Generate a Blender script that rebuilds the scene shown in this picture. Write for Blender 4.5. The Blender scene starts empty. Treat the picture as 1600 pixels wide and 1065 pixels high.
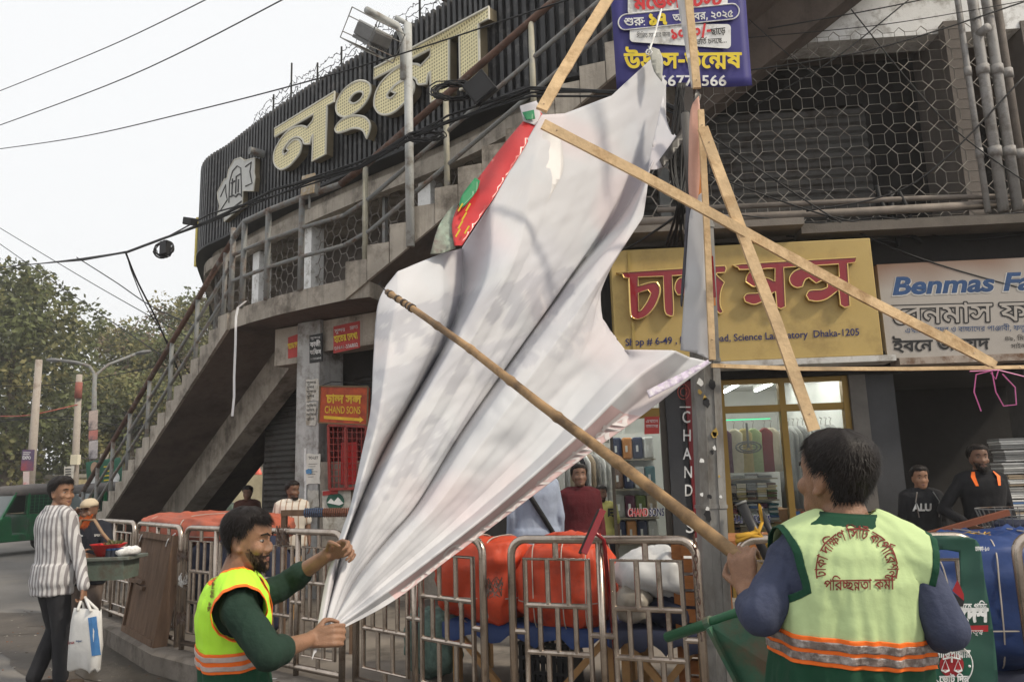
import bpy, bmesh, math, random
from math import sin, cos, pi, radians
from mathutils import Vector as V, Matrix, noise
from mathutils.geometry import delaunay_2d_cdt
import numpy as np
random.seed(7)
SC = bpy.context.scene
COL = SC.collection
# ---------------------------------------------------------------- camera
CAMH, FPX, PITCH, ROLL = 1.55, 1200.0, radians(10), 0.03
_F = V((0, cos(PITCH), sin(PITCH))); _R0 = V((1, 0, 0)); _U0 = V((0, -sin(PITCH), cos(PITCH)))
_R = _R0*cos(ROLL) - _U0*sin(ROLL); _U = _R0*sin(ROLL) + _U0*cos(ROLL)
CAMP = V((0, 0, CAMH))
cd = bpy.data.cameras.new('camera'); cam = bpy.data.objects.new('camera', cd); COL.objects.link(cam)
cam.matrix_world = Matrix(((_R.x, _U.x, -_F.x, 0), (_R.y, _U.y, -_F.y, 0), (_R.z, _U.z, -_F.z, CAMH), (0, 0, 0, 1)))
cd.sensor_width = 36; cd.lens = 27; cd.clip_start = .05; cd.clip_end = 800
SC.camera = cam
# ---------------------------------------------------------------- sky, sun, exposure
W = bpy.data.worlds.new('World'); SC.world = W; W.use_nodes = True
SUN_EL, SUN_AZ = radians(44), radians(118)      # azimuth clockwise from +Y: behind the camera, to the right
nt = W.node_tree; bg = nt.nodes['Background']
sky = nt.nodes.new('ShaderNodeTexSky'); sky.sky_type = 'NISHITA'; sky.sun_disc = False
sky.sun_elevation = SUN_EL; sky.sun_rotation = SUN_AZ
sky.air_density = 1.2; sky.dust_density = 8; sky.ozone_density = 1
mx = nt.nodes.new('ShaderNodeMix'); mx.data_type = 'RGBA'; mx.inputs[0].default_value = .85
mx.inputs[7].default_value = (11.0, 11.05, 11.05, 1)
nt.links.new(sky.outputs[0], mx.inputs[6]); nt.links.new(mx.outputs[2], bg.inputs[0])
bg.inputs[1].default_value = .085
sl = bpy.data.lights.new('sun', 'SUN'); sl.energy = 2.6; sl.angle = radians(6); sl.color = (1, .9, .74)
so = bpy.data.objects.new('sun', sl); COL.objects.link(so)
sd = V((sin(SUN_AZ)*cos(SUN_EL), cos(SUN_AZ)*cos(SUN_EL), sin(SUN_EL)))
so.rotation_euler = sd.to_track_quat('Z', 'Y').to_euler(); so.location = sd*40
SC.view_settings.view_transform = 'Standard'; SC.view_settings.look = 'None'
SC.view_settings.exposure = .27; SC.view_settings.gamma = 1
SC.cycles.max_bounces = 6; SC.cycles.use_denoising = True
# ---------------------------------------------------------------- helpers
def ray(x, y): return _F + _R*((x-800)/FPX) - _U*((y-532.5)/FPX)
def at_y(x, y, Y): d = ray(x, y); return CAMP + d*(Y/d.y)
def at_z(x, y, Z): d = ray(x, y); return CAMP + d*((Z-CAMH)/d.z)
def on(x, y, p0, n):
    d = ray(x, y); n = V(n); return CAMP + d*((V(p0)-CAMP).dot(n)/d.dot(n))
UP = V((0, 0, 1))
def frame(yaw):   # yaw in radians: along-direction, outward normal (towards viewer), up
    a = V((cos(yaw), -sin(yaw), 0)); return a, V((-sin(yaw), -cos(yaw), 0)), UP
class MB:
    def __init__(s): s.v = []; s.f = []; s.m = []
    def add(s, vs, fs, mi=0):
        k = len(s.v); s.v += [tuple(v) for v in vs]; s.f += [tuple(i+k for i in f) for f in fs]; s.m += [mi]*len(fs); return s
    def box(s, o, ax=(V((1,0,0)), V((0,1,0)), UP), x=(-.5,.5), y=(-.5,.5), z=(0,1), mi=0):
        o = V(o); vs = [o+ax[0]*a+ax[1]*b+ax[2]*c for c in z for b in y for a in x]
        return s.add(vs, [(0,2,3,1),(4,5,7,6),(0,1,5,4),(2,6,7,3),(0,4,6,2),(1,3,7,5)], mi)
    def bar(s, p, q, w, h, up=UP, mi=0):
        p, q = V(p), V(q); d = (q-p); L = d.length; d.normalize(); u = V(up)
        sx = d.cross(u); sx = sx.normalized() if sx.length > 1e-4 else d.orthogonal().normalized(); u = sx.cross(d)
        return s.box(p, (sx, d, u), (-w/2, w/2), (0, L), (-h/2, h/2), mi)
    def tube(s, pts, r, n=10, cap=True, mi=0, closed=False):
        pts = [V(p) for p in pts]; N = len(pts); rs = r if isinstance(r, (list, tuple)) else [r]*N
        prev = None; vs = []
        for i in range(N):
            if closed: t = pts[(i+1) % N]-pts[i-1]
            else: t = (pts[min(i+1, N-1)]-pts[max(i-1, 0)])
            t = t.normalized() if t.length > 1e-9 else V((0,0,1))
            if prev is None: a = t.orthogonal().normalized()
            else:
                a = prev - t*prev.dot(t); a = a.normalized() if a.length > 1e-6 else t.orthogonal().normalized()
            prev = a; b = t.cross(a)
            vs += [pts[i]+(a*cos(2*pi*k/n)+b*sin(2*pi*k/n))*rs[i] for k in range(n)]
        fs = [(i*n+k, i*n+(k+1) % n, (i+1)*n+(k+1) % n, (i+1)*n+k) for i in range(N-1) for k in range(n)]
        if closed: fs += [((N-1)*n+k, (N-1)*n+(k+1) % n, (k+1) % n, k) for k in range(n)]
        elif cap: fs += [tuple(range(n))[::-1], tuple((N-1)*n+k for k in range(n))]
        return s.add(vs, fs, mi)
    def prism(s, poly, fr, depth, mi=0):      # poly: 3-D outline; extruded by vector depth
        n = len(poly); a = [V(p) for p in poly]; b = [p+V(depth) for p in a]
        return s.add(a+b, [tuple(range(n)), tuple(range(2*n-1, n-1, -1))]+[(i, i+n, (i+1) % n+n, (i+1) % n) for i in range(n)], mi)
    def loft(s, rings, cap=True, closed=True, mi=0):
        n = len(rings[0]); vs = [p for r in rings for p in r]
        rng = range(n) if closed else range(n-1)
        fs = [(i*n+k, i*n+(k+1) % n, (i+1)*n+(k+1) % n, (i+1)*n+k) for i in range(len(rings)-1) for k in rng]
        if cap and closed: fs += [tuple(range(n))[::-1], tuple((len(rings)-1)*n+k for k in range(n))]
        return s.add(vs, fs, mi)
    def ball(s, c, r, n=12, m=8, ax=None, mi=0):
        c = V(c); r = r if isinstance(r, (tuple, list)) else (r, r, r); ax = ax or (V((1,0,0)), V((0,1,0)), UP)
        rings = []
        for j in range(1, m):
            t = pi*j/m
            rings.append([c+ax[0]*(r[0]*sin(t)*cos(2*pi*k/n))+ax[1]*(r[1]*sin(t)*sin(2*pi*k/n))-ax[2]*(r[2]*cos(t)) for k in range(n)])
        return s.loft(rings, mi=mi)
    def grid(s, f, nu, nv, mi=0):
        vs = [f(i/nu, j/nv) for j in range(nv+1) for i in range(nu+1)]; w = nu+1
        return s.add(vs, [(j*w+i, j*w+i+1, (j+1)*w+i+1, (j+1)*w+i) for j in range(nv) for i in range(nu)], mi)
    def build(s, name, mat, parent=None, smooth=False, fix=True, bevel=0, loc=None):
        me = bpy.data.meshes.new(name)
        base = world_loc(parent) if parent else (V(loc) if loc is not None else V((0,0,0)))
        inv = world_rot(parent).inverted() if parent else Matrix.Identity(3)
        me.from_pydata([inv @ (V(v)-base) for v in s.v], [], s.f)
        mats = mat if isinstance(mat, (list, tuple)) else [mat]
        for m in mats: me.materials.append(m)
        if len(mats) > 1: me.polygons.foreach_set('material_index', s.m)
        if fix:
            bm = bmesh.new(); bm.from_mesh(me); bmesh.ops.recalc_face_normals(bm, faces=bm.faces); bm.to_mesh(me); bm.free()
        if smooth: me.polygons.foreach_set('use_smooth', [True]*len(me.polygons))
        o = bpy.data.objects.new(name, me); COL.objects.link(o)
        if parent: o.parent = parent
        elif loc is not None: o.location = loc
        if bevel:
            b = o.modifiers.new('b', 'BEVEL'); b.width = bevel; b.segments = 2; b.limit_method = 'ANGLE'
        if smooth == 'auto':
            me.set_sharp_from_angle(angle=radians(40))
        return o
def world_loc(o):
    v = V((0,0,0))
    while o: 
        v = (o.rotation_euler.to_matrix() @ V([v[i]*o.scale[i] for i in range(3)])) + o.location if o.parent is None else v + o.location
        o = o.parent
    return v
def world_rot(o):
    while o.parent: o = o.parent
    return o.rotation_euler.to_matrix()
def tag(o, label=None, cat=None, group=None, kind=None):
    if label: o['label'] = label
    if cat: o['category'] = cat
    if group: o['group'] = group
    if kind: o['kind'] = kind
    return o
def thing(name, label, cat, loc=(0,0,0), group=None, rz=0):
    o = bpy.data.objects.new(name, None); COL.objects.link(o); o.location = loc; o.rotation_euler = (0,0,rz); o.empty_display_size = .1
    return tag(o, label, cat, group)
def dup(root, loc, rz=0, label=None, group=None, scale=None):
    r = root.copy(); COL.objects.link(r); r.location = loc; r.rotation_euler = (0,0,rz)
    if scale: r.scale = scale
    if label: r['label'] = label
    if group: r['group'] = group
    def rec(a, b):
        for ch in list(a.children):
            if ch.name in SEEN: continue
            c = ch.copy(); COL.objects.link(c); c.parent = b; rec(ch, c)
    SEEN = set(); rec(root, r); return r
# ---------------------------------------------------------------- materials
MATS = {}
def M(name, col=(.5,.5,.5), rough=.8, var=.18, scale=5, bump=.15, bscale=60, metal=0, spec=.3, dirt=None, emit=0, trans=0, coat=0, sss=0, stretch=None, streak=0):
    if name in MATS: return MATS[name]
    m = bpy.data.materials.new(name); m.use_nodes = True; t = m.node_tree; b = t.nodes['Principled BSDF']
    L = t.links.new
    tc = t.nodes.new('ShaderNodeTexCoord'); src = tc.outputs['Object']
    if stretch:
        mp = t.nodes.new('ShaderNodeMapping'); mp.inputs['Scale'].default_value = stretch; L(src, mp.inputs[0]); src = mp.outputs[0]
    n1 = t.nodes.new('ShaderNodeTexNoise'); n1.inputs['Scale'].default_value = scale; n1.inputs['Detail'].default_value = 6; n1.inputs['Roughness'].default_value = .65
    L(src, n1.inputs['Vector'])
    c = V(col[:3])
    r = t.nodes.new('ShaderNodeMix'); r.data_type = 'RGBA'
    mr = t.nodes.new('ShaderNodeMapRange'); mr.inputs[1].default_value = .3; mr.inputs[2].default_value = .7
    L(n1.outputs['Fac'], mr.inputs[0]); L(mr.outputs[0], r.inputs[0])
    r.inputs[6].default_value = (*[max(0, x*(1-var)) for x in c], 1); r.inputs[7].default_value = (*[min(1, x*(1+var)) for x in c], 1)
    out = r.outputs[2]
    if dirt:
        dc, amt, dsc = dirt
        n2 = t.nodes.new('ShaderNodeTexNoise'); n2.inputs['Scale'].default_value = dsc; n2.inputs['Detail'].default_value = 8; n2.inputs['Roughness'].default_value = .7
        L(src, n2.inputs['Vector'])
        m2 = t.nodes.new('ShaderNodeMapRange'); m2.inputs[1].default_value = .62-.3*amt; m2.inputs[2].default_value = .75-.2*amt; L(n2.outputs['Fac'], m2.inputs[0])
        x2 = t.nodes.new('ShaderNodeMix'); x2.data_type = 'RGBA'; L(m2.outputs[0], x2.inputs[0]); L(out, x2.inputs[6]); x2.inputs[7].default_value = (*dc, 1); out = x2.outputs[2]
    if streak:
        mp = t.nodes.new('ShaderNodeMapping'); mp.inputs['Scale'].default_value = (7,7,.55); L(tc.outputs['Object'], mp.inputs[0])
        n4 = t.nodes.new('ShaderNodeTexNoise'); n4.inputs['Scale'].default_value = 1; n4.inputs['Detail'].default_value = 6; n4.inputs['Roughness'].default_value = .7; L(mp.outputs[0], n4.inputs['Vector'])
        m4 = t.nodes.new('ShaderNodeMapRange'); m4.inputs[1].default_value = .5; m4.inputs[2].default_value = .72; m4.inputs[4].default_value = streak; L(n4.outputs['Fac'], m4.inputs[0])
        x4 = t.nodes.new('ShaderNodeMix'); x4.data_type = 'RGBA'; L(m4.outputs[0], x4.inputs[0]); L(out, x4.inputs[6]); x4.inputs[7].default_value = (*[x*.25 for x in c],1); out = x4.outputs[2]
    L(out, b.inputs['Base Color'])
    b.inputs['Roughness'].default_value = rough; b.inputs['Metallic'].default_value = metal
    b.inputs['Specular IOR Level'].default_value = spec
    if coat: b.inputs['Coat Weight'].default_value = coat
    if sss: b.inputs['Subsurface Weight'].default_value = sss; b.inputs['Subsurface Radius'].default_value = (.012,.005,.003); b.inputs['Subsurface Scale'].default_value = .5
    if trans: b.inputs['Transmission Weight'].default_value = trans
    if emit: L(out, b.inputs['Emission Color']); b.inputs['Emission Strength'].default_value = emit
    if bump:
        n3 = t.nodes.new('ShaderNodeTexNoise'); n3.inputs['Scale'].default_value = bscale; n3.inputs['Detail'].default_value = 4; L(src, n3.inputs['Vector'])
        bp = t.nodes.new('ShaderNodeBump'); bp.inputs['Strength'].default_value = bump; bp.inputs['Distance'].default_value = .01
        L(n3.outputs['Fac'], bp.inputs['Height']); L(bp.outputs[0], b.inputs['Normal'])
    MATS[name] = m; return m
def C255(r, g, b):
    f = lambda x: (x/255/12.92) if x/255 <= .04045 else ((x/255+.055)/1.055)**2.4
    return (f(r), f(g), f(b))
# ---------------------------------------------------------------- lettering
GLY = {}
def _contours(e):
    if e in GLY: return GLY[e]
    cs = []
    for c in BENG_G[e]:
        pts = []; x = y = 0
        for i in range(0, len(c), 2): x += c[i]//2; y += c[i+1]; pts.append((x*4, y*4, c[i] % 2 == 0))
        q = []; N = len(pts)
        for i in range(N):
            a, b = pts[i], pts[(i+1) % N]; q.append(a)
            if not a[2] and not b[2]: q.append(((a[0]+b[0])/2, (a[1]+b[1])/2, True))
        k = next(i for i, p in enumerate(q) if p[2]); q = q[k:]+q[:k]+[q[k]]
        out = []; i = 0
        while i < len(q)-1:
            if q[i+1][2]: out.append(q[i][:2]); i += 1
            else:
                a, c2, b = q[i], q[i+1], q[i+2]
                for j in range(3):
                    u = j/3; out.append(tuple((1-u)**2*a[k]+2*u*(1-u)*c2[k]+u*u*b[k] for k in (0, 1)))
                i += 2
        cs.append(out)
    GLY[e] = cs; return cs
def fill(polys):
    """triangles of the non-zero-winding union of closed 2-D outlines"""
    vs, es = [], []
    for p in polys:
        k = len(vs); vs += [V(q) for q in p]; n = len(p); es += [(k+i, k+(i+1) % n) for i in range(n)]
    ov, _, of, *_r = delaunay_2d_cdt(vs, es, [], 0, 1e-5)
    ov = np.array([tuple(v) for v in ov]); of = [f for f in of if len(f) == 3]
    if not of: return [], []
    wn = winding(polys, np.array([ov[list(f)].mean(0) for f in of]))
    return [tuple(v) for v in ov], [f for f, w in zip(of, wn) if w != 0]
def winding(polys, cen):
    wn = np.zeros(len(cen), int)
    for p in polys:
        a = np.array(p); b = np.roll(a, -1, 0)
        for (x0, y0), (x1, y1) in zip(a, b):
            if y0 == y1: continue
            up = (y0 <= cen[:, 1]) & (y1 > cen[:, 1]); dn = (y1 <= cen[:, 1]) & (y0 > cen[:, 1])
            if not (up.any() or dn.any()): continue
            side = (x1-x0)*(cen[:, 1]-y0)-(cen[:, 0]-x0)*(y1-y0)
            wn += (up & (side > 0)).astype(int)-(dn & (side < 0)).astype(int)
    return wn
def stroke(polys, b):
    out = list(polys)
    for p in polys:
        n = len(p)
        for i in range(n):
            (x0, y0), (x1, y1) = p[i], p[(i+1) % n]; L = math.hypot(x1-x0, y1-y0)
            if L < 1e-6: continue
            dx, dy = (x1-x0)/L*b, (y1-y0)/L*b
            q = [(x0-dx*.6+dy, y0-dy*.6-dx), (x1+dx*.6+dy, y1+dy*.6-dx), (x1+dx*.6-dy, y1+dy*.6+dx), (x0-dx*.6-dy, y0-dy*.6+dx)]
            out.append(q[::-1])
    return out
TXT = {}
def btext(s, bold=0):
    key = (s, bold)
    if key in TXT: return TXT[key]
    polys = []; x = 0
    for w in s.split(' '):
        if w in BENG_S:
            r = BENG_S[w]
            for g, gx in zip(r[1::2], r[2::2]):
                for c in _contours(g): polys.append([((px+gx*4+x)/1000, py/1000) for px, py in c])
            x += r[0]*4+260
        else: x += 400
    if bold:
        # outlines run clockwise (TrueType): quads get the same turn
        polys = stroke(polys, bold/1000)
    vs, fs = fill(polys); TXT[key] = (vs, fs, (x-260)/1000); return TXT[key]
def ltext(s, bold=0, shear=0):
    key = ('L', s, bold, shear)
    if key in TXT: return TXT[key]
    c = bpy.data.curves.new('t', 'FONT'); c.body = s; c.size = 1; c.offset = bold; c.shear = shear; c.resolution_u = 3
    o = bpy.data.objects.new('t', c); COL.objects.link(o)
    dg = bpy.context.evaluated_depsgraph_get(); me = o.evaluated_get(dg).to_mesh()
    vs = [(v.co.x, v.co.y) for v in me.vertices]; fs = [tuple(p.vertices) for p in me.polygons]
    bpy.data.objects.remove(o)
    TXT[key] = (vs, fs, max(v[0] for v in vs)); return TXT[key]
def lettering(mb, txt, mapf, x0, y0, h, w=None, align='l', mi=0, vis=True):
    """adds text to mb; mapf(u,v) gives a 3-D point; h scales em height, w squeezes to that width"""
    vs, fs, L = txt; sx = (w/L) if w else h
    off = {'l': 0, 'c': -L*sx/2, 'r': -L*sx}[align]
    return mb.add([mapf(x0+off+u*sx, y0+v*h) for u, v in vs], fs, mi)
def plane_map(o, a, u, n, d=0):
    o, a, u, n = V(o), V(a), V(u), V(n)
    return lambda x, y: o+a*x+u*y+n*d
# Bengali letter outlines, 250 units per em, as steps (2*dx + 1 if off-curve, dy); then the words: width, then letter, x, letter, x ...
BENG_W = """ঢাকা দক্ষিণ সিটি কর্পোরেশন পরিচ্ছন্নতা কর্মী চান্দ সন্স বেনমাস ফ্যাশন এখানে বড়দের ও বাচ্চাদের পাঞ্জাবী, ফতুয়া এবং পায়জামা ইবনে জায়েদ ৪৯, মিরপুর সাইন্স মডেল টেস্ট শুরু ১৭ অক্টোবর, ২০২৫ সীমিত সময়ের জন্য ১০০০/- ছাড়ে ভর্তি চলছে... উদ্ভাস-উন্মেষ সুন্দর দ্রুত হাতের লেখা কাজী অফিস বিকসহে গড়ি বাংলাদেশ দাঁড়িপাল্লায় ভোট দিন ঢাকা-১০ সরকার জামায়াত নেতৃত্ব কিনতে""".split()
BENG_G = [
[[288,156,0,-18,-202,0,0,-87,1,-11,7,-9,2,-2,11,-5,18,0,21,0,35,10,14,6,15,8,17,18,0,9,1,8,-15,8,-20,0,-3,0,-15,-1,-6,-1,-6,18,11,1,23,2,10,0,19,0,31,-7,17,-15,0,-12,1,-15,-27,-28,-22,-9,-19,-8,-41,-10,-26,0,-19,0,-25,6,-8,4,-7,4,-9,14,0,14,0,90,-52,0,0,18]],
[[138,156,0,-18,-52,0,0,-138,-38,0,0,117,-7,9,-21,12,-18,0,-4,0,0,18,6,0,13,0,27,-8,8,-8,1,1,1,9,0,3,0,19,26,0,10,-16]],
[[408,156,0,-18,-162,0,0,-16,0,-4,0,-118,-38,0,-15,15,-51,26,-65,17,-36,3,-20,24,51,14,97,22,54,8,-10,-10,0,19,-212,0,0,18],[208,117,10,-7,-25,-4,-53,-12,-51,-12,-22,-6,29,-3,61,-15,51,-22,12,-14,-4,0,-1,6,1,11,0,8],[380,72,1,-8,-11,-15,-29,-9,-26,0,-7,0,-13,0,-6,1,2,18,3,-1,11,0,6,0,25,0,15,10,0,6,1,13,-51,19,-50,4,0,18,41,-2,63,-15,39,-24]],
[[306,156,0,-18,-226,0,0,-75,-8,5,21,12,53,19,61,16,34,7,32,-16,-9,-9,-11,-17,-3,-18,0,-11,1,-12,9,-23,8,-14,-36,-4,-9,15,-9,27,0,16,1,10,7,18,11,14,6,4,6,-1,-27,-5,-53,-17,-51,-21,-28,-14,-30,10,0,84,-44,0,0,18]],
[[138,156,0,-18,-52,0,0,-138,-38,0,0,138,-52,0,0,18,44,0,-7,4,-15,11,-6,5,19,15,39,24,55,14,36,0,29,0,49,-6,47,-13,49,-17,26,-10,-20,-14,-35,14,-53,19,-49,9,-30,0,-25,0,-41,-9,-29,-18,-12,-11,5,-3,17,-10,8,-4]],
[[464,156,0,-18,-156,0,0,-138,-40,0,0,21,4,7,-1,2,-1,14,0,6,0,55,0,3,0,30,-272,0,0,18],[438,68,1,-8,-11,-14,-29,-9,-24,0,-5,0,-13,1,-8,0,4,18,3,0,11,0,4,0,23,0,15,8,0,5,1,5,-7,7,-6,3,-11,4,-43,5,-34,0,-16,0,-29,0,-45,7,-25,18,0,15,1,2,3,6,0,3,38,-1,-1,-3,1,-4,0,-2,1,-15,35,-9,30,0,16,0,51,0,55,-8,16,-7,13,-5,11,-14],[174,66,23,0,37,-9,33,-16,12,-9,0,-18,-4,-6,-15,13,-31,18,-31,9,-16,0,-7,0,-11,-2,-5,-5,0,-4,1,-4,5,-6,2,-2,-40,-4,-1,3,-5,9,0,5,1,6,11,11,19,7,25,4],[92,116,27,0,43,-12,27,-22,0,-16,1,-4,-1,-8,-2,-2,-38,0,3,3,3,7,0,2,1,8,-11,16,-21,10,-18,0,-15,0,-13,-7,0,-5,1,-2,3,-6,2,-2,-38,-4,-3,4,-3,8,0,3,1,7,11,10,19,8,25,4],[62,101,1,2,3,6,0,3,1,10,-19,20,-24,4,48,4,17,-6,17,-18,0,-14,1,-3,1,-6,-2,-3]],
[[316,156,0,-18,-54,0,0,-138,-38,0,0,106,10,-15,-21,17,-41,21,-37,10,-20,0,-15,0,-23,-6,-11,-10,0,-7,1,-8,17,-11,35,-7,28,-1,-4,-21,-31,2,-51,11,-29,20,0,15,1,13,25,19,41,9,22,0,27,0,43,-9,41,-17,22,-13,-8,1,-1,5,-1,14,0,6,0,28,26,0,12,-16]],
[[346,156,0,-18,-52,0,0,-138,-38,0,0,88,10,-16,-13,11,-23,11,-10,0,-5,0,-11,-4,-15,-12,-12,-11,-13,-12,-21,-16,-23,-7,-18,0,-13,0,-23,5,-23,13,-14,11,30,9,15,-12,19,-7,10,0,9,0,17,5,19,13,12,11,12,8,13,14,25,10,16,0,17,0,27,-9,18,-9,-10,-1,-1,6,1,10,0,5,0,24,-260,0,0,18],[136,68,-5,17,-9,20,-12,5,-13,6,-41,6,-32,2,6,19,28,-5,29,-2,39,-8,25,-11,13,-16,2,-12]],
[[422,156,0,-18,-202,0,0,-87,1,-11,5,-9,4,-2,9,-5,20,0,19,0,37,10,12,6,15,8,17,18,0,9,1,8,-15,8,-18,0,-5,0,-13,-1,-6,-1,-6,18,11,1,21,2,12,0,19,0,31,-7,17,-15,0,-12,1,-15,-29,-28,-22,-9,-17,-8,-43,-10,-26,0,-17,0,-25,6,-8,4,-7,4,-11,14,0,14,0,90,-52,0,0,18],[330,156,1,10,-21,8,-22,0,-42,0,-31,0,-35,4,-12,5,-13,5,-13,16,0,10,1,3,3,7,0,3,38,-1,-1,-3,1,-5,0,-2,1,-6,5,-8,6,-3,7,-4,27,-4,24,0,16,0,9,0,23,-1,37,-3,26,-3,9,-4,11,-14,0,-10],[138,156,0,-18,-52,0,0,-138,-38,0,0,138,-52,0,0,18,44,0,-7,4,-15,11,-6,5,19,15,39,24,55,14,36,0,37,0,61,-11,61,-20,36,-14,-20,-12,-25,10,-43,15,-37,10,-35,5,-22,0,-25,0,-39,-10,-29,-18,-14,-11,5,-3,17,-10,8,-4]],
[[178,156,0,-18,-10,0,-15,-2,-35,-12,-31,-18,-19,-26,0,-14,1,-18,23,-22,33,-9,16,0,13,0,19,3,10,3,18,-15,-13,-5,-29,-4,-16,0,-31,0,-47,16,-27,30,0,20,1,21,33,33,53,23,32,5,-32,-8,-7,-1,-21,0,-14,0,-68,0,0,18]],
[[364,156,0,-18,-54,0,0,-138,-38,0,0,99,12,-16,-21,15,-33,21,-29,14,-29,6,-20,0,-19,0,-31,-7,-25,-13,-12,-7,-4,-1,9,3,17,2,10,0,29,0,29,-16,0,-11,1,-3,-1,-5,-2,-1,-8,2,7,3,13,6,13,6,6,3,62,29,26,-13,-144,-67,-28,13,40,20,-18,-11,-14,-5,9,4,11,10,0,6,1,6,-15,8,-14,0,-7,0,-15,-2,-8,-3,-36,18,21,13,41,20,49,11,26,0,29,0,45,-10,43,-21,24,-16,-10,2,-1,6,1,14,0,8,0,32,26,0,12,-16]],
[[-128,177,164,52,20,-14,-160,-54]],
[[304,156,0,-18,-54,0,0,-138,-38,0,-15,15,-51,25,-67,18,-38,3,-20,24,49,14,103,24,56,8,-12,-11,0,18,-216,0,0,18],[212,118,10,-6,-37,-7,-83,-18,-36,-11,29,-3,61,-15,53,-22,16,-14,-6,0,1,6,-1,11,0,8],[92,-2,-11,0,-17,8,0,7,1,7,19,8,12,0,13,0,19,-8,0,-7,1,-7,-17,-8]],
[[344,156,0,-18,-52,0,0,-138,-40,0,0,128,4,5,-1,4,-1,9,0,6,0,20,28,0,12,-16],[180,157,21,0,33,-7,29,-14,8,-9,-4,-26,-13,18,-41,20,-26,0,-19,0,-23,-11,0,-10,1,-10,33,-13,36,-1,-2,-19,-33,1,-41,12,-19,18,0,12,1,14,21,17,35,8],[38,157,23,0,37,-8,25,-19,0,-15,1,-10,-19,-19,-39,-11,-32,0,-4,19,27,0,29,7,13,11,0,5,1,10,-25,12,-26,0,-9,0,-15,-1,-12,-2,-4,19,13,1,21,1]],
[[308,156,0,-18,-54,0,0,-138,-38,0,0,61,8,-14,-15,11,-39,19,-39,11,-20,0,-17,0,-25,-10,0,-10,1,-7,21,-11,24,-4,-20,-18,-29,6,-33,22,0,13,1,13,23,16,39,8,18,0,27,0,45,-9,37,-16,18,-10,-8,-1,-1,6,1,11,0,6,0,45,-220,0,0,18]],
[[192,156,0,-18,-112,0,0,-10,-4,-7,3,-3,3,-11,0,-7,0,-32,1,-11,13,-9,18,0,19,0,31,8,12,5,11,5,17,14,0,7,1,7,-15,4,-16,0,-2,0,-21,0,-21,3,-12,3,-9,2,-15,7,-6,3,6,17,9,-5,21,-8,29,-4,20,0,10,0,15,0,17,-1,13,-3,4,-1,11,-3,11,-11,0,-7,1,-5,-3,-14,-12,-9,-17,-16,-57,-15,-32,0,-17,0,-23,5,-8,3,-5,3,-11,12,0,14,0,70,-44,0,0,18],[456,78,1,-14,-19,-20,-33,-12,-41,-7,-20,-1,-12,6,29,-2,53,-7,55,-11,30,-7,-18,-15,-39,10,-81,14,-85,9,-46,3,4,18,17,-2,33,-2,22,0,45,0,55,12,27,18,0,10,1,13,-33,14,-28,0,-3,0,-7,-1,-4,0,-4,16,5,0,17,1,4,0,31,0,39,-9,21,-14,9,-14],[262,54,-15,0,-23,4,-8,4,-5,4,-9,12,0,12,0,10,-4,6,0,34,38,0,0,-9,0,-12,1,-3,1,-7,0,-4,0,-15,1,-7,7,-6,2,-2,9,-3,18,0,23,0,31,8,19,11,0,5,1,5,-13,2,-12,0,-2,0,-27,0,-39,9,-14,8,6,16,11,-5,19,-7,29,-4,22,0,26,0,5,0,5,-3,6,-1,11,-3,15,-9,0,-7,1,-12,-29,-19,-49,-12],[498,156,0,-18,-312,0,0,18]],
[[308,156,0,-18,-54,0,0,-90,-38,0,0,30,6,-15,-19,13,-39,18,-41,11,-20,0,-15,0,-19,-8,0,-7,1,-5,17,-10,20,-4,-20,-17,-25,5,-29,20,0,13,1,9,19,15,33,7,20,0,29,0,47,-9,41,-18,18,-10,-8,0,-1,4,1,12,0,5,0,31,-220,0,0,18],[112,51,29,0,45,-11,39,-18,18,-12,-8,-20,-17,11,-35,20,-39,12,-22,0,-13,0,-15,-6,0,-5,1,-6,17,-6,16,-3,-18,-17,-15,2,-23,10,-13,13,0,7,1,9,19,13,33,7],[254,51,0,-62,-38,0,0,19,2,10,-1,6,1,13,0,6,0,7]],
[[204,12,-41,0,-69,21,-55,45,-22,38,38,6,19,-32,43,-40,55,-18,36,0,25,0,33,5,21,11,9,14,0,8,1,10,-15,17,-27,10,-20,0,-19,0,-17,-8,0,-7,1,-3,3,-5,2,-4,-38,-4,-1,5,-3,9,0,5,1,10,21,13,35,7,22,0,33,0,47,-14,27,-26,0,-17,1,-15,-25,-25,-53,-16],[358,156,0,-18,-362,0,0,18]],
[[316,156,0,-18,-52,0,0,-138,-40,0,0,34,10,-14,-17,14,-35,22,-37,14,-24,0,-17,0,-25,-9,0,-10,1,-8,25,-11,24,-4,-14,-20,-25,5,-33,14,-15,16,0,9,1,12,25,16,37,8,20,0,31,0,47,-11,35,-18,14,-12,-8,-1,-1,6,-1,12,0,6,0,68,-228,0,0,18],[150,81,1,-2,-1,-3,0,-1,-38,5,1,15,-17,17,-39,10,-32,2,6,18,22,-4,25,-1,39,-7,27,-14,15,-21]],
[[138,138,-52,0,0,-138,-38,0,0,138,-52,0,0,18,52,0,-3,16,-27,22,-47,12,-59,6,-34,0,-29,0,-41,-3,-21,-6,0,-5,1,-5,25,-2,14,0,48,0,27,0,33,-5,8,-5,11,-5,9,-12,0,-10,-34,0,1,6,-3,8,-6,2,-5,2,-13,1,-14,0,-48,0,-19,0,-31,3,-10,2,-11,4,-9,10,0,5,1,15,65,17,68,0,101,0,111,-35,6,-38,50,0]],
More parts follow.
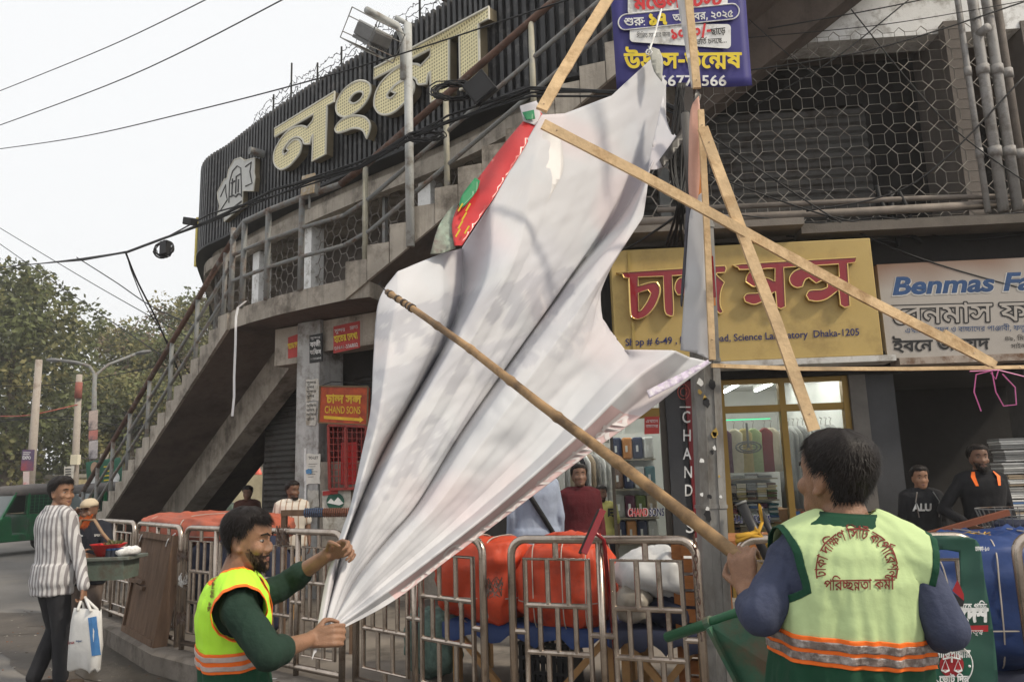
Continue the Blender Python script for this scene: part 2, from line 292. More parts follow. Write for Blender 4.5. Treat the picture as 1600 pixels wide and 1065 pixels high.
[[288,156,0,-18,-202,0,0,-8,-2,-16,1,-3,3,-11,0,-6,0,-43,1,-11,7,-9,2,-2,11,-5,18,0,21,0,35,10,14,6,15,8,17,17,0,9,1,8,-19,5,-16,0,-2,0,-23,0,-27,4,-12,3,-11,4,-19,8,-6,6,6,22,11,-10,25,-12,35,-6,26,0,8,0,21,0,21,-3,8,-2,13,-4,11,-12,0,-9,1,-15,-27,-28,-22,-9,-19,-8,-41,-10,-26,0,-19,0,-25,6,-8,4,-7,4,-9,14,0,14,0,90,-52,0,0,18]],
[[452,156,0,-18,-226,0,0,-75,-6,5,21,12,51,19,61,16,34,7,32,-16,-7,-9,-11,-17,-5,-18,0,-11,1,-12,9,-23,10,-14,-38,-4,-9,15,-7,27,0,16,1,10,5,18,13,14,4,4,8,-1,-29,-5,-53,-17,-51,-21,-28,-14,-28,10,0,36,2,2,-1,6,1,10,0,4,0,26,-192,0,0,18],[98,119,21,0,37,-7,31,-13,16,-9,0,-22,-21,14,-49,19,-24,0,-15,0,-23,-9,0,-8,1,-7,19,-9,18,-4,-18,-18,-27,6,-29,20,0,12,1,12,21,15,37,8]],
[[448,156,0,-18,-52,0,0,-138,-38,0,0,88,10,-16,-13,11,-21,11,-12,0,-7,0,-9,-4,-15,-12,-12,-11,-13,-12,-21,-16,-23,-7,-18,0,-11,0,-25,5,-23,13,-14,11,30,9,15,-12,19,-7,10,0,9,0,17,4,19,13,12,10,12,10,15,14,25,10,14,0,19,0,25,-9,18,-9,-10,-1,-1,6,1,10,0,5,0,24,-362,0,0,18],[254,76,-14,-8,-3,18,-11,20,-12,4,-11,6,-37,6,-28,2,12,19,22,-5,25,-2,35,-8,23,-11,13,-17,0,-11],[104,111,25,0,49,-9,53,-17,28,-13,-18,-10,-23,8,-41,15,-39,8,-24,0,-19,0,-23,-8,0,-9,1,-7,19,-9,18,-4,-18,-18,-27,6,-29,20,0,13,1,11,21,15,37,8]],
[[304,156,0,-18,-54,0,0,-138,-38,0,-15,15,-51,25,-67,18,-38,3,-20,24,49,14,103,24,56,8,-12,-11,0,18,-216,0,0,18],[212,118,10,-6,-37,-7,-83,-18,-36,-11,29,-3,61,-15,53,-22,16,-14,-6,0,1,6,-1,11,0,8]],
[[424,156,0,-18,-360,0,-8,2,23,-2,43,-12,37,-12,12,-6,2,-14,-17,-4,-39,-10,-35,-9,-14,-5,-6,4,41,-4,61,-12,47,-18,22,-11,1,4,-1,9,0,5,0,85,6,0,29,0,53,-5,45,-11,18,-8,13,-7,15,-15,0,-10,1,-8,-13,-15,-29,-9,-24,0,-7,0,-13,0,-8,1,2,17,5,0,9,0,6,0,25,0,15,10,0,6,1,13,-49,19,-46,2,0,-108,-38,0,-19,14,-49,21,-63,14,-46,4,-18,23,17,5,35,9,35,10,18,4,-17,7,-49,11,-34,4,16,16,0,-4,-44,0,0,18]],
[[132,156,0,-18,-34,0,30,5,-19,-8,-21,-13,-5,-14,0,-9,1,-9,9,-18,9,-20,0,-10,1,-10,-7,-16,-21,-14,-39,-12,-30,-3,-12,17,33,4,33,11,9,15,0,8,1,10,-7,19,-7,19,0,8,1,10,9,14,17,13,14,8,8,-5,-90,0,0,18]],
[[256,157,21,0,29,-4,8,-5,11,-4,13,-11,0,-11,0,-122,-38,0,-3,8,-15,9,-19,5,-16,0,-17,0,-29,-2,-33,-2,-22,0,-15,0,-39,3,-35,11,-19,20,0,18,1,6,5,13,0,5,40,-2,-1,-4,-3,-11,0,-7,1,-11,15,-13,21,-8,29,-2,14,0,27,0,41,4,26,0,23,0,33,-6,12,-8,0,90,1,9,-5,8,-6,3,-7,3,-20,0,-15,0,-33,-8,-25,-12,-13,-15,0,-6,1,-2,5,-6,15,-4,12,0,7,0,11,1,4,0,4,-17,-3,-2,-15,0,-12,0,-23,0,-35,14,0,16,1,10,21,21,37,17,47,11]],
[[352,156,0,-18,-52,0,0,-138,-38,0,-13,10,-35,19,-43,16,-51,12,-32,3,-12,23,24,-9,47,-4,65,-16,45,-20,14,-10,-1,6,1,12,0,6,0,124,26,0,12,-16],[224,118,1,-15,-29,-20,-53,-12,-36,-2,-24,2,-8,12,41,1,53,9,25,14,0,9,1,8,-13,13,-16,6,28,13,17,-8,23,-19],[92,108,-31,0,-35,15,0,14,1,6,9,10,4,4,38,-5,-3,-3,-5,-7,0,-4,1,-6,17,-7,12,0,9,0,25,4,23,12,12,12,28,3,0,-12,-9,-11,-27,-17,-35,-8]],
[[360,156,0,-18,-182,0,0,-45,1,-7,11,-7,8,0,11,0,21,6,25,13,14,10,30,2,17,-11,19,-25,0,-13,1,-15,-27,-26,-51,-14,-40,0,-31,0,-57,12,-47,25,-39,43,-16,30,38,5,19,-35,45,-42,57,-19,36,0,41,0,45,20,0,16,1,11,-11,16,-10,5,22,5,-13,-13,-31,-16,-31,-9,-16,0,-9,0,-19,4,-8,3,-7,3,-9,13,0,15,0,40,-144,0,0,18],[182,-37,-13,0,-15,8,0,6,1,7,17,8,14,0,13,0,19,-8,0,-7,1,-6,-17,-8]],
[[254,157,39,0,45,-19,0,-17,1,-12,-23,-19,-43,-14,-28,-6,-16,18,35,6,39,15,0,11,1,10,-21,10,-20,0,-17,0,-31,-6,-23,-10,-13,-10,0,-4,1,-4,11,-6,16,-1,-10,-19,-27,3,-27,14,0,11,1,8,21,18,37,14,47,9],[340,56,1,-20,-59,-26,-54,0,-33,0,-63,13,-51,27,-45,45,-16,32,38,5,21,-36,49,-45,67,-21,42,0,33,0,41,13,0,14,1,10,-25,13,-20,4,40,9,23,-6,25,-19]],
[[146,156,0,-18,-66,0,0,-10,-4,-7,3,-3,3,-11,0,-7,0,-32,1,-11,13,-9,18,0,19,0,31,8,12,5,11,5,17,14,0,7,1,7,-15,4,-16,0,-2,0,-21,0,-21,3,-12,3,-9,2,-15,7,-6,3,6,17,9,-5,21,-8,29,-4,20,0,10,0,21,0,21,-3,6,-2,11,-3,9,-11,0,-7,1,-9,-9,-16,-19,-14,-12,-5,-17,-7,-37,-8,-24,0,-17,0,-23,5,-8,3,-5,3,-11,12,0,14,0,70,-44,0,0,18],[436,156,0,-18,-202,0,0,-8,-2,-16,1,-3,3,-11,0,-6,0,-43,1,-11,5,-9,4,-2,11,-5,18,0,21,0,35,10,12,6,17,8,15,17,0,9,1,8,-17,5,-16,0,-4,0,-21,0,-27,4,-14,3,-9,4,-19,8,-6,6,4,22,13,-10,25,-12,35,-6,26,0,8,0,21,0,21,-3,8,-2,13,-4,11,-12,0,-9,1,-15,-29,-28,-20,-9,-19,-8,-43,-10,-26,0,-17,0,-25,6,-8,4,-7,4,-9,14,0,14,0,19,8,7,-8,30,0,34,-56,0,0,18]],
[[192,156,21,0,31,-6,17,-12,0,-9,1,-12,-27,-19,-22,-8,-15,-6,-19,-9,0,-6,1,-5,13,-6,10,0,15,0,23,6,14,6,38,-6,5,-6,5,-12,0,-6,1,-18,-49,-22,-50,0,-23,0,-47,8,-47,20,-39,39,-16,32,38,5,15,-27,31,-34,37,-17,39,-7,20,0,21,0,29,5,15,11,0,7,1,4,-1,7,-4,4,30,2,-17,-7,-35,-11,-26,0,-27,0,-33,15,0,12,1,9,17,13,27,10,12,4,15,6,23,10,0,6,1,3,-3,5,-13,5,-14,0,-17,0,-27,-7,-17,-10,0,-4,1,-3,11,-5,6,-2,-26,-16,-17,6,-11,13,0,6,1,7,17,14,31,11,39,7],[336,157,31,0,35,-15,0,-11,1,-6,-13,-12,-29,-11,-28,-3,-8,16,19,2,23,7,0,6,1,5,-11,5,-14,0,-21,0,-45,-18,-14,-14,-28,9,17,13,37,18,39,9],[328,62,-17,0,-33,8,-23,12,-19,16,-6,8,28,16,7,-14,23,-20,33,-8,18,0,13,0,21,5,0,7,1,6,-15,8,-18,3,28,9,11,-2,21,-8,15,-10,0,-7,1,-11,-35,-18],[372,36,1,-6,7,-20,6,-8,-34,-4,-7,11,-7,22,0,10,1,11,13,18,8,5,14,6,26,-13,-13,-8,-7,-15]],
[[96,29,2,-3,-3,-8,-13,-20,-15,-18,-8,-10,-32,0,7,15,15,31,2,13]],
[[-144,-66,-11,0,-31,5,-23,13,0,10,1,13,41,15,36,0,31,0,59,-11,61,-20,32,-13,-22,-14,-33,14,-53,19,-49,9,-24,0,-17,0,-17,-7,0,-5,1,-7,21,-6,12,0,21,0,23,8,13,11,5,12,0,5,0,17,38,0,0,-13,1,-7,-5,-19,-19,-18,-37,-11]],
[[318,156,0,-18,-52,0,0,-138,-38,0,-21,14,-49,21,-67,15,-46,3,-18,23,17,5,35,9,35,10,18,4,-17,7,-49,11,-34,4,16,16,0,-4,-44,0,0,18],[228,138,-160,0,-12,2,23,-2,43,-12,37,-12,12,-6,2,-14,-17,-4,-39,-10,-35,-9,-14,-5,-6,4,45,-3,65,-14,51,-20,22,-12,-8,-1,1,5,1,12,0,6],[90,-2,-11,0,-17,8,0,7,1,7,19,8,12,0,13,0,19,-8,0,-7,1,-7,-17,-8]],
[[62,78,31,-9,59,-26,47,-30,16,-15,-32,-8,-19,16,-41,25,-47,21,-34,10],[40,122,1,10,19,15,33,9,20,0,21,0,33,-9,19,-15,0,-10,1,-11,-17,-15,-31,-9,-20,0,-19,0,-31,9,-17,15],[74,122,1,-9,21,-9,16,0,17,0,21,9,0,9,1,8,-19,9,-16,0,-15,0,-19,-9]],
[[200,16,-27,0,-55,10,-45,24,-39,38,-16,28,38,5,19,-31,43,-38,55,-17,36,0,39,0,37,16,0,16,1,8,-7,11,-4,4,32,0,-15,-8,-29,-11,-33,-7,-20,0,-19,0,-29,8,-17,14,0,10,1,11,33,23,36,8,-7,0,-25,0,-14,0,-152,0,0,18,468,0,0,-18,-156,0,-11,0,-19,0,-8,0,-41,-9,-43,-15,-13,-13,0,-6,1,-7,17,-6,10,0,19,0,31,9,20,8,42,-8,5,-5,9,-14,0,-8,1,-13,-23,-22,-49,-13],[400,51,1,-12,9,-23,10,-14,-38,-4,-7,15,-9,27,0,16,1,13,11,21,6,7,-37,0,-53,9,-35,18,-12,12,38,4,9,-8,25,-11,41,-6,28,0,7,0,15,0,8,1,18,-18,-11,-11,-9,-22]],
[[180,156,-1,10,-17,9,-20,0,-36,0,-33,0,-35,4,-12,5,-13,5,-11,16,0,10,1,3,1,6,2,4,36,-1,1,-3,-1,-5,0,-2,1,-5,5,-9,6,-3,7,-4,29,-3,24,0,28,0,29,0,31,-4,10,-5,11,-4,9,-14,2,-10],[120,125,41,0,49,-13,25,-20,0,-11,1,-20,-57,-24,-56,-2,6,3,23,-3,51,-12,51,-16,24,-9,-22,-14,-31,12,-51,16,-49,13,-55,9,-34,4,6,18,19,-3,33,-2,24,0,37,0,39,9,15,13,0,7,1,13,-37,15,-30,0,-17,0,-21,-4,-9,-7,0,-5,1,-2,3,-4,0,-2,-36,-3,-1,3,-1,9,0,3,1,9,21,13,41,7],[88,116,-3,8,-23,12,-24,3,12,11,24,-3,29,-5,25,-14,4,-11],[270,156,0,-18,-274,0,0,18]],
[[148,0,-57,0,-57,24,0,18,1,14,41,21,42,7,0,-6,-25,6,-33,11,-17,13,0,10,1,10,27,17,49,11,34,0,45,0,51,-11,23,-17,0,-9,1,-11,-19,-14,-33,-10,-22,-4,-2,5,41,-7,43,-18,0,-17,1,-21,-59,-22],[148,18,41,0,37,14,0,11,1,8,-21,12,-33,8,-20,2,-37,-5,-37,-15,0,-11,1,-10,39,-14],[148,91,19,2,33,7,23,11,0,7,1,9,-37,11,-36,0,-17,0,-31,-5,-19,-9,0,-6,1,-10,35,-12]],
[[88,79,23,0,37,-9,21,-15,0,-10,1,-9,-13,-14,-12,-6,-2,2,47,2,55,18,0,16,1,8,-15,14,-43,12,-42,6,-43,6,-51,11,-21,13,0,10,1,6,11,12,14,6,30,-9,-5,-3,-5,-6,0,-3,1,-3,5,-6,21,-5,37,-7,32,-4,41,-6,51,-12,27,-14,13,-17,0,-9,1,-15,-29,-21,-49,-12,-65,-6,-36,0,-6,0,-12,17,25,4,25,12,0,9,1,9,-19,10,-20,0,-17,0,-15,-7,0,-5,1,-3,3,-6,4,-2,-38,-4,-3,4,-3,9,0,5,1,8,17,12,35,7]],
[[360,156,0,-18,-182,0,0,-45,1,-7,11,-7,8,0,11,0,21,6,25,13,14,10,30,2,17,-11,19,-25,0,-13,1,-15,-27,-26,-51,-14,-40,0,-31,0,-57,12,-47,25,-39,43,-16,30,38,5,19,-35,45,-42,57,-19,36,0,41,0,45,20,0,16,1,11,-11,16,-10,5,22,5,-13,-13,-31,-16,-31,-9,-16,0,-9,0,-19,4,-8,3,-7,3,-9,13,0,15,0,40,-144,0,0,18]],
[[370,156,0,-18,-52,0,0,-138,-38,0,0,84,2,-7,-9,8,-23,10,-16,0,-7,0,-13,-3,-9,-8,0,-7,1,-3,1,-4,0,-2,-32,-2,-1,11,-17,14,-25,7,-16,0,-13,0,-17,-5,-9,-9,0,-5,1,-10,31,-14,26,-5,-12,-18,-23,4,-39,12,-19,20,0,12,1,11,21,17,39,8,22,0,27,0,39,-9,16,-11,-8,0,7,8,29,9,16,0,19,0,27,-7,16,-7,-6,-3,1,5,1,10,0,6,0,21,-284,0,0,18]],
[[288,156,0,-18,-202,0,0,-87,1,-11,7,-9,2,-2,11,-5,18,0,21,0,35,10,14,6,15,8,17,18,0,9,1,8,-15,8,-20,0,-3,0,-15,-1,-6,-1,-6,18,11,1,23,2,10,0,19,0,31,-7,17,-15,0,-12,1,-15,-27,-28,-22,-9,-19,-8,-41,-10,-26,0,-19,0,-25,6,-8,4,-7,4,-9,14,0,14,0,90,-52,0,0,18],[198,156,-1,10,-17,9,-20,0,-48,0,-31,0,-35,4,-12,5,-13,5,-11,16,0,10,1,3,1,6,2,4,36,-1,1,-3,-1,-4,0,-3,1,-5,5,-9,6,-3,7,-4,29,-3,24,0,40,0,27,0,31,-4,12,-5,9,-4,9,-14,2,-10]],
[[94,32,-13,0,-23,5,-23,13,-14,11,30,9,15,-12,19,-7,10,0,9,0,17,5,19,13,12,11,12,8,15,14,23,10,16,0,17,0,27,-9,18,-9,2,-8,-4,-13,-13,10,-23,11,-10,0,-5,0,-11,-4,-15,-12,-12,-11,-13,-12,-21,-16,-23,-7],[136,68,-5,17,-9,20,-12,5,-13,6,-41,6,-32,2,6,19,28,-5,29,-2,39,-8,25,-11,13,-16,2,-12],[496,156,0,-18,-202,0,0,-87,1,-11,7,-9,2,-2,11,-5,18,0,21,0,35,10,14,6,15,8,17,18,0,9,1,8,-15,8,-20,0,-3,0,-15,-1,-6,-1,-6,18,11,1,23,2,10,0,19,0,31,-7,17,-15,0,-12,1,-15,-27,-28,-22,-9,-19,-8,-41,-10,-26,0,-19,0,-25,6,-8,4,-7,4,-9,14,0,14,0,36,2,9,-1,5,1,10,0,6,0,24,-260,0,0,18],[406,156,-1,10,-17,9,-20,0,-48,0,-31,0,-35,4,-12,5,-13,5,-11,16,0,10,1,3,1,6,2,4,36,-1,1,-3,-1,-4,0,-3,1,-5,5,-9,6,-3,7,-4,29,-3,24,0,40,0,27,0,31,-4,12,-5,9,-4,9,-14,2,-10]],
[[220,157,21,0,29,-9,12,-12,28,16,30,4,17,-7,25,-19,0,-12,1,-14,-23,-20,-41,-16,-28,-6,-16,19,33,6,41,17,0,14,1,6,-9,12,-14,4,24,5,-48,-30,-32,-1,-3,13,-19,12,-16,0,-9,0,-13,-4,-7,-7,0,-6,1,-8,25,-10,26,0,-2,-19,-27,1,-33,10,-15,17,0,10,1,12,19,15,29,7],[104,157,19,0,33,-7,21,-17,0,-13,1,-9,-15,-17,-33,-10,-26,0,-4,20,31,0,21,11,0,7,1,8,-19,9,-22,0,-9,0,-11,-1,-10,-2,-4,19,11,1,19,1],[260,8,-55,0,-93,22,-71,47,-24,39,38,6,21,-34,61,-42,79,-19,48,0,39,0,49,13,0,14,1,11,-25,13,-20,4,40,9,23,-7,25,-18,0,-13,1,-13,-29,-21,-55,-11]],
[[406,156,0,-18,-156,0,0,-66,-2,-4,3,-4,1,-10,0,-5,0,-49,-38,0,-15,15,-51,25,-67,18,-38,3,-20,24,49,14,103,24,56,8,-12,-11,0,18,-216,0,0,18],[212,118,10,-6,-37,-7,-83,-18,-36,-11,29,-3,61,-15,53,-22,16,-14,-6,0,1,6,-1,11,0,8],[320,41,-19,0,-31,7,-27,18,-10,13,18,17,9,-13,21,-17,25,-8,14,0,13,0,21,8,0,8,1,6,-9,9,-19,7,-18,1,6,19,23,-2,37,-10,23,-17,0,-12,1,-15,-35,-19],[92,-2,-11,0,-17,8,0,7,1,7,19,8,12,0,13,0,19,-8,0,-7,1,-7,-17,-8]],
[[144,0,-43,0,-37,18,0,12,1,10,25,17,30,4,16,-19,-15,-2,-13,-6,0,-4,1,-5,23,-6,20,0,31,0,35,15,0,11,1,8,-11,11,-27,14,-24,8,-31,11,-35,15,-13,13,0,7,1,6,15,14,12,6,34,-9,-7,-4,-7,-7,0,-4,1,-3,5,-6,13,-7,27,-10,20,-7,31,-10,35,-17,15,-17,0,-11,1,-14,-25,-21,-45,-11]],
[[192,75,24,-3,-19,-5,-41,-5,-20,0,-49,0,-47,22,0,19,1,11,19,19,33,15,43,8,20,0,19,0,31,-5,12,-5,11,-5,13,-13,0,-14,0,-78,1,-6,5,-8,17,-2,14,-1,-4,-19,-25,0,-29,7,-11,13,0,10],[132,80,23,0,31,5,18,4,-10,-5,0,26,1,9,-3,10,-8,3,-3,3,-15,3,-12,0,-11,0,-25,-6,-21,-10,-11,-13,0,-7,1,-12,33,-10]],
[[452,156,0,-18,-52,0,0,-138,-40,0,-13,15,-41,22,-26,8,14,17,19,-6,43,-19,10,-10,1,4,-1,7,1,6,0,4,0,90,-364,0,0,18],[188,23,-33,0,-61,16,-53,38,-24,33,38,6,17,-26,41,-33,51,-15,30,0,29,0,35,8,15,16,0,9,1,15,-29,18,-24,0,-15,0,-17,-8,0,-7,1,-2,3,-6,2,-2,-38,-4,-1,5,-3,9,0,4,1,9,21,13,33,6,18,0,31,0,45,-13,25,-23,0,-15,1,-14,-25,-23,-49,-14],[172,116,-1,8,-25,12,-22,3,12,11,22,-3,29,-5,27,-14,2,-11]],
[[220,-3,-45,0,-49,20,0,15,1,10,17,14,10,8,16,12,7,4,7,8,3,8,0,6,0,21,0,4,0,12,40,0,0,-38,1,-7,-3,-12,-9,-9,-6,-6,-12,-8,-9,-8,-9,-9,-3,-6,0,-4,1,-7,17,-7,27,-3,14,0,23,0,31,5,17,10,0,5,1,3,-3,5,-8,2,26,14,15,-5,15,-10,0,-7,1,-11,-25,-18,-49,-11],[192,112,-21,-4,-45,-8,-43,-9,-20,-5,-4,3,33,-3,55,-12,22,-10,-20,-12,-15,6,-31,8,-37,6,-22,1,-18,23,29,7,61,13,61,11,24,3],[272,62,-7,0,-13,0,-6,0,4,18,3,0,11,0,4,0,17,0,11,5,0,3,1,6,-17,9,-31,7,-28,2,0,18,41,-3,51,-13,27,-17,0,-11,1,-7,-13,-11,-23,-6],[-4,138,0,18,370,0,0,-18],[276,156,-1,10,-17,9,-20,0,-70,0,-33,0,-33,4,-14,5,-11,5,-13,16,0,10,1,3,3,6,0,4,38,-1,-1,-3,1,-4,0,-3,1,-5,5,-9,4,-3,9,-4,27,-3,26,0,60,0,29,0,31,-4,10,-5,11,-4,9,-14,2,-10]],
[[64,135,1,5,11,11,10,7,32,-9,-5,-3,-3,-6,0,-3,1,-3,9,-5,23,-3,22,-2,53,-5,41,-20,0,-15,1,-17,-55,-23,-50,-2,-3,0,-9,1,-6,1,20,2,23,-4,47,-12,45,-14,20,-9,-22,-13,-29,12,-49,16,-49,12,-55,8,-36,4,8,18,19,-2,37,-4,26,0,53,0,39,14,0,11,1,6,-9,9,-27,6,-28,3,-27,3,-35,7,-15,11]],
[[144,23,-29,0,-49,12,-27,25,0,18,1,15,25,26,51,17,40,0,41,0,49,-16,23,-25,0,-15,1,-15,-23,-26,-51,-16],[150,118,-19,0,-33,-9,-19,-19,0,-12,1,-10,15,-18,31,-10,26,0,23,0,35,11,19,18,0,12,1,11,-15,17,-29,9]],
[[156,0,-37,0,-59,14,-33,28,0,20,1,20,45,33,85,29,56,13,18,-13,-3,-4,-5,-6,0,-4,1,-8,25,-8,20,0,1,0,5,0,2,0,18,-14,-27,-8,-39,-14,-19,-14,0,-9,1,-7,21,-12,30,0,7,0,9,0,4,0,16,-21,-23,-7,-63,-8],[160,18,17,0,23,1,21,2,12,2,-2,-1,-35,2,-33,18,0,14,1,9,19,17,37,16,26,8,-2,-6,-15,1,-23,8,-11,11,0,7,1,3,3,4,2,3,4,-4,-37,-9,-55,-23,-33,-26,0,-15,1,-16,29,-18,45,-8]],
[[158,198,40,0,-130,-229,-42,0]],
[[24,84,122,0,0,-20,-122,0]],
[[308,78,1,-14,-21,-20,-33,-12,-39,-7,-22,-1,-10,6,29,-2,51,-7,55,-11,30,-7,-18,-15,-37,10,-81,14,-85,9,-46,3,4,18,15,-2,35,-2,20,0,47,0,55,12,25,18,0,10,1,13,-31,14,-30,0,-3,0,-5,-1,-4,0,-6,16,7,0,15,1,6,0,29,0,39,-9,23,-14,9,-14],[114,54,-17,0,-25,4,-8,4,-5,4,-9,12,0,12,0,50,38,0,0,-10,0,-11,1,-3,1,-7,0,-4,0,-15,1,-7,5,-6,4,-2,9,-3,16,0,23,0,33,8,19,11,0,5,1,5,-15,2,-12,0,-2,0,-25,0,-39,9,-14,8,6,16,9,-5,21,-7,29,-4,22,0,24,0,7,0,5,-3,4,-1,13,-3,13,-9,0,-7,1,-12,-27,-19,-51,-12],[-4,138,0,18,352,0,0,-18]],
[[212,11,-33,0,-55,10,-49,25,-39,40,-18,30,38,5,19,-33,47,-40,59,-18,36,0,27,0,39,9,21,17,0,11,1,7,-5,12,-9,10,-6,4,24,19,19,-14,19,-26,0,-13,1,-15,-27,-25,-53,-15],[192,71,-31,0,-35,16,0,13,1,6,9,12,4,4,40,-6,-3,-3,-5,-7,0,-4,1,-7,15,-6,12,0,13,0,21,4,25,11,16,12,32,3,-4,-13,-13,-12,-29,-15,-33,-8],[366,156,0,-18,-370,0,0,18]],
[[36,14,1,9,19,7,12,0,15,0,19,-7,0,-9,1,-10,-17,-8,-14,0,-11,0,-17,8]],
[[254,156,1,10,-17,9,-22,0,-70,0,-31,0,-35,4,-12,5,-13,5,-13,16,0,10,1,3,3,6,2,4,36,-1,1,-3,-1,-5,0,-2,1,-5,5,-9,6,-3,7,-4,27,-3,26,0,62,0,27,0,31,-4,12,-5,9,-4,11,-14,0,-10],[360,156,0,-18,-182,0,0,-45,1,-7,11,-7,8,0,11,0,21,6,25,13,14,10,30,2,17,-11,19,-25,0,-13,1,-15,-27,-26,-51,-14,-40,0,-31,0,-57,12,-47,25,-39,43,-16,30,38,5,19,-35,45,-42,57,-19,36,0,41,0,45,20,0,16,1,11,-11,16,-10,5,22,5,-13,-13,-31,-16,-31,-9,-16,0,-9,0,-19,4,-8,3,-7,3,-9,13,0,15,0,40,-144,0,0,18]],
[[368,156,0,-18,-250,0,0,-55,-8,6,19,7,47,14,53,12,30,4,30,-14,-9,-9,-9,-20,0,-10,1,-6,3,-12,2,-5,-32,-10,-5,8,-3,20,0,6,1,11,9,17,6,6,6,-1,-23,-4,-45,-12,-41,-15,-22,-8,-34,9,0,61,-84,0,0,18],[216,24,-17,0,-29,7,-15,13,0,10,1,5,9,11,4,4,36,-6,-3,-3,-3,-7,0,-4,1,-7,17,-5,12,0,21,0,31,10,10,16,30,2,2,-12,-11,-11,-29,-15,-33,-8],[218,-23,-33,0,-55,9,-51,20,-43,32,-18,24,38,7,21,-25,47,-33,59,-15,42,0,31,0,37,8,17,13,0,9,1,10,-11,13,-10,7,32,14,13,-10,17,-22,0,-12,1,-16,-25,-21,-53,-12]],
[[96,116,23,0,37,-6,33,-13,14,-8,0,-24,-21,14,-49,19,-24,0,-15,0,-23,-8,0,-9,1,-7,19,-9,18,-4,-18,-18,-27,6,-29,20,0,13,1,12,21,15,35,7],[288,156,0,-18,-56,0,0,-94,-38,0,0,42,2,3,1,5,-1,10,0,6,0,28,-198,0,0,18],[408,156,0,-18,-52,0,0,-149,-38,0,0,19,2,10,-1,6,1,13,0,6,0,95,-48,0,0,18],[214,48,27,0,45,-10,37,-17,16,-12,-12,-17,-15,11,-31,17,-35,11,-22,0,-9,0,-13,-5,0,-5,1,-5,15,-6,14,-2,-18,-17,-21,4,-27,16,0,10,1,13,37,14]],
[[322,156,0,-18,-54,0,0,-138,-38,0,-23,14,-51,22,-65,14,-46,3,-18,23,25,8,61,16,32,6,30,2,0,-14,-23,-6,-53,-13,-20,-6,37,-4,57,-13,49,-17,20,-10,1,4,-1,9,0,5,0,35,2,6,1,6,-1,12,0,6,0,30,-234,0,0,18],[38,142,22,-3,31,-5,65,-15,59,-19,22,-11,0,-23,-19,10,-49,20,-55,15,-55,12,-28,3]],
[[466,156,0,-18,-328,0,0,-75,-6,5,29,17,85,27,52,10,32,-16,-9,-9,-9,-17,-5,-20,0,-11,1,-11,5,-19,9,-18,6,-11,-38,-5,-10,26,-3,10,-3,21,0,14,1,9,5,19,13,14,4,4,8,-1,-29,-5,-53,-17,-51,-21,-28,-14,-28,10,0,84,-104,0,0,18],[212,25,19,0,37,-7,14,-8,2,-25,-5,11,-33,11,-24,0,-15,0,-31,-3,-33,-4,-20,0,-15,0,-31,4,-27,10,-15,16,0,12,1,5,3,8,2,3,38,-2,-1,-3,-1,-7,0,-4,1,-8,15,-11,25,-5,16,0,17,0,31,4,31,3],[378,41,-17,0,-31,7,-27,18,-10,13,18,17,9,-13,21,-17,25,-8,14,0,11,0,21,8,0,8,1,6,-7,9,-19,7,-20,1,8,19,23,-2,35,-10,25,-17,0,-12,1,-15,-35,-19]],
[[120,125,41,0,49,-13,25,-20,0,-11,1,-20,-57,-24,-56,-2,6,3,23,-3,51,-12,51,-16,24,-9,-22,-14,-31,12,-51,16,-49,13,-55,9,-34,4,6,18,19,-3,33,-2,24,0,37,0,39,9,15,13,0,7,1,13,-37,15,-30,0,-17,0,-21,-4,-9,-7,0,-5,1,-2,3,-4,0,-2,-36,-3,-1,3,-1,9,0,3,1,9,21,13,41,7],[88,116,-3,8,-23,12,-24,3,12,11,24,-3,29,-5,25,-14,4,-11],[270,156,0,-18,-274,0,0,18]],
[[242,0,0,106,10,-16,-15,13,-31,18,-27,12,-27,6,-16,0,-27,0,-31,-14,-12,-9,-8,-2,9,4,29,4,20,0,25,0,29,-9,13,-14,0,-7,1,-14,-39,-24,-40,-11,-26,18,27,6,41,14,0,10,1,6,-15,7,-16,0,-11,0,-23,-3,-12,-3,-40,16,15,14,37,19,43,10,24,0,25,0,43,-9,41,-17,20,-13,-10,3,1,3,-1,15,0,7,0,26,26,0,12,-16,52,0,0,-18,-52,0,0,-138]],
[[20,215,1,-12,-19,-20,-35,-12,-30,0,-27,0,-37,12,-19,19,-4,13,36,2,3,-13,25,-16,26,0,27,0,27,15,2,15],[-44,208,1,-6,-13,-5,-10,0,-9,0,-9,6,0,5,1,4,11,6,10,0,13,0,13,-5]],
[[370,156,0,-18,-52,0,0,-85,-38,0,0,38,2,-7,-9,8,-23,9,-16,0,-7,0,-13,-3,-9,-7,0,-8,1,-3,1,-4,0,-2,-32,-1,-3,15,-35,17,-24,0,-19,0,-19,-9,0,-8,1,-10,27,-10,22,-4,-12,-18,-21,3,-33,11,-19,17,0,13,1,9,21,15,37,9,20,0,31,0,39,-10,16,-11,-8,0,7,8,29,9,16,0,19,0,27,-7,16,-6,-6,-4,1,5,1,11,0,5,0,15,-284,0,0,18],[144,50,21,0,35,-9,10,-7,5,5,21,5,12,0,17,0,25,-7,16,-6,-20,4,1,3,1,6,0,4,0,12,38,0,0,-71,-38,0,0,45,16,-22,-11,7,-21,9,-12,0,-9,0,-13,-7,0,-7,1,-2,1,-4,0,-2,-30,-1,-3,13,-25,14,-20,0,-13,0,-15,-7,0,-5,1,-7,21,-9,22,-4,-14,-17,-29,5,-35,18,0,14,1,13,37,17]],
[[-178,-20,21,5,43,9,43,8,22,4,12,-16,-15,-3,-35,-6,-33,-6,-12,-3,-6,2,39,-1,59,-9,47,-11,20,-7,-18,-14,-25,8,-49,12,-53,6,-30,2]],
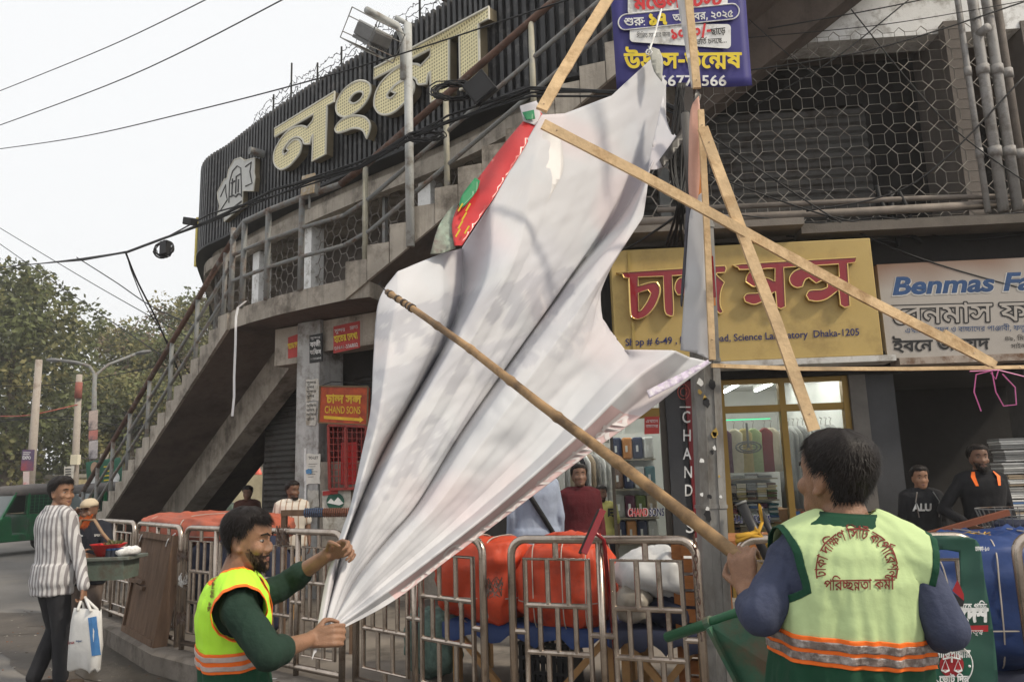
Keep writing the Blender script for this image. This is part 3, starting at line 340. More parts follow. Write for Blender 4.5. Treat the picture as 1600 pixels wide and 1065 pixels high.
[[192,48,-39,0,-67,14,-51,33,-18,28,38,5,15,-22,37,-28,51,-14,36,0,45,0,33,16,0,11,1,10,-27,14,-24,0,-13,0,-13,-3,-7,-7,0,-3,1,-2,3,-6,2,-2,-38,-3,-1,4,-3,9,0,2,1,10,21,12,35,6,18,0,31,0,43,-12,23,-19,0,-11,1,-12,-25,-20,-47,-10],[336,156,0,-18,-340,0,0,18],[264,64,0,-83,-40,0,-17,9,-39,13,-45,8,-24,2,-16,19,17,5,29,7,25,5,12,2],[224,49,-15,-3,-37,-9,-37,-9,-12,-3,0,2,31,-3,55,-13,22,-10,1,4,-1,11,0,3]],
]
BENG_R = [
[476,0,0,1,142,2,208,1,410],
[602,3,0,4,151,5,217,6,447],
[445,4,0,7,66,8,237],
[1090,2,0,9,202,10,288,11,467,1,467,9,534,12,620,13,769,14,938],
[1035,10,0,4,179,12,246,15,394,16,641,17,792,1,968],
[424,2,0,18,202,19,357,11,424],
[432,20,0,1,142,21,208],
[392,7,0,22,170],
[779,9,0,23,86,14,236,18,386,1,542,7,608],
[660,24,0,25,210,1,273,13,340,14,509],
[668,26,0,27,190,1,364,9,430,14,516],
[713,23,0,28,149,9,327,3,414,12,564],
[184,29,0],
[884,23,0,1,149,30,216,1,431,9,498,3,584,12,735],
[808,10,0,1,179,31,246,1,460,23,527,19,676,32,742],
[609,24,0,17,210,33,386,34,386,1,543],
[448,26,0,23,190,35,338],
[920,10,0,1,179,34,246,36,402,1,631,18,698,1,853],
[519,37,0,23,132,9,282,14,368],
[690,36,0,1,229,9,296,34,382,3,539],
[362,38,0,39,148,32,296],
[699,4,0,18,66,12,222,10,371,33,550,12,550],
[591,7,0,1,170,37,237,22,370],
[603,18,0,9,156,40,242,41,420],
[474,9,0,42,86,43,228],
[407,44,0,45,206],
[296,46,0,47,148],
[920,48,0,9,223,49,310,1,490,23,557,12,706,32,855],
[592,50,0,51,148,50,296,52,444],
[636,7,0,19,170,4,237,18,304,17,459],
[718,7,0,18,170,9,326,34,412,12,569],
[444,36,0,14,229,25,380],
[789,46,0,51,148,51,296,51,444,53,592,54,704],
[503,55,0,1,172,9,238,28,325],
[424,56,0,4,180,17,247,11,424],
[784,20,0,41,142,9,324,55,411,57,583,57,650,57,717],
[1306,58,0,59,178,1,360,7,426,54,596,58,682,9,860,60,946,61,1148],
[544,7,0,33,170,21,170,12,394],
[407,62,0,17,230],
[611,63,0,1,132,9,199,17,286,12,462],
[510,9,0,41,86,27,269,1,443],
[564,2,0,1,202,36,268,19,498],
[670,48,0,4,223,24,290,7,499],
[807,4,0,23,66,2,216,7,417,9,588,63,674],
[408,64,0,4,164,28,230],
[981,23,0,1,149,35,216,41,325,1,508,9,574,3,661,13,812],
[1113,3,0,1,151,65,217,4,217,28,284,10,462,1,641,66,707,1,890,34,956],
[475,9,0,56,86,1,267,42,333],
[368,4,0,3,66,14,217],
[858,0,0,1,142,2,208,1,410,54,476,46,562,51,710],
[737,7,0,12,170,2,320,1,521,12,588],
[918,36,0,1,229,18,296,1,451,34,518,1,674,17,741],
[579,9,0,14,86,17,238,67,414,68,414],
[682,4,0,2,66,14,268,9,419,17,506],
]
BENG_S = dict(zip(BENG_W, BENG_R))
# ================================================================ THE PLACE
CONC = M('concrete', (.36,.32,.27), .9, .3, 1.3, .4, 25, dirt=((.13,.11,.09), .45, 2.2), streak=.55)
CONCD = M('concrete darkened for shade', (.125,.098,.082), .95, .25, 1.1, .3, 20, dirt=((.075,.06,.053), .45, 1.6), streak=.4)  # darker copy of the concrete; shade under slabs is put into the colour
CONCL = M('painted concrete', (.42,.42,.41), .85, .2, 2, .3, 30, dirt=((.16,.14,.12), .5, 3), streak=.5)
DARK = M('wall darkened for shade', (.02,.018,.017), .9, .3, 2, .2, 30)  # near-black base puts deep interior shade into the wall colour
SHUT = M('roller shutter steel', (.085,.082,.078), .6, .25, 3, .1, 40, metal=.3, dirt=((.04,.03,.025), .5, 3))
STEEL = M('stainless tube', (.47,.40,.34), .27, .18, 9, .08, 90, metal=.92, dirt=((.22,.165,.12), .3, 6))
GREYP = M('grey rail paint', (.20,.205,.2), .6, .25, 6, .2, 60, dirt=((.12,.07,.045), .45, 6))
RUSTP = M('rusty pipe', (.10,.055,.04), .8, .35, 6, .3, 60, dirt=((.17,.16,.15), .35, 5))
BLACK = M('black cable', (.012,.012,.013), .6, .2, 10, 0)
WIRE = M('galvanised wire', (.30,.28,.25), .55, .3, 12, 0, metal=.4, dirt=((.12,.09,.07), .5, 6))
WIRED = M('dusty screen wire', (.22,.20,.18), .7, .3, 12, 0, dirt=((.1,.08,.07), .5, 6))
RIB = M('black sign ribs', (.028,.028,.03), .45, .3, 4, .1, 50, dirt=((.10,.095,.09), .3, 5))
CREAM = M('cream letter face', (.78,.70,.42), .5, .1, 3, 0)
CREAMS = M('letter side', (.16,.13,.08), .6, .2, 5, 0)
WHITEP = M('white paint', (.72,.72,.71), .7, .1, 4, .1, 40, dirt=((.3,.28,.25), .4, 5))
INK = M('black ink', (.02,.02,.022), .7, .1, 5, 0)

# perforated cream faces: small dark dots
def dots(m, cell, rad, col):
    t = m.node_tree; b = t.nodes['Principled BSDF']; L = t.links.new
    tc = t.nodes.new('ShaderNodeUVMap'); vm = t.nodes.new('ShaderNodeVectorMath'); vm.operation = 'SCALE'; vm.inputs['Scale'].default_value = 1/cell
    fr = t.nodes.new('ShaderNodeVectorMath'); fr.operation = 'FRACTION'; sb = t.nodes.new('ShaderNodeVectorMath'); sb.operation = 'SUBTRACT'; sb.inputs[1].default_value = (.5,.5,0)
    ln = t.nodes.new('ShaderNodeVectorMath'); ln.operation = 'LENGTH'; ls = t.nodes.new('ShaderNodeMath'); ls.operation = 'LESS_THAN'; ls.inputs[1].default_value = rad
    mx = t.nodes.new('ShaderNodeMix'); mx.data_type = 'RGBA'
    old = b.inputs['Base Color'].links[0].from_socket
    L(tc.outputs[0], vm.inputs[0]); L(vm.outputs[0], fr.inputs[0]); L(fr.outputs[0], sb.inputs[0]); L(sb.outputs[0], ln.inputs[0]); L(ln.outputs['Value'], ls.inputs[0])
    L(ls.outputs[0], mx.inputs[0]); L(old, mx.inputs[6]); mx.inputs[7].default_value = (*col, 1); L(mx.outputs[2], b.inputs['Base Color'])
dots(CREAM, .05, .3, (.36,.31,.17))

# ---------- ground, road, pavement
asph = M('asphalt', (.16,.15,.14), .85, .2, .5, .5, 60, dirt=((.2,.18,.155), .35, .35))
paving = M('dusty paving', (.19,.165,.14), .95, .25, .9, .5, 30, dirt=((.08,.07,.06), .5, 1.5))
kerbm = M('worn kerb concrete', (.2,.175,.15), .95, .25, 2, .5, 25, dirt=((.09,.075,.06), .5, 2.5))
wet = M('wet mud', (.05,.044,.036), .32, .5, 3, .35, 10, spec=.5)
mud = M('damp dirt', (.075,.062,.05), .6, .3, 2, .6, 18)
def gz(u, v): 
    x, y = -90+180*u, -40+200*v
    return (x, y, 0)
tag(MB().grid(gz, 18, 20).build('road', asph), kind='structure')
FENCE = [(-5.75,10.2),(-5.4,9.8),(-5.0,9.35),(-3.98,8.22),(-2.97,7.0),(-2.1,6.28),(-1.2,5.58),(-.17,4.65),(-.07,4.62),(.98,4.2),(1.1,4.16),(2.3,3.93),(2.42,3.92),(3.6,3.72),(4.8,3.55),(6.0,3.4)]
def offs(pts, d):
    out = []
    for i in range(len(pts)):
        a = V(pts[max(i-1,0)]); b = V(pts[min(i+1,len(pts)-1)]); t = (b-a).normalized(); n = V((t.y, -t.x)); out.append(V(pts[i])+n*d)
    return out
ke = offs([FENCE[i] for i in (0,1,2,3,4,5,6,7,9,11,13,14,15)], .22); ki = offs([FENCE[i] for i in (0,1,2,3,4,5,6,7,9,11,13,14,15)], .06)
PZ = .17
pv = [V((p.x, p.y, PZ)) for p in ki]+[V((60,3,PZ)), V((60,60,PZ)), V((-11,26,PZ)), V((-8.4,15.2,PZ))]
tag(MB().add(pv, [tuple(range(len(pv)))]).build('pavement', paving), kind='structure')
kb = MB(); rings = []
for a, b in zip(ke, ki):
    a3, b3 = V((a.x, a.y, 0)), V((b.x, b.y, 0)); d = (b3-a3)*.25
    rings.append([a3-UP*.1, a3+UP*(PZ-.015), a3+d+UP*(PZ+.006), b3+UP*(PZ+.006), b3-UP*.1])
kb.loft(rings, cap=True, closed=True)
tag(kb.build('kerb', kerbm, smooth='auto'), kind='structure')
# puddle and damp gutter along the kerb
def blob(cx, cy, rx, ry, rot, z, seed, n=40):
    rnd = random.Random(seed); ph = [rnd.uniform(0,6.3) for _ in range(4)]; pts = []
    for i in range(n):
        a = 2*pi*i/n; r = 1+.16*sin(2*a+ph[0])+.12*sin(3*a+ph[1])+.07*sin(7*a+ph[2])+.05*sin(11*a+ph[3])
        x, y = rx*r*cos(a), ry*r*sin(a); pts.append(V((cx+x*cos(rot)-y*sin(rot), cy+x*sin(rot)+y*cos(rot), z)))
    return pts
dm = MB()
for i, b in enumerate([blob(-3.9,7.6,2.6,.75,-.75,.004,1), blob(-6.8,9.8,1.7,.6,-.4,.0065,5)]): dm.add(b, [tuple(range(len(b)))])
tag(dm.build('damp_ground', mud), kind='structure')
pd = MB()
for b in [blob(-3.3,7.05,1.5,.36,-.78,.009,2)]: pd.add(b, [tuple(range(len(b)))])
tag(pd.build('puddle_water', wet), kind='structure')

# ---------- the rounded market building
BLD = thing('market_building', 'rounded grey concrete market building with shops below and wire screened upper floor', 'building', (0, 9, 0))
CS0 = [(-8.6,22.),(-7.6,19.3),(-7.0,17.5),(-6.15,15.),(-5.2,13.95),(-4.08,12.78),(-3.1,11.85),(-2.15,11.0),(-1.2,10.2),(-.4,9.45),(.15,8.85),(.9,8.45),(2.0,8.3)]
def cr(pts, n=6):      # Catmull-Rom
    pts = [V(p) for p in pts]; out = []
    for i in range(len(pts)-1):
        p0, p1, p2, p3 = pts[max(i-1,0)], pts[i], pts[i+1], pts[min(i+2,len(pts)-1)]
        for k in range(n):
            t = k/n; out.append(.5*((2*p1)+(p2-p0)*t+(2*p0-5*p1+4*p2-p3)*t*t+(3*p1-p0-3*p2+p3)*t**3))
    return out+[pts[-1]]
CS = cr([(x,y) for x,y in CS0], 8)
CL = [0]
for a, b in zip(CS, CS[1:]): CL.append(CL[-1]+(b-a).length)
def cs_at(s, off=0):
    s = max(0, min(CL[-1]-1e-6, s)); i = max(k for k in range(len(CL)) if CL[k] <= s); i = min(i, len(CS)-2)
    t = (s-CL[i])/(CL[i+1]-CL[i]); p = CS[i].lerp(CS[i+1], t); e = (CS[i+1]-CS[i]).normalized(); n = V((e.y, -e.x))
    return p+n*off, n, e
def cs_hit(x, y, off=0):     # pixel -> (s, z) on the sign surface
    best = None
    for i in range(len(CS)-1):
        a, b = CS[i], CS[i+1]; e = (b-a).normalized(); n = V((e.y, -e.x)); a2 = a+n*off
        P = on(x, y, (a2.x, a2.y, 0), (n.x, n.y, 0)); u = (P.xy-a2).dot(e)
        if -.001 <= u <= (b-a).length+.001 and P.y > 0:
            if best is None or P.y < best[2]: best = (CL[i]+u, P.z, P.y)
    return best
SZ0, SZ1 = 6.2, 8.0
# first floor: slabs, wall behind the screens, columns
def sheet(mb, off0, off1, z0, z1, s0=0, s1=None, n=60):     # curved solid band between two offsets
    s1 = CL[-1] if s1 is None else s1; R = []
    for k in range(n+1):
        s = s0+(s1-s0)*k/n; a = cs_at(s, off0)[0]; b = cs_at(s, off1)[0]
        R.append([V((a.x,a.y,z0)), V((a.x,a.y,z1)), V((b.x,b.y,z1)), V((b.x,b.y,z0))])
    return mb.loft(R)
sheet(MB(), -.2, -3.2, 3.62, 3.95).build('floor_slab', CONC, BLD)
sheet(MB(), -.12, -3.2, 5.98, 6.16).build('upper_slab', CONC, BLD)
sheet(MB(), -1.5, -1.7, 3.95, 5.98).build('back_wall', M('dim inner wall', (.16,.14,.125), .95, .25, 1.5, .2), BLD)
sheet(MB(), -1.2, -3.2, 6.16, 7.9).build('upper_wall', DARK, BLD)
sheet(MB(), .02, -.12, 5.72, 5.95).build('lintel_band', CONC, BLD)
# white columns between the screens, each one traced to its place
for px, py in ((490,360),(672,275),(410,400)):
    h = cs_hit(px, py, -.25)
    if h:
        c, n, e = cs_at(h[0], -.25); MB().box((c.x,c.y,3.95), (V((e.x,e.y,0)), V((n.x,n.y,0)), UP), (-.13,.13), (-.12,.12), (0,1.77)).build('column', WHITEP, BLD)
# hexagon wire screens, one per bay
def hexscreen(name, mapf, w, h, c, r, mat, parent):
    mb = MB(); dx = c*1.5; dy = c*math.sqrt(3); i = 0; seg = set()
    nx, ny = int(w/dx)+2, int(h/dy)+2
    P = lambda i, j: None
    for i in range(nx):
        for j in range(-1, ny):
            cx, cy = i*dx, j*dy+(dy/2 if i % 2 else 0)
            pts = [(cx+c*cos(k*pi/3), cy+c*sin(k*pi/3)) for k in range(6)]
            for k in range(6):
                a, b = pts[k], pts[(k+1) % 6]
                key = tuple(sorted(((round(a[0],3),round(a[1],3)),(round(b[0],3),round(b[1],3)))))
                if key in seg: continue
                seg.add(key)
                if all(0 <= q[0] <= w and 0 <= q[1] <= h for q in (a,b)): mb.tube([mapf(*a), mapf(*b)], r, 4, cap=False)
    return mb.build(name, mat, parent)
bays = [3.2,5.4,7.4,9.3,11.3,13.3,CL[-1]-2.3]
for a, b in zip(bays, bays[1:]):
    def mf(u, v, a=a):
        p = cs_at(a+u, -.22)[0]; return V((p.x, p.y, 3.97+v))
    hexscreen('wire_screen', mf, b-a, 1.85, .13, .008, WIRED, BLD)
    p, n, e = cs_at(a, -.22)
    MB().box((p.x,p.y,3.95), (V((e.x,e.y,0)), V((n.x,n.y,0)), UP), (-.03,.03), (-.03,.03), (0,1.8)).build('screen_post', GREYP, BLD)
# ground floor behind the stair: set back walls and shutters
GW = [(-8.3,25.5),(-3.95,12.2),(-2.3,10.9),(-1.2,9.9),(-.3,8.95),(.12,8.3)]
gm = MB()
for (x0,y0),(x1,y1) in zip(GW, GW[1:]):
    gm.add([(x0,y0,PZ),(x1,y1,PZ),(x1,y1,3.62),(x0,y0,3.62)], [(0,1,2,3)])
gm.build('ground_wall', M('dark ground wall', (.055,.05,.046), .9, .3, 1.5, .2), BLD)  # dark grey-brown base with random tone
def shutter(a, b, z0, z1, off, pitch=.085, mat=SHUT, name='roller_shutter', parent=BLD):
    a, b = V((a[0],a[1],0)), V((b[0],b[1],0)); e = (b-a).normalized(); n = V((e.y,-e.x,0)); rows = []; N = int((z1-z0)/pitch)
    for k in range(N):
        z = z0+k*pitch
        for t, d in ((0,.0),(.25,.02),(.75,.02),(1,.0)): rows.append([a+n*(off+d)+UP*(z+t*pitch*.98), b+n*(off+d)+UP*(z+t*pitch*.98)])
    return MB().loft(rows, cap=False, closed=False).build(name, mat, parent)
shutter((-3.85,12.1),(-2.4,10.95), PZ, 3.1, .05)
shutter((-2.2,10.8),(-1.3,9.95), PZ, 3.0, .05)
# the column below the landing, with its beams
cA = V((-2.52,9.95,0)); ca, cn, _ = frame(radians(30))
MB().box(cA, (ca,cn,UP), (-.2,.2), (-.22,.22), (PZ-.02,3.61)).build('column', CONCL, BLD, bevel=.01)
MB().box(cA+ca*.2, (ca,cn,UP), (.002,1.1), (-.14,.165), (3.2,3.6)).build('beam', CONC, BLD)
MB().box(cA-ca*.2, (ca,cn,UP), (-.5,-.002), (-.14,.135), (3.1,3.6)).build('beam', CONC, BLD)
# right hand shop block: plane turned 4 degrees
RA, RN, _ = frame(radians(4)); RO = V((0,8.05,0))
def rp(x, z, d=0): return RO+RA*x+RN*d+UP*z          # x along the shop front, d towards the street
AX = (RA, RN, UP)
def rbox(name, mat, x, d, z, parent=BLD, bevel=0): return MB().box(RO, AX, x, d, z).build(name, mat, parent, bevel=bevel)
rbox('floor_slab', M('dirty slab edge', (.12,.105,.09), .95, .3, 2, .3), (.5,8), (-3.2,.25), (3.86,4.02))
rbox('ledge', M('dirty ledge', (.17,.15,.13), .95, .3, 2, .3), (1.0,2.95), (.252,.62), (3.90,3.97))
rbox('ledge', M('dirty slab edge', (.12,.105,.09)), (2.952,8), (.252,.5), (3.84,3.93))
rbox('parapet', M('pale limewash', (.8,.8,.79), .9, .1, 2, .2, 30, dirt=((.3,.28,.25),.4,3)), (3.0,6.02), (-.78,-.42), (6.42,8.6))
rbox('upper_slab', CONCD, (.8,8), (-3.2,-.785), (6.5,6.75))
rbox('shop_partition', DARK, (-.2,8), (-4.2,-4.0), (PZ,6.5))
rbox('inner_side_wall', M('dim inner wall',(.16,.14,.125)), (5.0,5.2), (-2.6,-.3), (4.02,6.5))
shutter(rp(1.0,0,0).xy, rp(4.35,0,0).xy, 4.03, 5.95, -1.1, .11)
rbox('wall_pier', DARK, (4.35,5.0), (-1.4,-1.1), (4.02,6.5))
rbox('lintel', DARK, (.8,5), (-1.4,-1.12), (5.95,6.5))
rbox('side_pier', M('dim inner wall',(.16,.14,.125)), (1.95,2.12), (-.35,-.15), (4.02,6.6))
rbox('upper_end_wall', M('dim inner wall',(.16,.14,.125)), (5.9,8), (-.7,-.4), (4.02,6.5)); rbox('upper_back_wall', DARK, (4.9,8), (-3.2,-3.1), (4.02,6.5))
# octagon and square window grille
def octgrille(mapf, x0, x1, z0, z1, pitch, sq, r, clip):
    mb = MB(); q = sq/2
    nx, nz = int((x1-x0)/pitch), int((z1-z0)/pitch); jit = random.Random(5)
    for i in range(nx+1):
        for j in range(nz+1):
            cx, cz = x0+i*pitch, z0+j*pitch
            if not clip(cx, cz): continue
            c = [(cx-q,cz-q),(cx+q,cz-q),(cx+q,cz+q),(cx-q,cz+q)]
            mb.tube([mapf(*p) for p in c], r, 4, closed=True)
            for dx, dz in ((1,1),(-1,1),(-1,-1),(1,-1)):
                mb.tube([mapf(cx+dx*q, cz+dz*q), mapf(cx+dx*pitch/2, cz+dz*pitch/2)], r, 4, cap=False)
    return mb
octgrille(lambda x, z: rp(x, z, -.3), 2.2, 5.5, 4.15, 6.45, .243, .128, .0048, lambda x, z: True).build('window_grille', WIRE, BLD)
hexscreen('wire_screen', lambda u, v: rp(.75+u, 4.03+v, -.28), 1.2, 2.0, .13, .008, WIRE, BLD)
for x, w in ((.98,.16),(1.32,.2),(1.72,.12)): rbox('screen_post', M('dim inner wall',(.16,.14,.125)) if w > .15 else GREYP, (x,x+w), (-.6,-.5), (4.02,6.5))
# window sill clutter: pipes along the ledge
pm = MB(); pm.tube([rp(1.0,4.15,.2), rp(3.4,4.13,.2), rp(6.0,4.14,.2)], .045, 10); pm.build('conduit', M('pvc dull', (.2,.17,.145), .7, .3, 4, .1), BLD, smooth=True)
pm = MB(); pm.tube([rp(1.6,4.3,.1), rp(4.4,4.27,.12), rp(6.5,4.2,.1)], .03, 8); pm.build('conduit', M('pvc dull'), BLD, smooth=True) if False else pm.build('conduit', MATS['pvc dull'], BLD, smooth=True)

# ---------- drain pipes at the right
PVC = M('grey drain pipe', (.27,.26,.25), .6, .2, 3, .1, 30, dirt=((.12,.1,.085),.45,4))
for i, (x, x2, r, d, lab) in enumerate(((4.86,4.86,.03,.3,'slim dark steel drain pipe left of the pair on the shop wall'),(5.0,5.0,.05,.32,'grey upright drain pipe with an open side branch near its top'),(5.15,5.15,.05,.3,'fat pale drain pipe beside the cable bundle'),(5.30,5.30,.05,.2,'ribbed dark service duct at the far right of the upper wall'))):
    t = thing('drain_pipe', lab, 'pipe', rp(x,4.02,d))
    mb = MB(); mb.tube([rp(x2,4.02,d), rp((x+x2)/2,5.5,d), rp(x,8.8,d)], r, 14); mb.build('pipe', PVC if i != 3 else M('dark duct',(.12,.1,.085),.7,.3,6,.4,80), t, smooth=True)
    for z in (4.6,5.5,6.4,7.3): MB().tube([rp(x,z,d), rp(x,z+.1,d)], r*1.25, 14).build('coupling', PVC, t, smooth=True)
    if i == 1: MB().tube([rp(x,5.95,d), rp(x+.03,5.95,d+.14)], .045, 14).build('branch', PVC, t, smooth=True)
# ---------- the ribbed fascia sign
SG = thing('fascia_sign', 'huge curved black ribbed sign with cream Bengali letters above the stair landing', 'sign', (-3.5,12.5,6.2))
SE = CL[-1]-.15
sheet(MB(), .10, 0, SZ0, SZ1, .3, SE, 90).build('backing_panel', M('black sign panel', (.02,.02,.022), .6, .3, 4, .1), SG)
rb = MB(); s = .4
while s < SE:
    c, n, e = cs_at(s, .10); rb.box((c.x,c.y,SZ0-.03), (V((e.x,e.y,0)), V((n.x,n.y,0)), UP), (-.03,.03), (.002,.06), (0,SZ1-SZ0+.05)); s += .115
o = rb.build('rib', RIB, SG); tag(o, kind='stuff')
sheet(MB(), .18, -.1, SZ0-.08, SZ0-.032, .3, SE, 90).build('bottom_edge', M('black sign panel'), SG)
def sg_poly(pts, off): 
    return [cs_hit(x, y, off)[:2] for x, y in pts]
def smooth_poly(p, n=3):
    q = []; N = len(p)
    for i in range(N):
        p0, p1, p2, p3 = [V(p[(i+k-1) % N]) for k in range(4)]
        d1, d2 = (p1-p0), (p2-p1)
        q.append(tuple(p1))
        c1 = d1.length > 1e-6 and d2.length > 1e-6 and d1.angle(d2) < .9
        c2 = (p3-p2).length > 1e-6 and d2.length > 1e-6 and d2.angle(p3-p2) < .9
        if c1 or c2:
            for k in range(1, n):
                t = k/n; m1 = (p2-p0)*.5 if c1 else d2; m2 = (p3-p1)*.5 if c2 else d2
                h = (2*t**3-3*t**2+1)*p1+(t**3-2*t**2+t)*m1+(-2*t**3+3*t**2)*p2+(t**3-t**2)*m2; q.append(tuple(h))
    return q
def letter(name, outlines, parent, mapf, d0, d1, rim, face, side):
    """solid channel letter: outlines in surface coordinates (outer + holes), face at d1, rim a little prouder"""
    ar = lambda p: sum(p[i-1][0]*p[i][1]-p[i][0]*p[i-1][1] for i in range(len(p)))
    outlines = [p if (ar(p) > 0) == (i == 0) else p[::-1] for i, p in enumerate(outlines)]
    vs, fs = fill(outlines); mb = MB()
    mb.add([mapf(u, v, d1) for u, v in vs], fs, 0)
    for p in outlines:
        n = len(p); k = [mapf(u, v, d0) for u, v in p]+[mapf(u, v, d1) for u, v in p]
        mb.add(k, [(i, (i+1) % n, (i+1) % n+n, i+n) for i in range(n)], 1)
    if rim:
        for p in outlines: mb.tube([mapf(u, v, d1) for u, v in p], rim, 5, closed=True, mi=2)
    o = mb.build(name, [face, side, M('letter rim', (.62,.6,.52), .5, .1, 4, 0)], parent, fix=False)
    uv = o.data.uv_layers.new(); co = o.data.vertices
    flat = [(0,0)]*len(co)
    idx = {i: uvp for i, uvp in enumerate(vs)}
    for lp in o.data.loops: uv.data[lp.index].uv = idx.get(lp.vertex_index, (0,0))
    return o
smap = lambda s, z, d: (lambda p: V((p.x, p.y, z)))(cs_at(s, d)[0])
Z1 = lambda pts: [(420+x/5.915, 100+y/5.915) for x, y in pts]
Z2 = lambda pts: [(570+x/5.605, y/5.605) for x, y in pts]
LA1 = Z1([(55,600),(610,257),(605,350),(540,385),(525,835),(403,900),(412,650),(393,690),(383,738),(330,738),(318,708),(290,680),(255,676),(210,695),(165,745),(130,805),(133,830),(150,838),(187,805),(165,785),(190,745),(235,705),(275,702),(300,735),(302,770),(285,830),(240,890),(180,950),(110,975),(60,935),(47,880),(55,810),(90,735),(150,650),(220,595),(290,573),(335,580),(355,592),(412,520),(416,463),(57,673)])
AN1 = Z1([(690,490),(640,465),(622,410),(635,340),(680,260),(750,195),(820,160),(880,158),(925,180),(942,220),(935,280),(900,350),(850,410),(780,465),(730,488)])
AN2 = Z1([(745,345),(770,366),(810,360),(850,330),(876,290),(870,262),(840,255),(800,270),(760,310)])
AN3 = Z1([(612,600),(640,550),(690,510),(760,485),(830,480),(890,495),(925,530),(937,570),(930,620),(905,690),(890,650),(870,615),(830,597),(770,597),(710,620),(650,635),(622,625)])
LA2 = Z2([(85,598),(1087,62),(1088,165),(998,213),(1008,695),(838,792),(832,305),(738,345),(738,805),(580,897),(577,625),(555,665),(543,735),(470,740),(455,705),(425,680),(370,680),(300,720),(240,775),(198,830),(200,855),(230,862),(278,822),(235,800),(265,755),(340,710),(400,700),(430,735),(430,790),(400,850),(340,910),(270,975),(200,1005),(130,995),(90,945),(85,890),(100,810),(150,720),(230,640),(320,580),(400,562),(460,565),(490,580),(575,490),(577,430),(82,692)])
for nm, outs in (('letter', [LA1]), ('letter', [AN1, AN2]), ('letter', [AN3]), ('letter', [LA2])):
    letter(nm, [smooth_poly(sg_poly(o, .3)) for o in outs], SG, smap, .165, .30, .018, CREAM, CREAMS)
# the crest at the left end of the sign: shield with arch and ribbon, pale grey
PALE = M('pale crest face', (.5,.5,.48), .6, .1, 4, 0); PALD = M('crest dark line', (.06,.06,.06), .6, .1, 4, 0)
Z3 = lambda pts: [(320+x/4.26, 230+y/4.26) for x, y in pts]
cr1 = Z3([(85,300),(130,215),(150,205),(160,150),(195,85),(240,70),(265,90),(335,72),(330,170),(335,200),(325,290),(255,290),(250,390),(130,495),(130,440),(85,460),(100,390),(88,340)])
letter('crest', [sg_poly(cr1, .26)], SG, smap, .165, .26, .012, PALE, CREAMS)
mb = MB()
for pl in ([(160,370),(165,230),(185,160),(215,125),(240,140),(245,330)], [(270,130),(310,100),(300,165),(315,240),(270,260)], [(105,330),(140,250),(140,300),(150,350),(105,420)]):
    mb.tube([smap(s, z, .265) for s, z in sg_poly(Z3(pl), .265)], .012, 5)
for pl in ([(180,330),(185,210)], [(205,310),(210,195),(235,180)], [(222,300),(225,215)], [(175,240),(200,225)], [(168,330),(190,320),(205,330),(225,310),(240,315)], [(130,450),(245,360)]):
    mb.tube([smap(s, z, .265) for s, z in sg_poly(Z3(pl), .265)], .016, 5)
mb.build('emblem_lines', PALD, SG)
h = cs_hit(400,238,.3); mb = MB(); mb.tube([smap(h[0],h[1],.16), smap(h[0],h[1],.42)], .07, 12); mb.build('spotlight', GREYP, SG)
# yellow end board at the far left of the sign
p = V((-6.75,16.0,0))
MB().box(p, (V((.5,.86,0)),V((-.86,.5,0)),UP), (-.05,.13), (-.03,.03), (6.2,7.3)).build('end_board', M('yellow board', (.62,.5,.12), .6, .15, 3, .1), SG)
# barbed wire tangle, its posts and roof sheds above the sign
tg = thing('barbed_wire_fence', 'sagging barbed wire fence along the top of the black sign', 'wire fence', (-2,11,8))
bw = MB()
for k, (za, rr) in enumerate(((.12,.03),(.26,.05),(.42,.05),(.56,.06),(.34,.09))):
    pts = []; rnd = random.Random(k)
    for i in range(120):
        s = 8.5+6.3*i/119; p, n, e = cs_at(s, -.12-.05*rnd.random()); pts.append(V((p.x, p.y, SZ1+za*min(1,(s-8.2)/1.4)+rr*(rnd.random()-.5)*1.6)))
    bw.tube(pts, .006, 4, cap=False)
    for p in pts[::2]:
        d = V((rnd.uniform(-1,1), rnd.uniform(-1,1), rnd.uniform(-1,1)))*.035; bw.tube([p-d, p+d], .004, 3)
bw.build('wire', M('black cable'), tg)
for s in (10.1,10.75,11.6,12.3,13.2,14.2):
    p = cs_at(s,-.12)[0]; hh = .95 if s == 10.75 else .6
    mb = MB(); mb.tube([V((p.x,p.y,SZ1-.6)), V((p.x,p.y,SZ1+hh))], .018, 6); mb.build('post', M('black cable'), tg)
ts = thing('rooftop_shed', 'dark corrugated rooftop shed behind the last cream letter', 'shed', (.6,10.5,8))
mb = MB(); mb.box((-.55,11.3,0), (V((.75,-.66,0)),V((.66,.75,0)),UP), (0,4.5), (0,2), (7.95,8.9)); mb.build('wall', DARK, ts)
mb = MB(); mb.box((-.75,11.2,0), (V((.75,-.66,0)),V((.66,.75,0)),UP), (0,4.9), (-.3,2.4), (8.95,9.0)); mb.build('roof', RUSTP, ts)
tt = thing('water_tank_room', 'pale concrete stair head on the roof behind the left end of the sign', 'roof block', (-4.6,14.2,7.6))
MB().box((-5.2,15.6,0), (V((.72,-.7,0)),V((.7,.72,0)),UP), (-.2,1.9), (0,2), (7.5,8.6)).build('wall', CONCL, tt)
MB().box((-5.2,15.6,0), (V((.72,-.7,0)),V((.7,.72,0)),UP), (-.75,-.21), (-.2,1), (7.75,7.82)).build('canopy', DARK, tt)

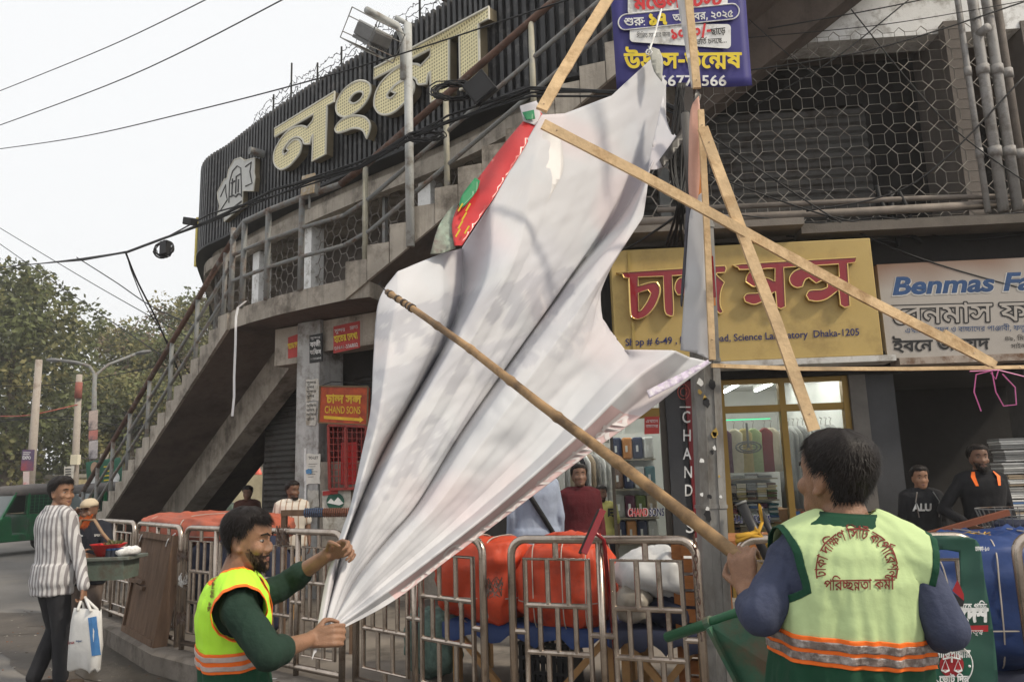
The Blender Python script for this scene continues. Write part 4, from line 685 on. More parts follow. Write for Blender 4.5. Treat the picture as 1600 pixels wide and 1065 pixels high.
# ---------- concrete staircase up to the landing and on to the second floor
ST = thing('concrete_staircase', 'weathered concrete street staircase with grey pipe railings climbing round the building corner', 'staircase', (-4,10.5,0))
A3 = V((-3.81,10.19,0)); B3 = V((-1.90,8.68,0))
LD = V((-cos(pi/4), sin(pi/4), 0)); LN = V((sin(pi/4), cos(pi/4), 0))      # lower flight: going down-left; inward
UD = V((cos(radians(20)), -sin(radians(20)), 0)); UN = V((sin(radians(20)), cos(radians(20)), 0))
LSL, USL = .574, .634; ZS = 3.62; TH = .17
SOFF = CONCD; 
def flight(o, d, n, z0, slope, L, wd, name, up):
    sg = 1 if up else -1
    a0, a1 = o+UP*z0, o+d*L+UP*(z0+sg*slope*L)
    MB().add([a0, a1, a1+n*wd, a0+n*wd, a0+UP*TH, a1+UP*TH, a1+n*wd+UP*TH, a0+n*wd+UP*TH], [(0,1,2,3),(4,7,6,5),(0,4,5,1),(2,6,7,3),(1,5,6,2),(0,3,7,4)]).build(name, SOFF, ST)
    run = .29; k = 0; sm = MB()
    while (k+1)*run <= L:
        x0 = k*run; zb = z0+sg*slope*(x0+(0 if up else run)); zt = zb+TH+slope*run*1.0+.04
        sm.box(o+d*x0, (d,n,UP), (.0,run-.004), (.004,wd-.004), (zb+slope*run+.02,zt)); k += 1
    sm.build('steps', CONC, ST)
flight(A3, LD, LN, ZS, LSL, 6.1, 2.05, 'soffit_slab', False)
flight(B3, UD, UN, ZS, USL, 8.2, 1.35, 'soffit_slab', True)
# spine beam under the lower flight and the beam under the upper one
def beam(o, d, n, w0, w1, dep, z0, slope, x0, x1, mat):
    q = [(x0,w0),(x1,w0),(x1,w1),(x0,w1)]; b = [o+d*x+n*w+UP*(z0+slope*x-.003) for x, w in q]
    return MB().add(b+[p-UP*dep for p in b], [(0,1,2,3),(4,7,6,5),(0,4,5,1),(1,5,6,2),(2,6,7,3),(3,7,4,0)]).build('beam', mat, ST)
beam(A3, LD, LN, .82, 1.15, .55, ZS, -LSL, -.35, 6.1, CONC)
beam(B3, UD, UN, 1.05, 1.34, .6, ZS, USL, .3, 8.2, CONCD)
# landing slab: outer edge bowed a little, kerb upstand
mid = (A3+B3)*.5; LO = (B3-A3).normalized(); Ln = V((LO.y,-LO.x,0))
arc = [A3+LD*.25+V((0,0,0)), A3, A3.lerp(B3,.25)+Ln*.06, mid+Ln*.08, A3.lerp(B3,.75)+Ln*.05, B3, B3+UD*.3]
inn = [A3+LD*.3+LN*2.05, A3+LN*2.3, V((-2.6,11.3,0)), V((-1.9,10.7,0)), V((-1.2,10.1,0)), B3+UN*1.36+UD*.1, B3+UD*.3+UN*1.35]
lm = MB(); n_ = len(arc); top = arc+inn[::-1]
lm.add([p+UP*(ZS+.005) for p in top]+[p+UP*(ZS+.25) for p in top], [tuple(range(2*n_))[::-1], tuple(range(2*n_,4*n_))]+[(i,(i+1) % (2*n_),(i+1) % (2*n_)+2*n_,i+2*n_) for i in range(2*n_)])
lm.build('landing_slab', CONC, ST)
MB().add([p-V((0,0,0))+UP*(ZS-.0) for p in [q+(V((0,.0,0))) for q in top]], [tuple(range(2*n_))]).build('landing_soffit', SOFF, ST)  # dark sheet just below the slab, shade painted in its colour
# ---------- stair railings
def rail(name, pts, r, mat=GREYP, n=8):
    return MB().tube(pts, r, n).build(name, mat, ST, smooth=True)
zl = lambda t: ZS-LSL*t
zu = lambda t: ZS+USL*t
for t in (.22,1.1,2.0,2.85,3.65,4.4,5.13,5.85):
    p = A3+LD*t-LN*.0; rail('railing_post', [p+UP*(zl(t)+.16), p+UP*(zl(t)+1.25)], .034)
rail('handrail', [A3+LD*t+UP*(zl(t)+1.27) for t in (.05,2,4,6.0)], .04, RUSTP, 10)
for h in (.93,.6): rail('mid_rail', [A3+LD*t+UP*(zl(t)+h) for t in (.05,2,4,6.0)], .025)
def land(t): 
    p = A3.lerp(B3, t); return p+Ln*(.07*sin(pi*max(0,min(1,t))))
for t in (.0,.13,.38,.67):
    p = land(t); rail('railing_post', [p+UP*(ZS+.24), p+UP*(5.05)], .04)
rail('handrail', [A3+LD*.05+UP*4.84, land(.0)+UP*4.9]+[land(t)+UP*5.06 for t in (.13,.38,.67,.95)], .04, GREYP, 10)
for z in (4.66,4.29): rail('mid_rail', [A3+LD*.1+UP*(z-.2)]+[land(t)+UP*z for t in (.0,.13,.38,.67,.98)], .026)
for t in (.24,1.3,2.36,3.4,4.5,5.6,6.7): 
    p = B3+UD*t; rail('railing_post', [p+UP*(zu(t)+.1), p+UP*(zu(t)+1.45)], .034, M('bare post paint', (.34,.32,.25), .6, .3, 5, .2, 60, dirt=((.2,.2,.2), .4, 5)))
rail('handrail', [land(.95)+UP*5.06]+[B3+UD*t+UP*(zu(t)+1.46) for t in (.22,2,4,6.6)], .042, RUSTP, 10)
for h in (1.0,.6): rail('mid_rail', [land(.98)+UP*(4.66 if h == 1.0 else 4.29)]+[B3+UD*t+UP*(zu(t)+h) for t in (.3,2,4,6.6)], .027)
rail('handrail', [B3+UN*1.25+UD*t+UP*(zu(t)+1.1) for t in (-.3,0,.6)], .035, RUSTP)
# end pillars of the stepped side: ragged plaster edge
def stringer(o, d, n, z0, slope, N, hs):
    eg = MB(); rnd = random.Random(N)
    for k in range(N):
        x0, x1 = .29*k+.004, .29*(k+1)-.004; t = .035+.012*rnd.random(); za, zb = z0+slope*x0, z0+slope*x1; zt = max(za,zb)+hs+.04*rnd.random()
        c = [o+d*x+n*w for x in (x0,x1) for w in (-t,0)]
        eg.add([c[0]+UP*za, c[1]+UP*za, c[2]+UP*zb, c[3]+UP*zb]+[p+UP*zt for p in c], [(0,2,3,1),(4,5,7,6),(0,1,5,4),(2,6,7,3),(0,4,6,2),(1,3,7,5)])
    eg.build('stringer', CONC, ST)
stringer(A3, LD, LN, ZS-.004, -LSL, 20, .2); stringer(B3, UD, UN, ZS-.004, USL, 27, .24)
rb_ = thing('hanging_ribbon', 'white plastic ribbon hanging from the stair landing edge', 'ribbon', at_y(368,480,9.8))
mb = MB(); pts = [(385,470),(372,480),(369,495),(368,540),(366,590),(366,620),(363,650)]
R = []
for i, (x, y) in enumerate(pts):
    p = at_y(x, y, 9.9); R.append([p+V((.014,0,.0)), p-V((.014,.01,0))])
mb.loft(R, cap=False, closed=False); mb.build('strip', M('white plastic', (.75,.75,.75), .4, .05, 5, 0), rb_)

# ---------- floodlight pole on the stair, small lamp, boxes
fp = thing('floodlight_pole', 'grey steel pole with a caged floodlight leaning over the street beside the stair', 'lamp post', B3+UD*.78+UP*zu(.78))
b0 = on(641,345,B3-UN*.1,UN); b1 = on(637,38,B3-UN*.1,UN)
MB().tube([b0-UP*.3, b1], .05, 12).build('pole', M('pole paint', (.42,.43,.42), .55, .15, 4, .1, 40, dirt=((.2,.18,.15),.4,5)), fp, smooth=True)
mb = MB(); q1 = on(630,62,B3-UN*.15,UN); q2 = on(620,40,B3-UN*.2,UN); q3 = on(573,16,B3-UN*.75,UN)
mb.tube([q1-UP*.5, q1, q2, q3], .04, 10); mb.tube([b1, on(617,27,B3-UN*.2,UN)], .03, 8); mb.build('arm', MATS['pole paint'], fp, smooth=True)
e1 = (q3-q2).normalized(); e2 = V((.3,-.75,-.6)); e2 = (e2-e1*e2.dot(e1)).normalized(); e3 = e1.cross(e2)
if e3.z > 0: e3 = -e3
fc = at_y(592,36,(q2.y+q3.y)/2)+e3*.08
MB().box(fc, (e1,e2,e3), (-.15,.17), (-.15,.15), (-.0,.15)).build('lamp_body', M('lamp grey', (.16,.16,.16), .5, .2, 6, .1), fp, bevel=.02)
mb = MB()
for k in range(9): mb.box(fc+e1*(-.14+.036*k), (e1,e2,e3), (0,.014), (-.14,.14), (.152,.19))
mb.build('cooling_fin', MATS['lamp grey'], fp)
MB().box(fc, (e1,e2,e3), (-.14,.16), (-.14,.14), (-.02,-.002)).build('lens', M('frosted lens', (.6,.6,.58), .25, .05, 3, 0), fp)
mb = MB()
for a in (-.25,.27):
    mb.tube([fc+e1*a+e2*b+e3*c for b, c in ((-.2,-.1),(.2,-.1),(.2,.25),(-.2,.25))], .008, 4, closed=True)
for b in (-.2,-.07,.07,.2):
    for c in (-.1,.25): mb.tube([fc+e1*-.25+e2*b+e3*c, fc+e1*.27+e2*b+e3*c], .006, 4)
for c in (.0,.18):
    for b in (-.2,.2): mb.tube([fc+e1*-.25+e2*b+e3*c, fc+e1*.27+e2*b+e3*c], .006, 4)
mb.build('cage', GREYP, fp)
lt = thing('small_floodlight', 'rusted square floodlight with a peeling cover fixed above the landing handrail', 'floodlight', land(.67)+UP*5.1)
o = on(484,290,land(.67)-V((0,.1,0)),(-Ln.x,-Ln.y,0))
ax = (V((.86,-.45,.0)), V((-.45,-.86,.1)).normalized(), V((.05,0,1)))
MB().box(o, ax, (-.1,.1), (-.08,.02), (-.12,.12)).build('lamp_body', GREYP, lt, bevel=.01)
MB().box(o, ax, (-.105,.105), (.022,.04), (-.125,.125)).build('cover', M('peeling cover', (.42,.33,.22), .8, .3, 14, .3, 50, dirt=((.5,.48,.45),.5,12)), lt)
MB().tube([o-UP*.3, o-UP*.1], .015, 6).build('bracket', GREYP, lt)

# ---------- wires
def wire(label, pts, r=.007, name='overhead_cable', cat='cable', group=None, sub=8, n=5, mat=BLACK):
    P = [at_y(x, y, Y) for x, y, Y in pts]; q = []
    for i in range(len(P)-1):
        p0, p1, p2, p3 = P[max(i-1,0)], P[i], P[i+1], P[min(i+2,len(P)-1)]
        for k in range(sub):
            t = k/sub; q.append(.5*((2*p1)+(p2-p0)*t+(2*p0-5*p1+4*p2-p3)*t*t+(3*p1-p0-3*p2+p3)*t**3))
    q.append(P[-1]); b = q[len(q)//2]
    o = MB().tube(q, r, n).build(name, mat, None, smooth=True, loc=b)
    return tag(o, label, cat, group)
wire('highest thin wire crossing the pale sky at the upper left', [(-40,158,22),(165,75,17),(345,-12,13)], .012)
wire('thin wire crossing the pale sky just below the highest one', [(-40,210,20),(200,120,15),(470,-15,11)], .012)
wire('single cable rising from the left edge across the cream letters', [(-40,238,16),(120,215,13),(300,174,10.5),(490,125,8.6),(660,74,7.9),(800,28,7.2),(980,-30,6.2)], .009)
rnd = random.Random(11)
bd = thing('cable_bundle', 'thick sagging bundle of black cables running from the left edge up along the stair railing', 'cable bundle', at_y(330,340,9.0))
for k in range(7):
    j = lambda: rnd.uniform(-3.5,3.5)
    pts = [(-40,421,17),(60,412,15),(130,405,13.5),(200,393,12),(255,373,11),(330,341,9.6),(430,300,8.9),(560,256,8.3),(640,215,8.0),(700,185,7.7),(830,143,7.3),(1000,150,6.6),(1090,190,5.6)]
    P = [at_y(x+j()*.5, y+(j() if i > 1 else 0)*(.6 if i < 5 else 2.2), Y) for i, (x, y, Y) in enumerate(pts)]
    MB().tube(P, .011, 5).build('cable', BLACK, bd, smooth=True)
wire('cable dropping from the bundle down into the trees', [(197,396,12),(215,440,13),(245,500,14.5),(275,570,16),(300,640,18)], .016)
wire('second thinner cable hanging beside the one that drops into the trees', [(198,396,12),(208,430,13),(235,490,14.5),(290,575,16),(330,620,18)], .009)
wire('thin wire descending behind the trees from the left edge, upper one', [(-30,338,26),(140,440,22),(300,530,18)], .013)
wire('thin wire descending behind the trees from the left edge, lower one', [(-30,360,26),(120,465,22),(260,560,18)], .013)
wire('thin slack wire curving from the bundle to the stair handrail', [(120,402,13.7),(180,440,13),(240,480,12.5),(330,520,11)], .01)
# cable coils and boxes hung on the bundle
def coil(label, px, py, Y, rad, n, mat=BLACK, tilt=.6, seed=0, wr=.009, box=None):
    c = at_y(px, py, Y); t = thing('cable_coil', label, 'cable coil', c); rnd = random.Random(seed); mb = MB()
    for k in range(n):
        a0 = rnd.uniform(-.2,.2); rr = rad*rnd.uniform(.8,1.15); oz = rnd.uniform(-.04,.04)*rad*3
        pts = [c+V((rr*cos(2*pi*i/22)+oz, rnd.uniform(-.03,.03)+rr*.3*sin(2*pi*i/22+a0), rr*tilt*sin(2*pi*i/22)+a0*.1)) for i in range(22)]
        mb.tube(pts, wr, 4, closed=True)
    mb.build('loop', mat, t, smooth=True)
    if box: MB().box(c+V(box[0]), frame(box[2]), (-box[1][0]/2,box[1][0]/2), (-.05,.05), (-box[1][1]/2,box[1][1]/2)).build('splice_box', M('splice plastic', (.02,.02,.022), .5, .2, 4, .1), t, bevel=.008)
    return t
coil('small cable coil with a splice case hanging from the black bundle in the sky', 256, 388, 10.9, .13, 6, tilt=1.0, seed=1, box=((.03,-.02,.0),(.13,.2),.4))
coil('large coil of black cable hung on the stair handrail in front of the last letter', 712, 142, 7.65, .24, 12, tilt=.55, seed=2, wr=.008)
coil('loose loops of cable hanging under the handrail beside the floodlight pole', 665, 212, 7.9, .19, 7, tilt=.4, seed=3, wr=.007)
def jbox(label, px, py, Y, w, h, rx, rz):
    c = at_y(px, py, Y); t = thing('junction_box', label, 'junction box', c, None)
    ax = (V((cos(rz),-.3,sin(rz))).normalized(), V((-.2,-1,-.2)).normalized(), None); a2 = (ax[1]-ax[0]*ax[1].dot(ax[0])).normalized(); a3 = ax[0].cross(a2)
    MB().box(c, (ax[0],a2,a3), (-w/2,w/2), (-.05,.05), (-h/2,h/2)).build('case', MATS['splice plastic'], t, bevel=.01)
    MB().box(c, (ax[0],a2,a3), (-w/2+.02,w/2-.02), (.052,.062), (-h/2+.02,h/2-.02)).build('cover', M('box cover', (.03,.03,.032), .5, .2, 4, .1), t)
jbox('black junction box sitting on the cable bundle where it meets the sky', 297, 346, 9.9, .17, .1, 0, -.25)
jbox('black junction box tied to the handrail next to the large cable coil', 750, 138, 7.5, .28, .26, 0, .6)
# loose cables in front of the window grille
for k, (a, b, s) in enumerate((((1100,205),(1610,455),40),((1100,270),(1610,330),50),((1095,120),(1610,0),20),((1160,60),(1610,0),8),((1200,45),(1610,-40),5),((1330,15),(1610,290),30),((1170,30),(1330,150),10),((1260,330),(1600,120),60),((1100,330),(1560,345),14),((1120,215),(1330,300),30),((1180,165),(1420,0),12))):
    (x0,y0),(x1,y1) = a, b; Y0, Y1 = 7.5, 7.3
    wire('black cable strung across the front of the window grille', [(x0,y0,Y0),((x0+x1)/2,(y0+y1)/2+s,(Y0+Y1)/2),(x1,y1,Y1)], rnd.choice((.005,.007,.009)), group='cables across the window grille')
for k, (pts, r) in enumerate((([(1390,300,7.7),(1400,360,7.6),(1405,385,7.6)],.03),([(1370,290,7.7),(1385,330,7.65),(1440,380,7.6)],.025),([(1405,300,7.65),(1420,330,7.6),(1425,360,7.6)],.02))):
    wire('stub of fat black hose drooping over the ledge below the grille', pts, r, 'hose', 'hose', 'hose stubs on the ledge')
rnd = random.Random(4)
for k in range(9):
    x0 = rnd.uniform(1120,1480); y0 = rnd.uniform(340,372)
    wire('cable lying in the tangle along the ledge above the shop signs', [(x0,y0,7.6),(x0+60,y0+rnd.uniform(-14,14),7.55),(x0+rnd.uniform(100,180),y0+rnd.uniform(-6,12),7.5)], .008, group='tangled cables on the ledge')
for k in range(8):
    wire('black cable hanging along the back of the street pole', [(1064+rnd.uniform(-6,10),130,4.6),(1060+rnd.uniform(-14,14),250,4.65),(1066+rnd.uniform(-10,10),330,4.6),(1062+rnd.uniform(-24,14),385,5.0)], .009, group='cables down the street pole')
wire('cable sweeping from the street pole down across the small screen', [(1080,320,5.2),(1040,350,6),(985,385,7),(940,400,7.6)], .012)
# ---------- writing helpers on planes
def pxtext(mb, txt, p0, n, x, y, h, w=None, ang=0, align='l', mi=0, d=0):
    n = V(n).normalized(); q = V(p0)+n*d; c, s = cos(radians(ang)), sin(radians(ang))
    vs, fs, L = txt; sx = (w/L) if w else h; off = {'l':0,'c':-L*sx/2,'r':-L*sx}[align]
    pts = []
    for u, v in vs:
        a, b = off+u*sx, v*h; pts.append(on(x+a*c-b*s, y-a*s-b*c, q, n))
    return mb.add(pts, fs, mi)
def pxpoly(mb, pts, p0, n, d=0, mi=0, sm=0, thick=0):
    n = V(n).normalized(); q = V(p0)+n*d
    if sm: pts = smooth_poly(pts, sm)
    vs, fs = fill([pts]); return mb.add([on(x, y, q, n) for x, y in vs], fs, mi)
def rrect(x0, y0, x1, y1, r, sk=0, n=5):     # rounded rectangle in pixels, sk = rise to the right
    out = []
    for cx, cy, a0 in ((x1-r,y0+r,-90),(x1-r,y1-r,0),(x0+r,y1-r,90),(x0+r,y0+r,180)):
        for k in range(n+1):
            a = radians(a0+90*k/n); X = cx+r*cos(a); out.append((X, cy+r*sin(a)-sk*(X-x0)))
    return out
# ---------- yellow shop sign
YP = RO+RN*.50
y0_, y1_ = on(1370,372,YP,RN), on(958,568,YP,RN)
xa, xb = (on(958,480,YP,RN)-RO).dot(RA), (on(1370,460,YP,RN)-RO).dot(RA); za, zb = on(1165,563,YP,RN).z, on(1165,381,YP,RN).z
ys = thing('shop_sign', 'wide yellow shop sign with raised red Bengali letters above the clothes shop', 'sign', RO+RA*((xa+xb)/2)+UP*za)
YEL = M('mustard sign face', (.41,.295,.105), .45, .08, 1.5, .05, 40, dirt=((.30,.21,.075), .35, 2))
MB().box(RO, AX, (xa,xb), (.2,.498), (za,zb)).build('sign_box', YEL, ys, bevel=.01)
MB().box(RO, AX, (xa-.03,xb+.1), (.22,.53), (za-.06,za-.003)).build('bottom_trim', M('dull white trim', (.5,.49,.47), .6, .15, 3, .1, dirt=((.2,.17,.14),.4,4)), ys)
MB().box(RO, AX, (xa+.17,xa+.20), (.4985,.51), (za+.01,zb-.01)).build('side_seam', M('brass edge', (.42,.3,.1), .35, .1, 5, 0, metal=.6), ys)
RED = M('red acrylic letter', (.22,.005,.010), .22, .06, 2, 0, coat=.5); GOLD = M('brass letter edge', (.60,.42,.16), .25, .1, 4, 0, metal=.9)
Z4 = lambda pts: [(960+x/4, 380+y/4) for x, y in pts]
ymap = lambda u, v, d: RO+RA*u+RN*d+UP*v
def yl(*outs):
    pp = []
    for o in outs:
        q = [on(x, y, RO+RN*.56, RN) for x, y in Z4(o)]; pp.append(smooth_poly([((p-RO).dot(RA), p.z) for p in q]))
    o = letter('letter', pp, ys, ymap, .502, .56, .008, RED, GOLD); o.data.materials[2] = GOLD
yl([(48,190),(60,182),(690,140),(698,160),(690,183),(640,186),(640,200),(687,245),(665,300),(660,380),(678,430),(660,440),(640,420),(615,350),(560,330),(470,335),(430,322),(395,322),(378,290),(382,250),(400,222),(430,214),(480,235),(520,275),(560,270),(600,240),(595,190),(360,203),(370,430),(350,455),(325,445),(312,400),(305,206),(148,212),(148,268),(230,245),(265,245),(285,280),(280,330),(250,400),(200,455),(150,475),(115,465),(100,430),(90,218),(60,215)],[(150,310),(152,425),(170,415),(205,365),(228,315),(210,292)])
yl([(772,150),(795,130),(1510,88),(1505,120),(1456,126),(1472,390),(1440,402),(1412,385),(1402,290),(1330,345),(1270,362),(1215,355),(1198,325),(1220,295),(1290,290),(1330,275),(1330,240),(1300,232),(1260,250),(1215,215),(1190,230),(1175,270),(1140,277),(1105,258),(1093,220),(1115,182),(1160,160),(1230,162),(1300,182),(1350,208),(1405,210),(1400,130),(1057,152),(1068,395),(1040,410),(1015,398),(1006,300),(960,330),(920,365),(870,382),(818,365),(808,337),(830,315),(900,310),(920,290),(890,268),(868,272),(820,240),(826,205),(855,165),(780,166)],[(905,180),(895,205),(960,218),(1003,240),(1004,158),(935,160)])
tx = MB(); NAVY = M('navy print', (.015,.02,.10), .5, .1, 4, 0)
pxtext(tx, ltext('Shop # 6-49 , Mirpur Road, Science Laboratory  Dhaka-1205', .012), YP, RN, 977, 540, 15.5, 366, 2.6, d=.004)
tx.build('address_lettering', NAVY, ys)
# ---------- second shop sign (partly out of frame)
BP = RO+RN*.40
bx0, bx1 = (on(1378,480,BP,RN)-RO).dot(RA), 7.2; bz0, bz1 = on(1480,556,BP,RN).z, on(1480,408,BP,RN).z
bs = thing('shop_sign', 'pale printed shop sign with blue and outlined lettering right of the yellow sign', 'sign', RO+RA*((bx0+bx1)/2)+UP*bz0)
SGN = M('printed sign grey', (.36,.33,.30), .6, .06, 2, .1, 30)
def grad(m, z0, z1, c):       # printed colour band along local z
    t = m.node_tree; b = t.nodes['Principled BSDF']; L = t.links.new; old = b.inputs['Base Color'].links[0].from_socket
    tc = t.nodes.new('ShaderNodeTexCoord'); sp = t.nodes.new('ShaderNodeSeparateXYZ'); mr = t.nodes.new('ShaderNodeMapRange'); mr.inputs[1].default_value = z0; mr.inputs[2].default_value = z1
    nz = t.nodes.new('ShaderNodeTexNoise'); nz.inputs['Scale'].default_value = 1.2; ad = t.nodes.new('ShaderNodeMath'); ad.operation = 'MULTIPLY_ADD'; ad.inputs[1].default_value = .5; 
    mx = t.nodes.new('ShaderNodeMix'); mx.data_type = 'RGBA'; L(tc.outputs['Object'], sp.inputs[0]); L(tc.outputs['Object'], nz.inputs['Vector'])
    L(nz.outputs['Fac'], ad.inputs[0]); L(sp.outputs['Z'], ad.inputs[2]); L(ad.outputs[0], mr.inputs[0]); L(mr.outputs[0], mx.inputs[0]); L(old, mx.inputs[6]); mx.inputs[7].default_value = (*c, 1); L(mx.outputs[2], b.inputs['Base Color'])
grad(SGN, .95, 1.3, (.16,.07,.03))
MB().box(RO, AX, (bx0,bx1), (.2,.398), (bz0,bz1)).build('sign_panel', SGN, bs)
MB().box(RO, AX, (bx0+.1,bx1), (.2,.42), (bz0-.07,bz0-.003)).build('bottom_trim', M('rusty trim', (.30,.25,.21), .7, .3, 4, .2, dirt=((.12,.06,.03),.5,6)), bs)
t1 = MB(); pxtext(t1, ltext('Benmas Fashion', .035, .18), BP, RN, 1393, 460, 38, 330, 2.2, d=.004); t1.build('blue_lettering', M('blue print', (.02,.06,.16), .5, .2, 3, 0), bs)
t0 = MB(); pxtext(t0, ltext('Benmas Fashion', .06, .18), BP, RN, 1393, 461, 38, 330, 2.2, d=.002); t0.build('blue_lettering_outline', M('pale print', (.55,.53,.5), .6, .1, 3, 0), bs)
for bold, d, m in ((52,.002,INK),(8,.004,SGN)):
    t2 = MB(); pxtext(t2, btext('বেনমাস ফ্যাশন', bold), BP, RN, 1395, 506, 44, 300, 1.6, d=d); t2.build('outlined_lettering', m if m is INK else M('sign grey fill', (.36,.33,.3), .6, .06, 2, 0), bs)
t3 = MB(); pxtext(t3, btext('এখানে বড়দের ও বাচ্চাদের পাঞ্জাবী, ফতুয়া এবং পায়জামা'), BP, RN, 1414, 520, 12, 270, 1.4, d=.003); t3.build('small_lettering', MATS['blue print'], bs)
t4 = MB(); pxtext(t4, btext('ইবনে জায়েদ', 25), BP, RN, 1396, 549, 26, 150, 1.6, d=.003); pxtext(t4, btext('৪৯, মিরপুর'), BP, RN, 1570, 532, 10, 52, 1.6, d=.003); pxtext(t4, btext('সাইন্স'), BP, RN, 1580, 544, 10, None, 1.6, d=.003); t4.build('black_lettering', INK, bs)
# ---------- blue hanging banner
BBY = 5.0; BBN = V((-.02,-1,-.06)).normalized(); BB0 = at_y(1065,60,BBY)
bb = thing('blue_banner', 'blue printed coaching banner with yellow and white Bengali text hanging above the street pole', 'banner', on(1070,138,BB0,BBN))
BLU = M('blue vinyl', (.045,.04,.19), .45, .1, 2, .1, 6)
def bbs(u, v):
    x = 947+(1158-947)*u+17*v*1; y = -110+ (248)*v - 4*u; p = on(x, y, BB0, BBN); return p+BBN*(.012*sin(u*9+v*4)*(v*v)-.002)
bm_ = MB(); bm_.grid(bbs, 16, 16); o = bm_.build('cloth', [BLU], bb, smooth=True); s_ = o.modifiers.new('s','SOLIDIFY'); s_.thickness = .003; s_.offset = 1
mb = MB(); a, b = bbs(0,0), bbs(1,0); mb.tube([a-V((.1,0,0)), b+V((.1,0,0))], .015, 8); mb.build('top_batten', M('raw timber', (.60,.43,.25), .8, .3, 3.5, .4, 40, dirt=((.38,.24,.12), .4, 5)), bb)
D_ = .016
wp = MB(); pxpoly(wp, rrect(981,-60,1137,24,6,.03), BB0, BBN, D_); pxpoly(wp, rrect(984,38,1142,76,6,.0)[:12]+rrect(984,38,1142,66,6)[12:], BB0, BBN, D_); wp.build('white_patch', WHITEP, bb)
wo = MB(); out = rrect(966,24,1155,48,12,.10)
for i in range(len(out)): 
    p, q = out[i], out[(i+1) % len(out)]; wo.tube([on(*p,BB0+BBN*.02,BBN), on(*q,BB0+BBN*.02,BBN)], .005, 5)
pl_ = MB(); pxpoly(pl_, out, BB0, BBN, D_+.003); pl_.build('pill_patch', BLU, bb)
pxtext(wo, btext('শুরু', 20), BB0, BBN, 975, 41, 19, None, 3, d=.024); pxtext(wo, ltext(':'), BB0, BBN, 1005, 40, 17, None, 3, d=.024); pxtext(wo, btext('অক্টোবর, ২০২৫', 20), BB0, BBN, 1052, 34, 17, 94, 4.5, d=.024)
pxtext(wo, ltext('09666775566', .02), BB0, BBN, 990, 134, 23, 145, .0, d=.024)
wo.build('white_lettering', WHITEP, bb)
rd_ = MB(); pxtext(rd_, btext('মডেল টেস্ট', 40), BB0, BBN, 991, 15, 30, 138, 3, d=.024); pxtext(rd_, btext('১০০০/-', 45), BB0, BBN, 1048, 61, 22, 64, 6, d=.024); rd_.build('red_lettering', M('red print', (.55,.03,.035), .5, .1, 3, 0), bb)
yl_ = MB(); pxtext(yl_, btext('১৭', 60), BB0, BBN, 1013, 39, 25, None, 3, d=.026); pxtext(yl_, btext('উদ্ভাস-উন্মেষ', 30), BB0, BBN, 976, 107, 36, 182, .5, d=.024); yl_.build('yellow_lettering', M('yellow print', (.72,.55,.04), .5, .1, 3, 0), bb)
bk_ = MB(); pxtext(bk_, btext('সীমিত সময়ের জন্য'), BB0, BBN, 995, 60, 11, 52, 3, d=.024); pxtext(bk_, btext('ছাড়ে', 15), BB0, BBN, 1111, 55, 15, 23, 6, d=.024); pxtext(bk_, btext('ভর্তি চলছে...', 10), BB0, BBN, 1088, 70, 12, 48, 4, d=.024); bk_.build('black_lettering', INK, bb)
# ---------- signs on and beside the stair column
CP = cA+cn*.225
def card(name, label, cat, pts, p0, n, mat, d=.006, th=.01, group=None):
    q = [on(x, y, V(p0)+V(n)*d, n) for x, y in pts]; c = sum(q, V((0,0,0)))/len(q); t = thing(name, label, cat, c, group)
    MB().prism([p-V(n)*th for p in q], None, V(n)*th).build('board', mat, t); return t
RP = M('red poster', (.42,.05,.045), .6, .15, 4, .1); YP_ = M('yellow print'); WP_ = WHITEP
tb = card('poster', 'small red Bengali poster with a phone number on the beam right of the column', 'poster', [(521,510),(562,501),(562,543),(521,552)], cA+cn*.165, cn, RP)
m_ = MB(); pxtext(m_, btext('হাতের লেখা', 25), cA+cn*.165, cn, 523, 535, 15, 37, 10, d=.018); m_.build('yellow_lettering', YP_, tb)
m_ = MB(); pxtext(m_, ltext('01641-336802', .01), cA+cn*.165, cn, 523, 547, 8, 37, 10, d=.018); pxtext(m_, btext('সুন্দর'), cA+cn*.165, cn, 523, 520, 8, 17, 10, d=.018); pxtext(m_, btext('দ্রুত'), cA+cn*.165, cn, 547, 515, 8, 13, 10, d=.018); m_.build('white_lettering', WP_, tb)
tb = card('poster', 'small faded red poster on the beam left of the column', 'poster', [(450,527),(470,520),(470,556),(450,560)], cA+cn*.135, cn, RP)
m_ = MB(); pxtext(m_, btext('হাতের লেখা', 25), cA+cn*.135, cn, 451, 545, 12, 18, 14, d=.018); m_.build('yellow_lettering', YP_, tb)
tb = card('poster', 'small black marriage office sign on the upper face of the column', 'sign', [(483.5,524),(503.5,520),(503.5,564),(483.5,567)], CP, cn, M('black sign board', (.03,.03,.03), .6, .1, 4, 0))
m_ = MB(); pxtext(m_, btext('কাজী', 30), CP, cn, 485, 542, 11, 16, 6, d=.018); pxtext(m_, btext('অফিস', 30), CP, cn, 485, 554, 10, 17, 6, d=.018); pxtext(m_, ltext('01552328945'), CP, cn, 485, 562, 4, 17, 6, d=.018); pxtext(m_, btext('সুন্দর'), CP, cn, 485, 530, 5, 16, 6, d=.018); m_.build('white_lettering', WP_, tb)
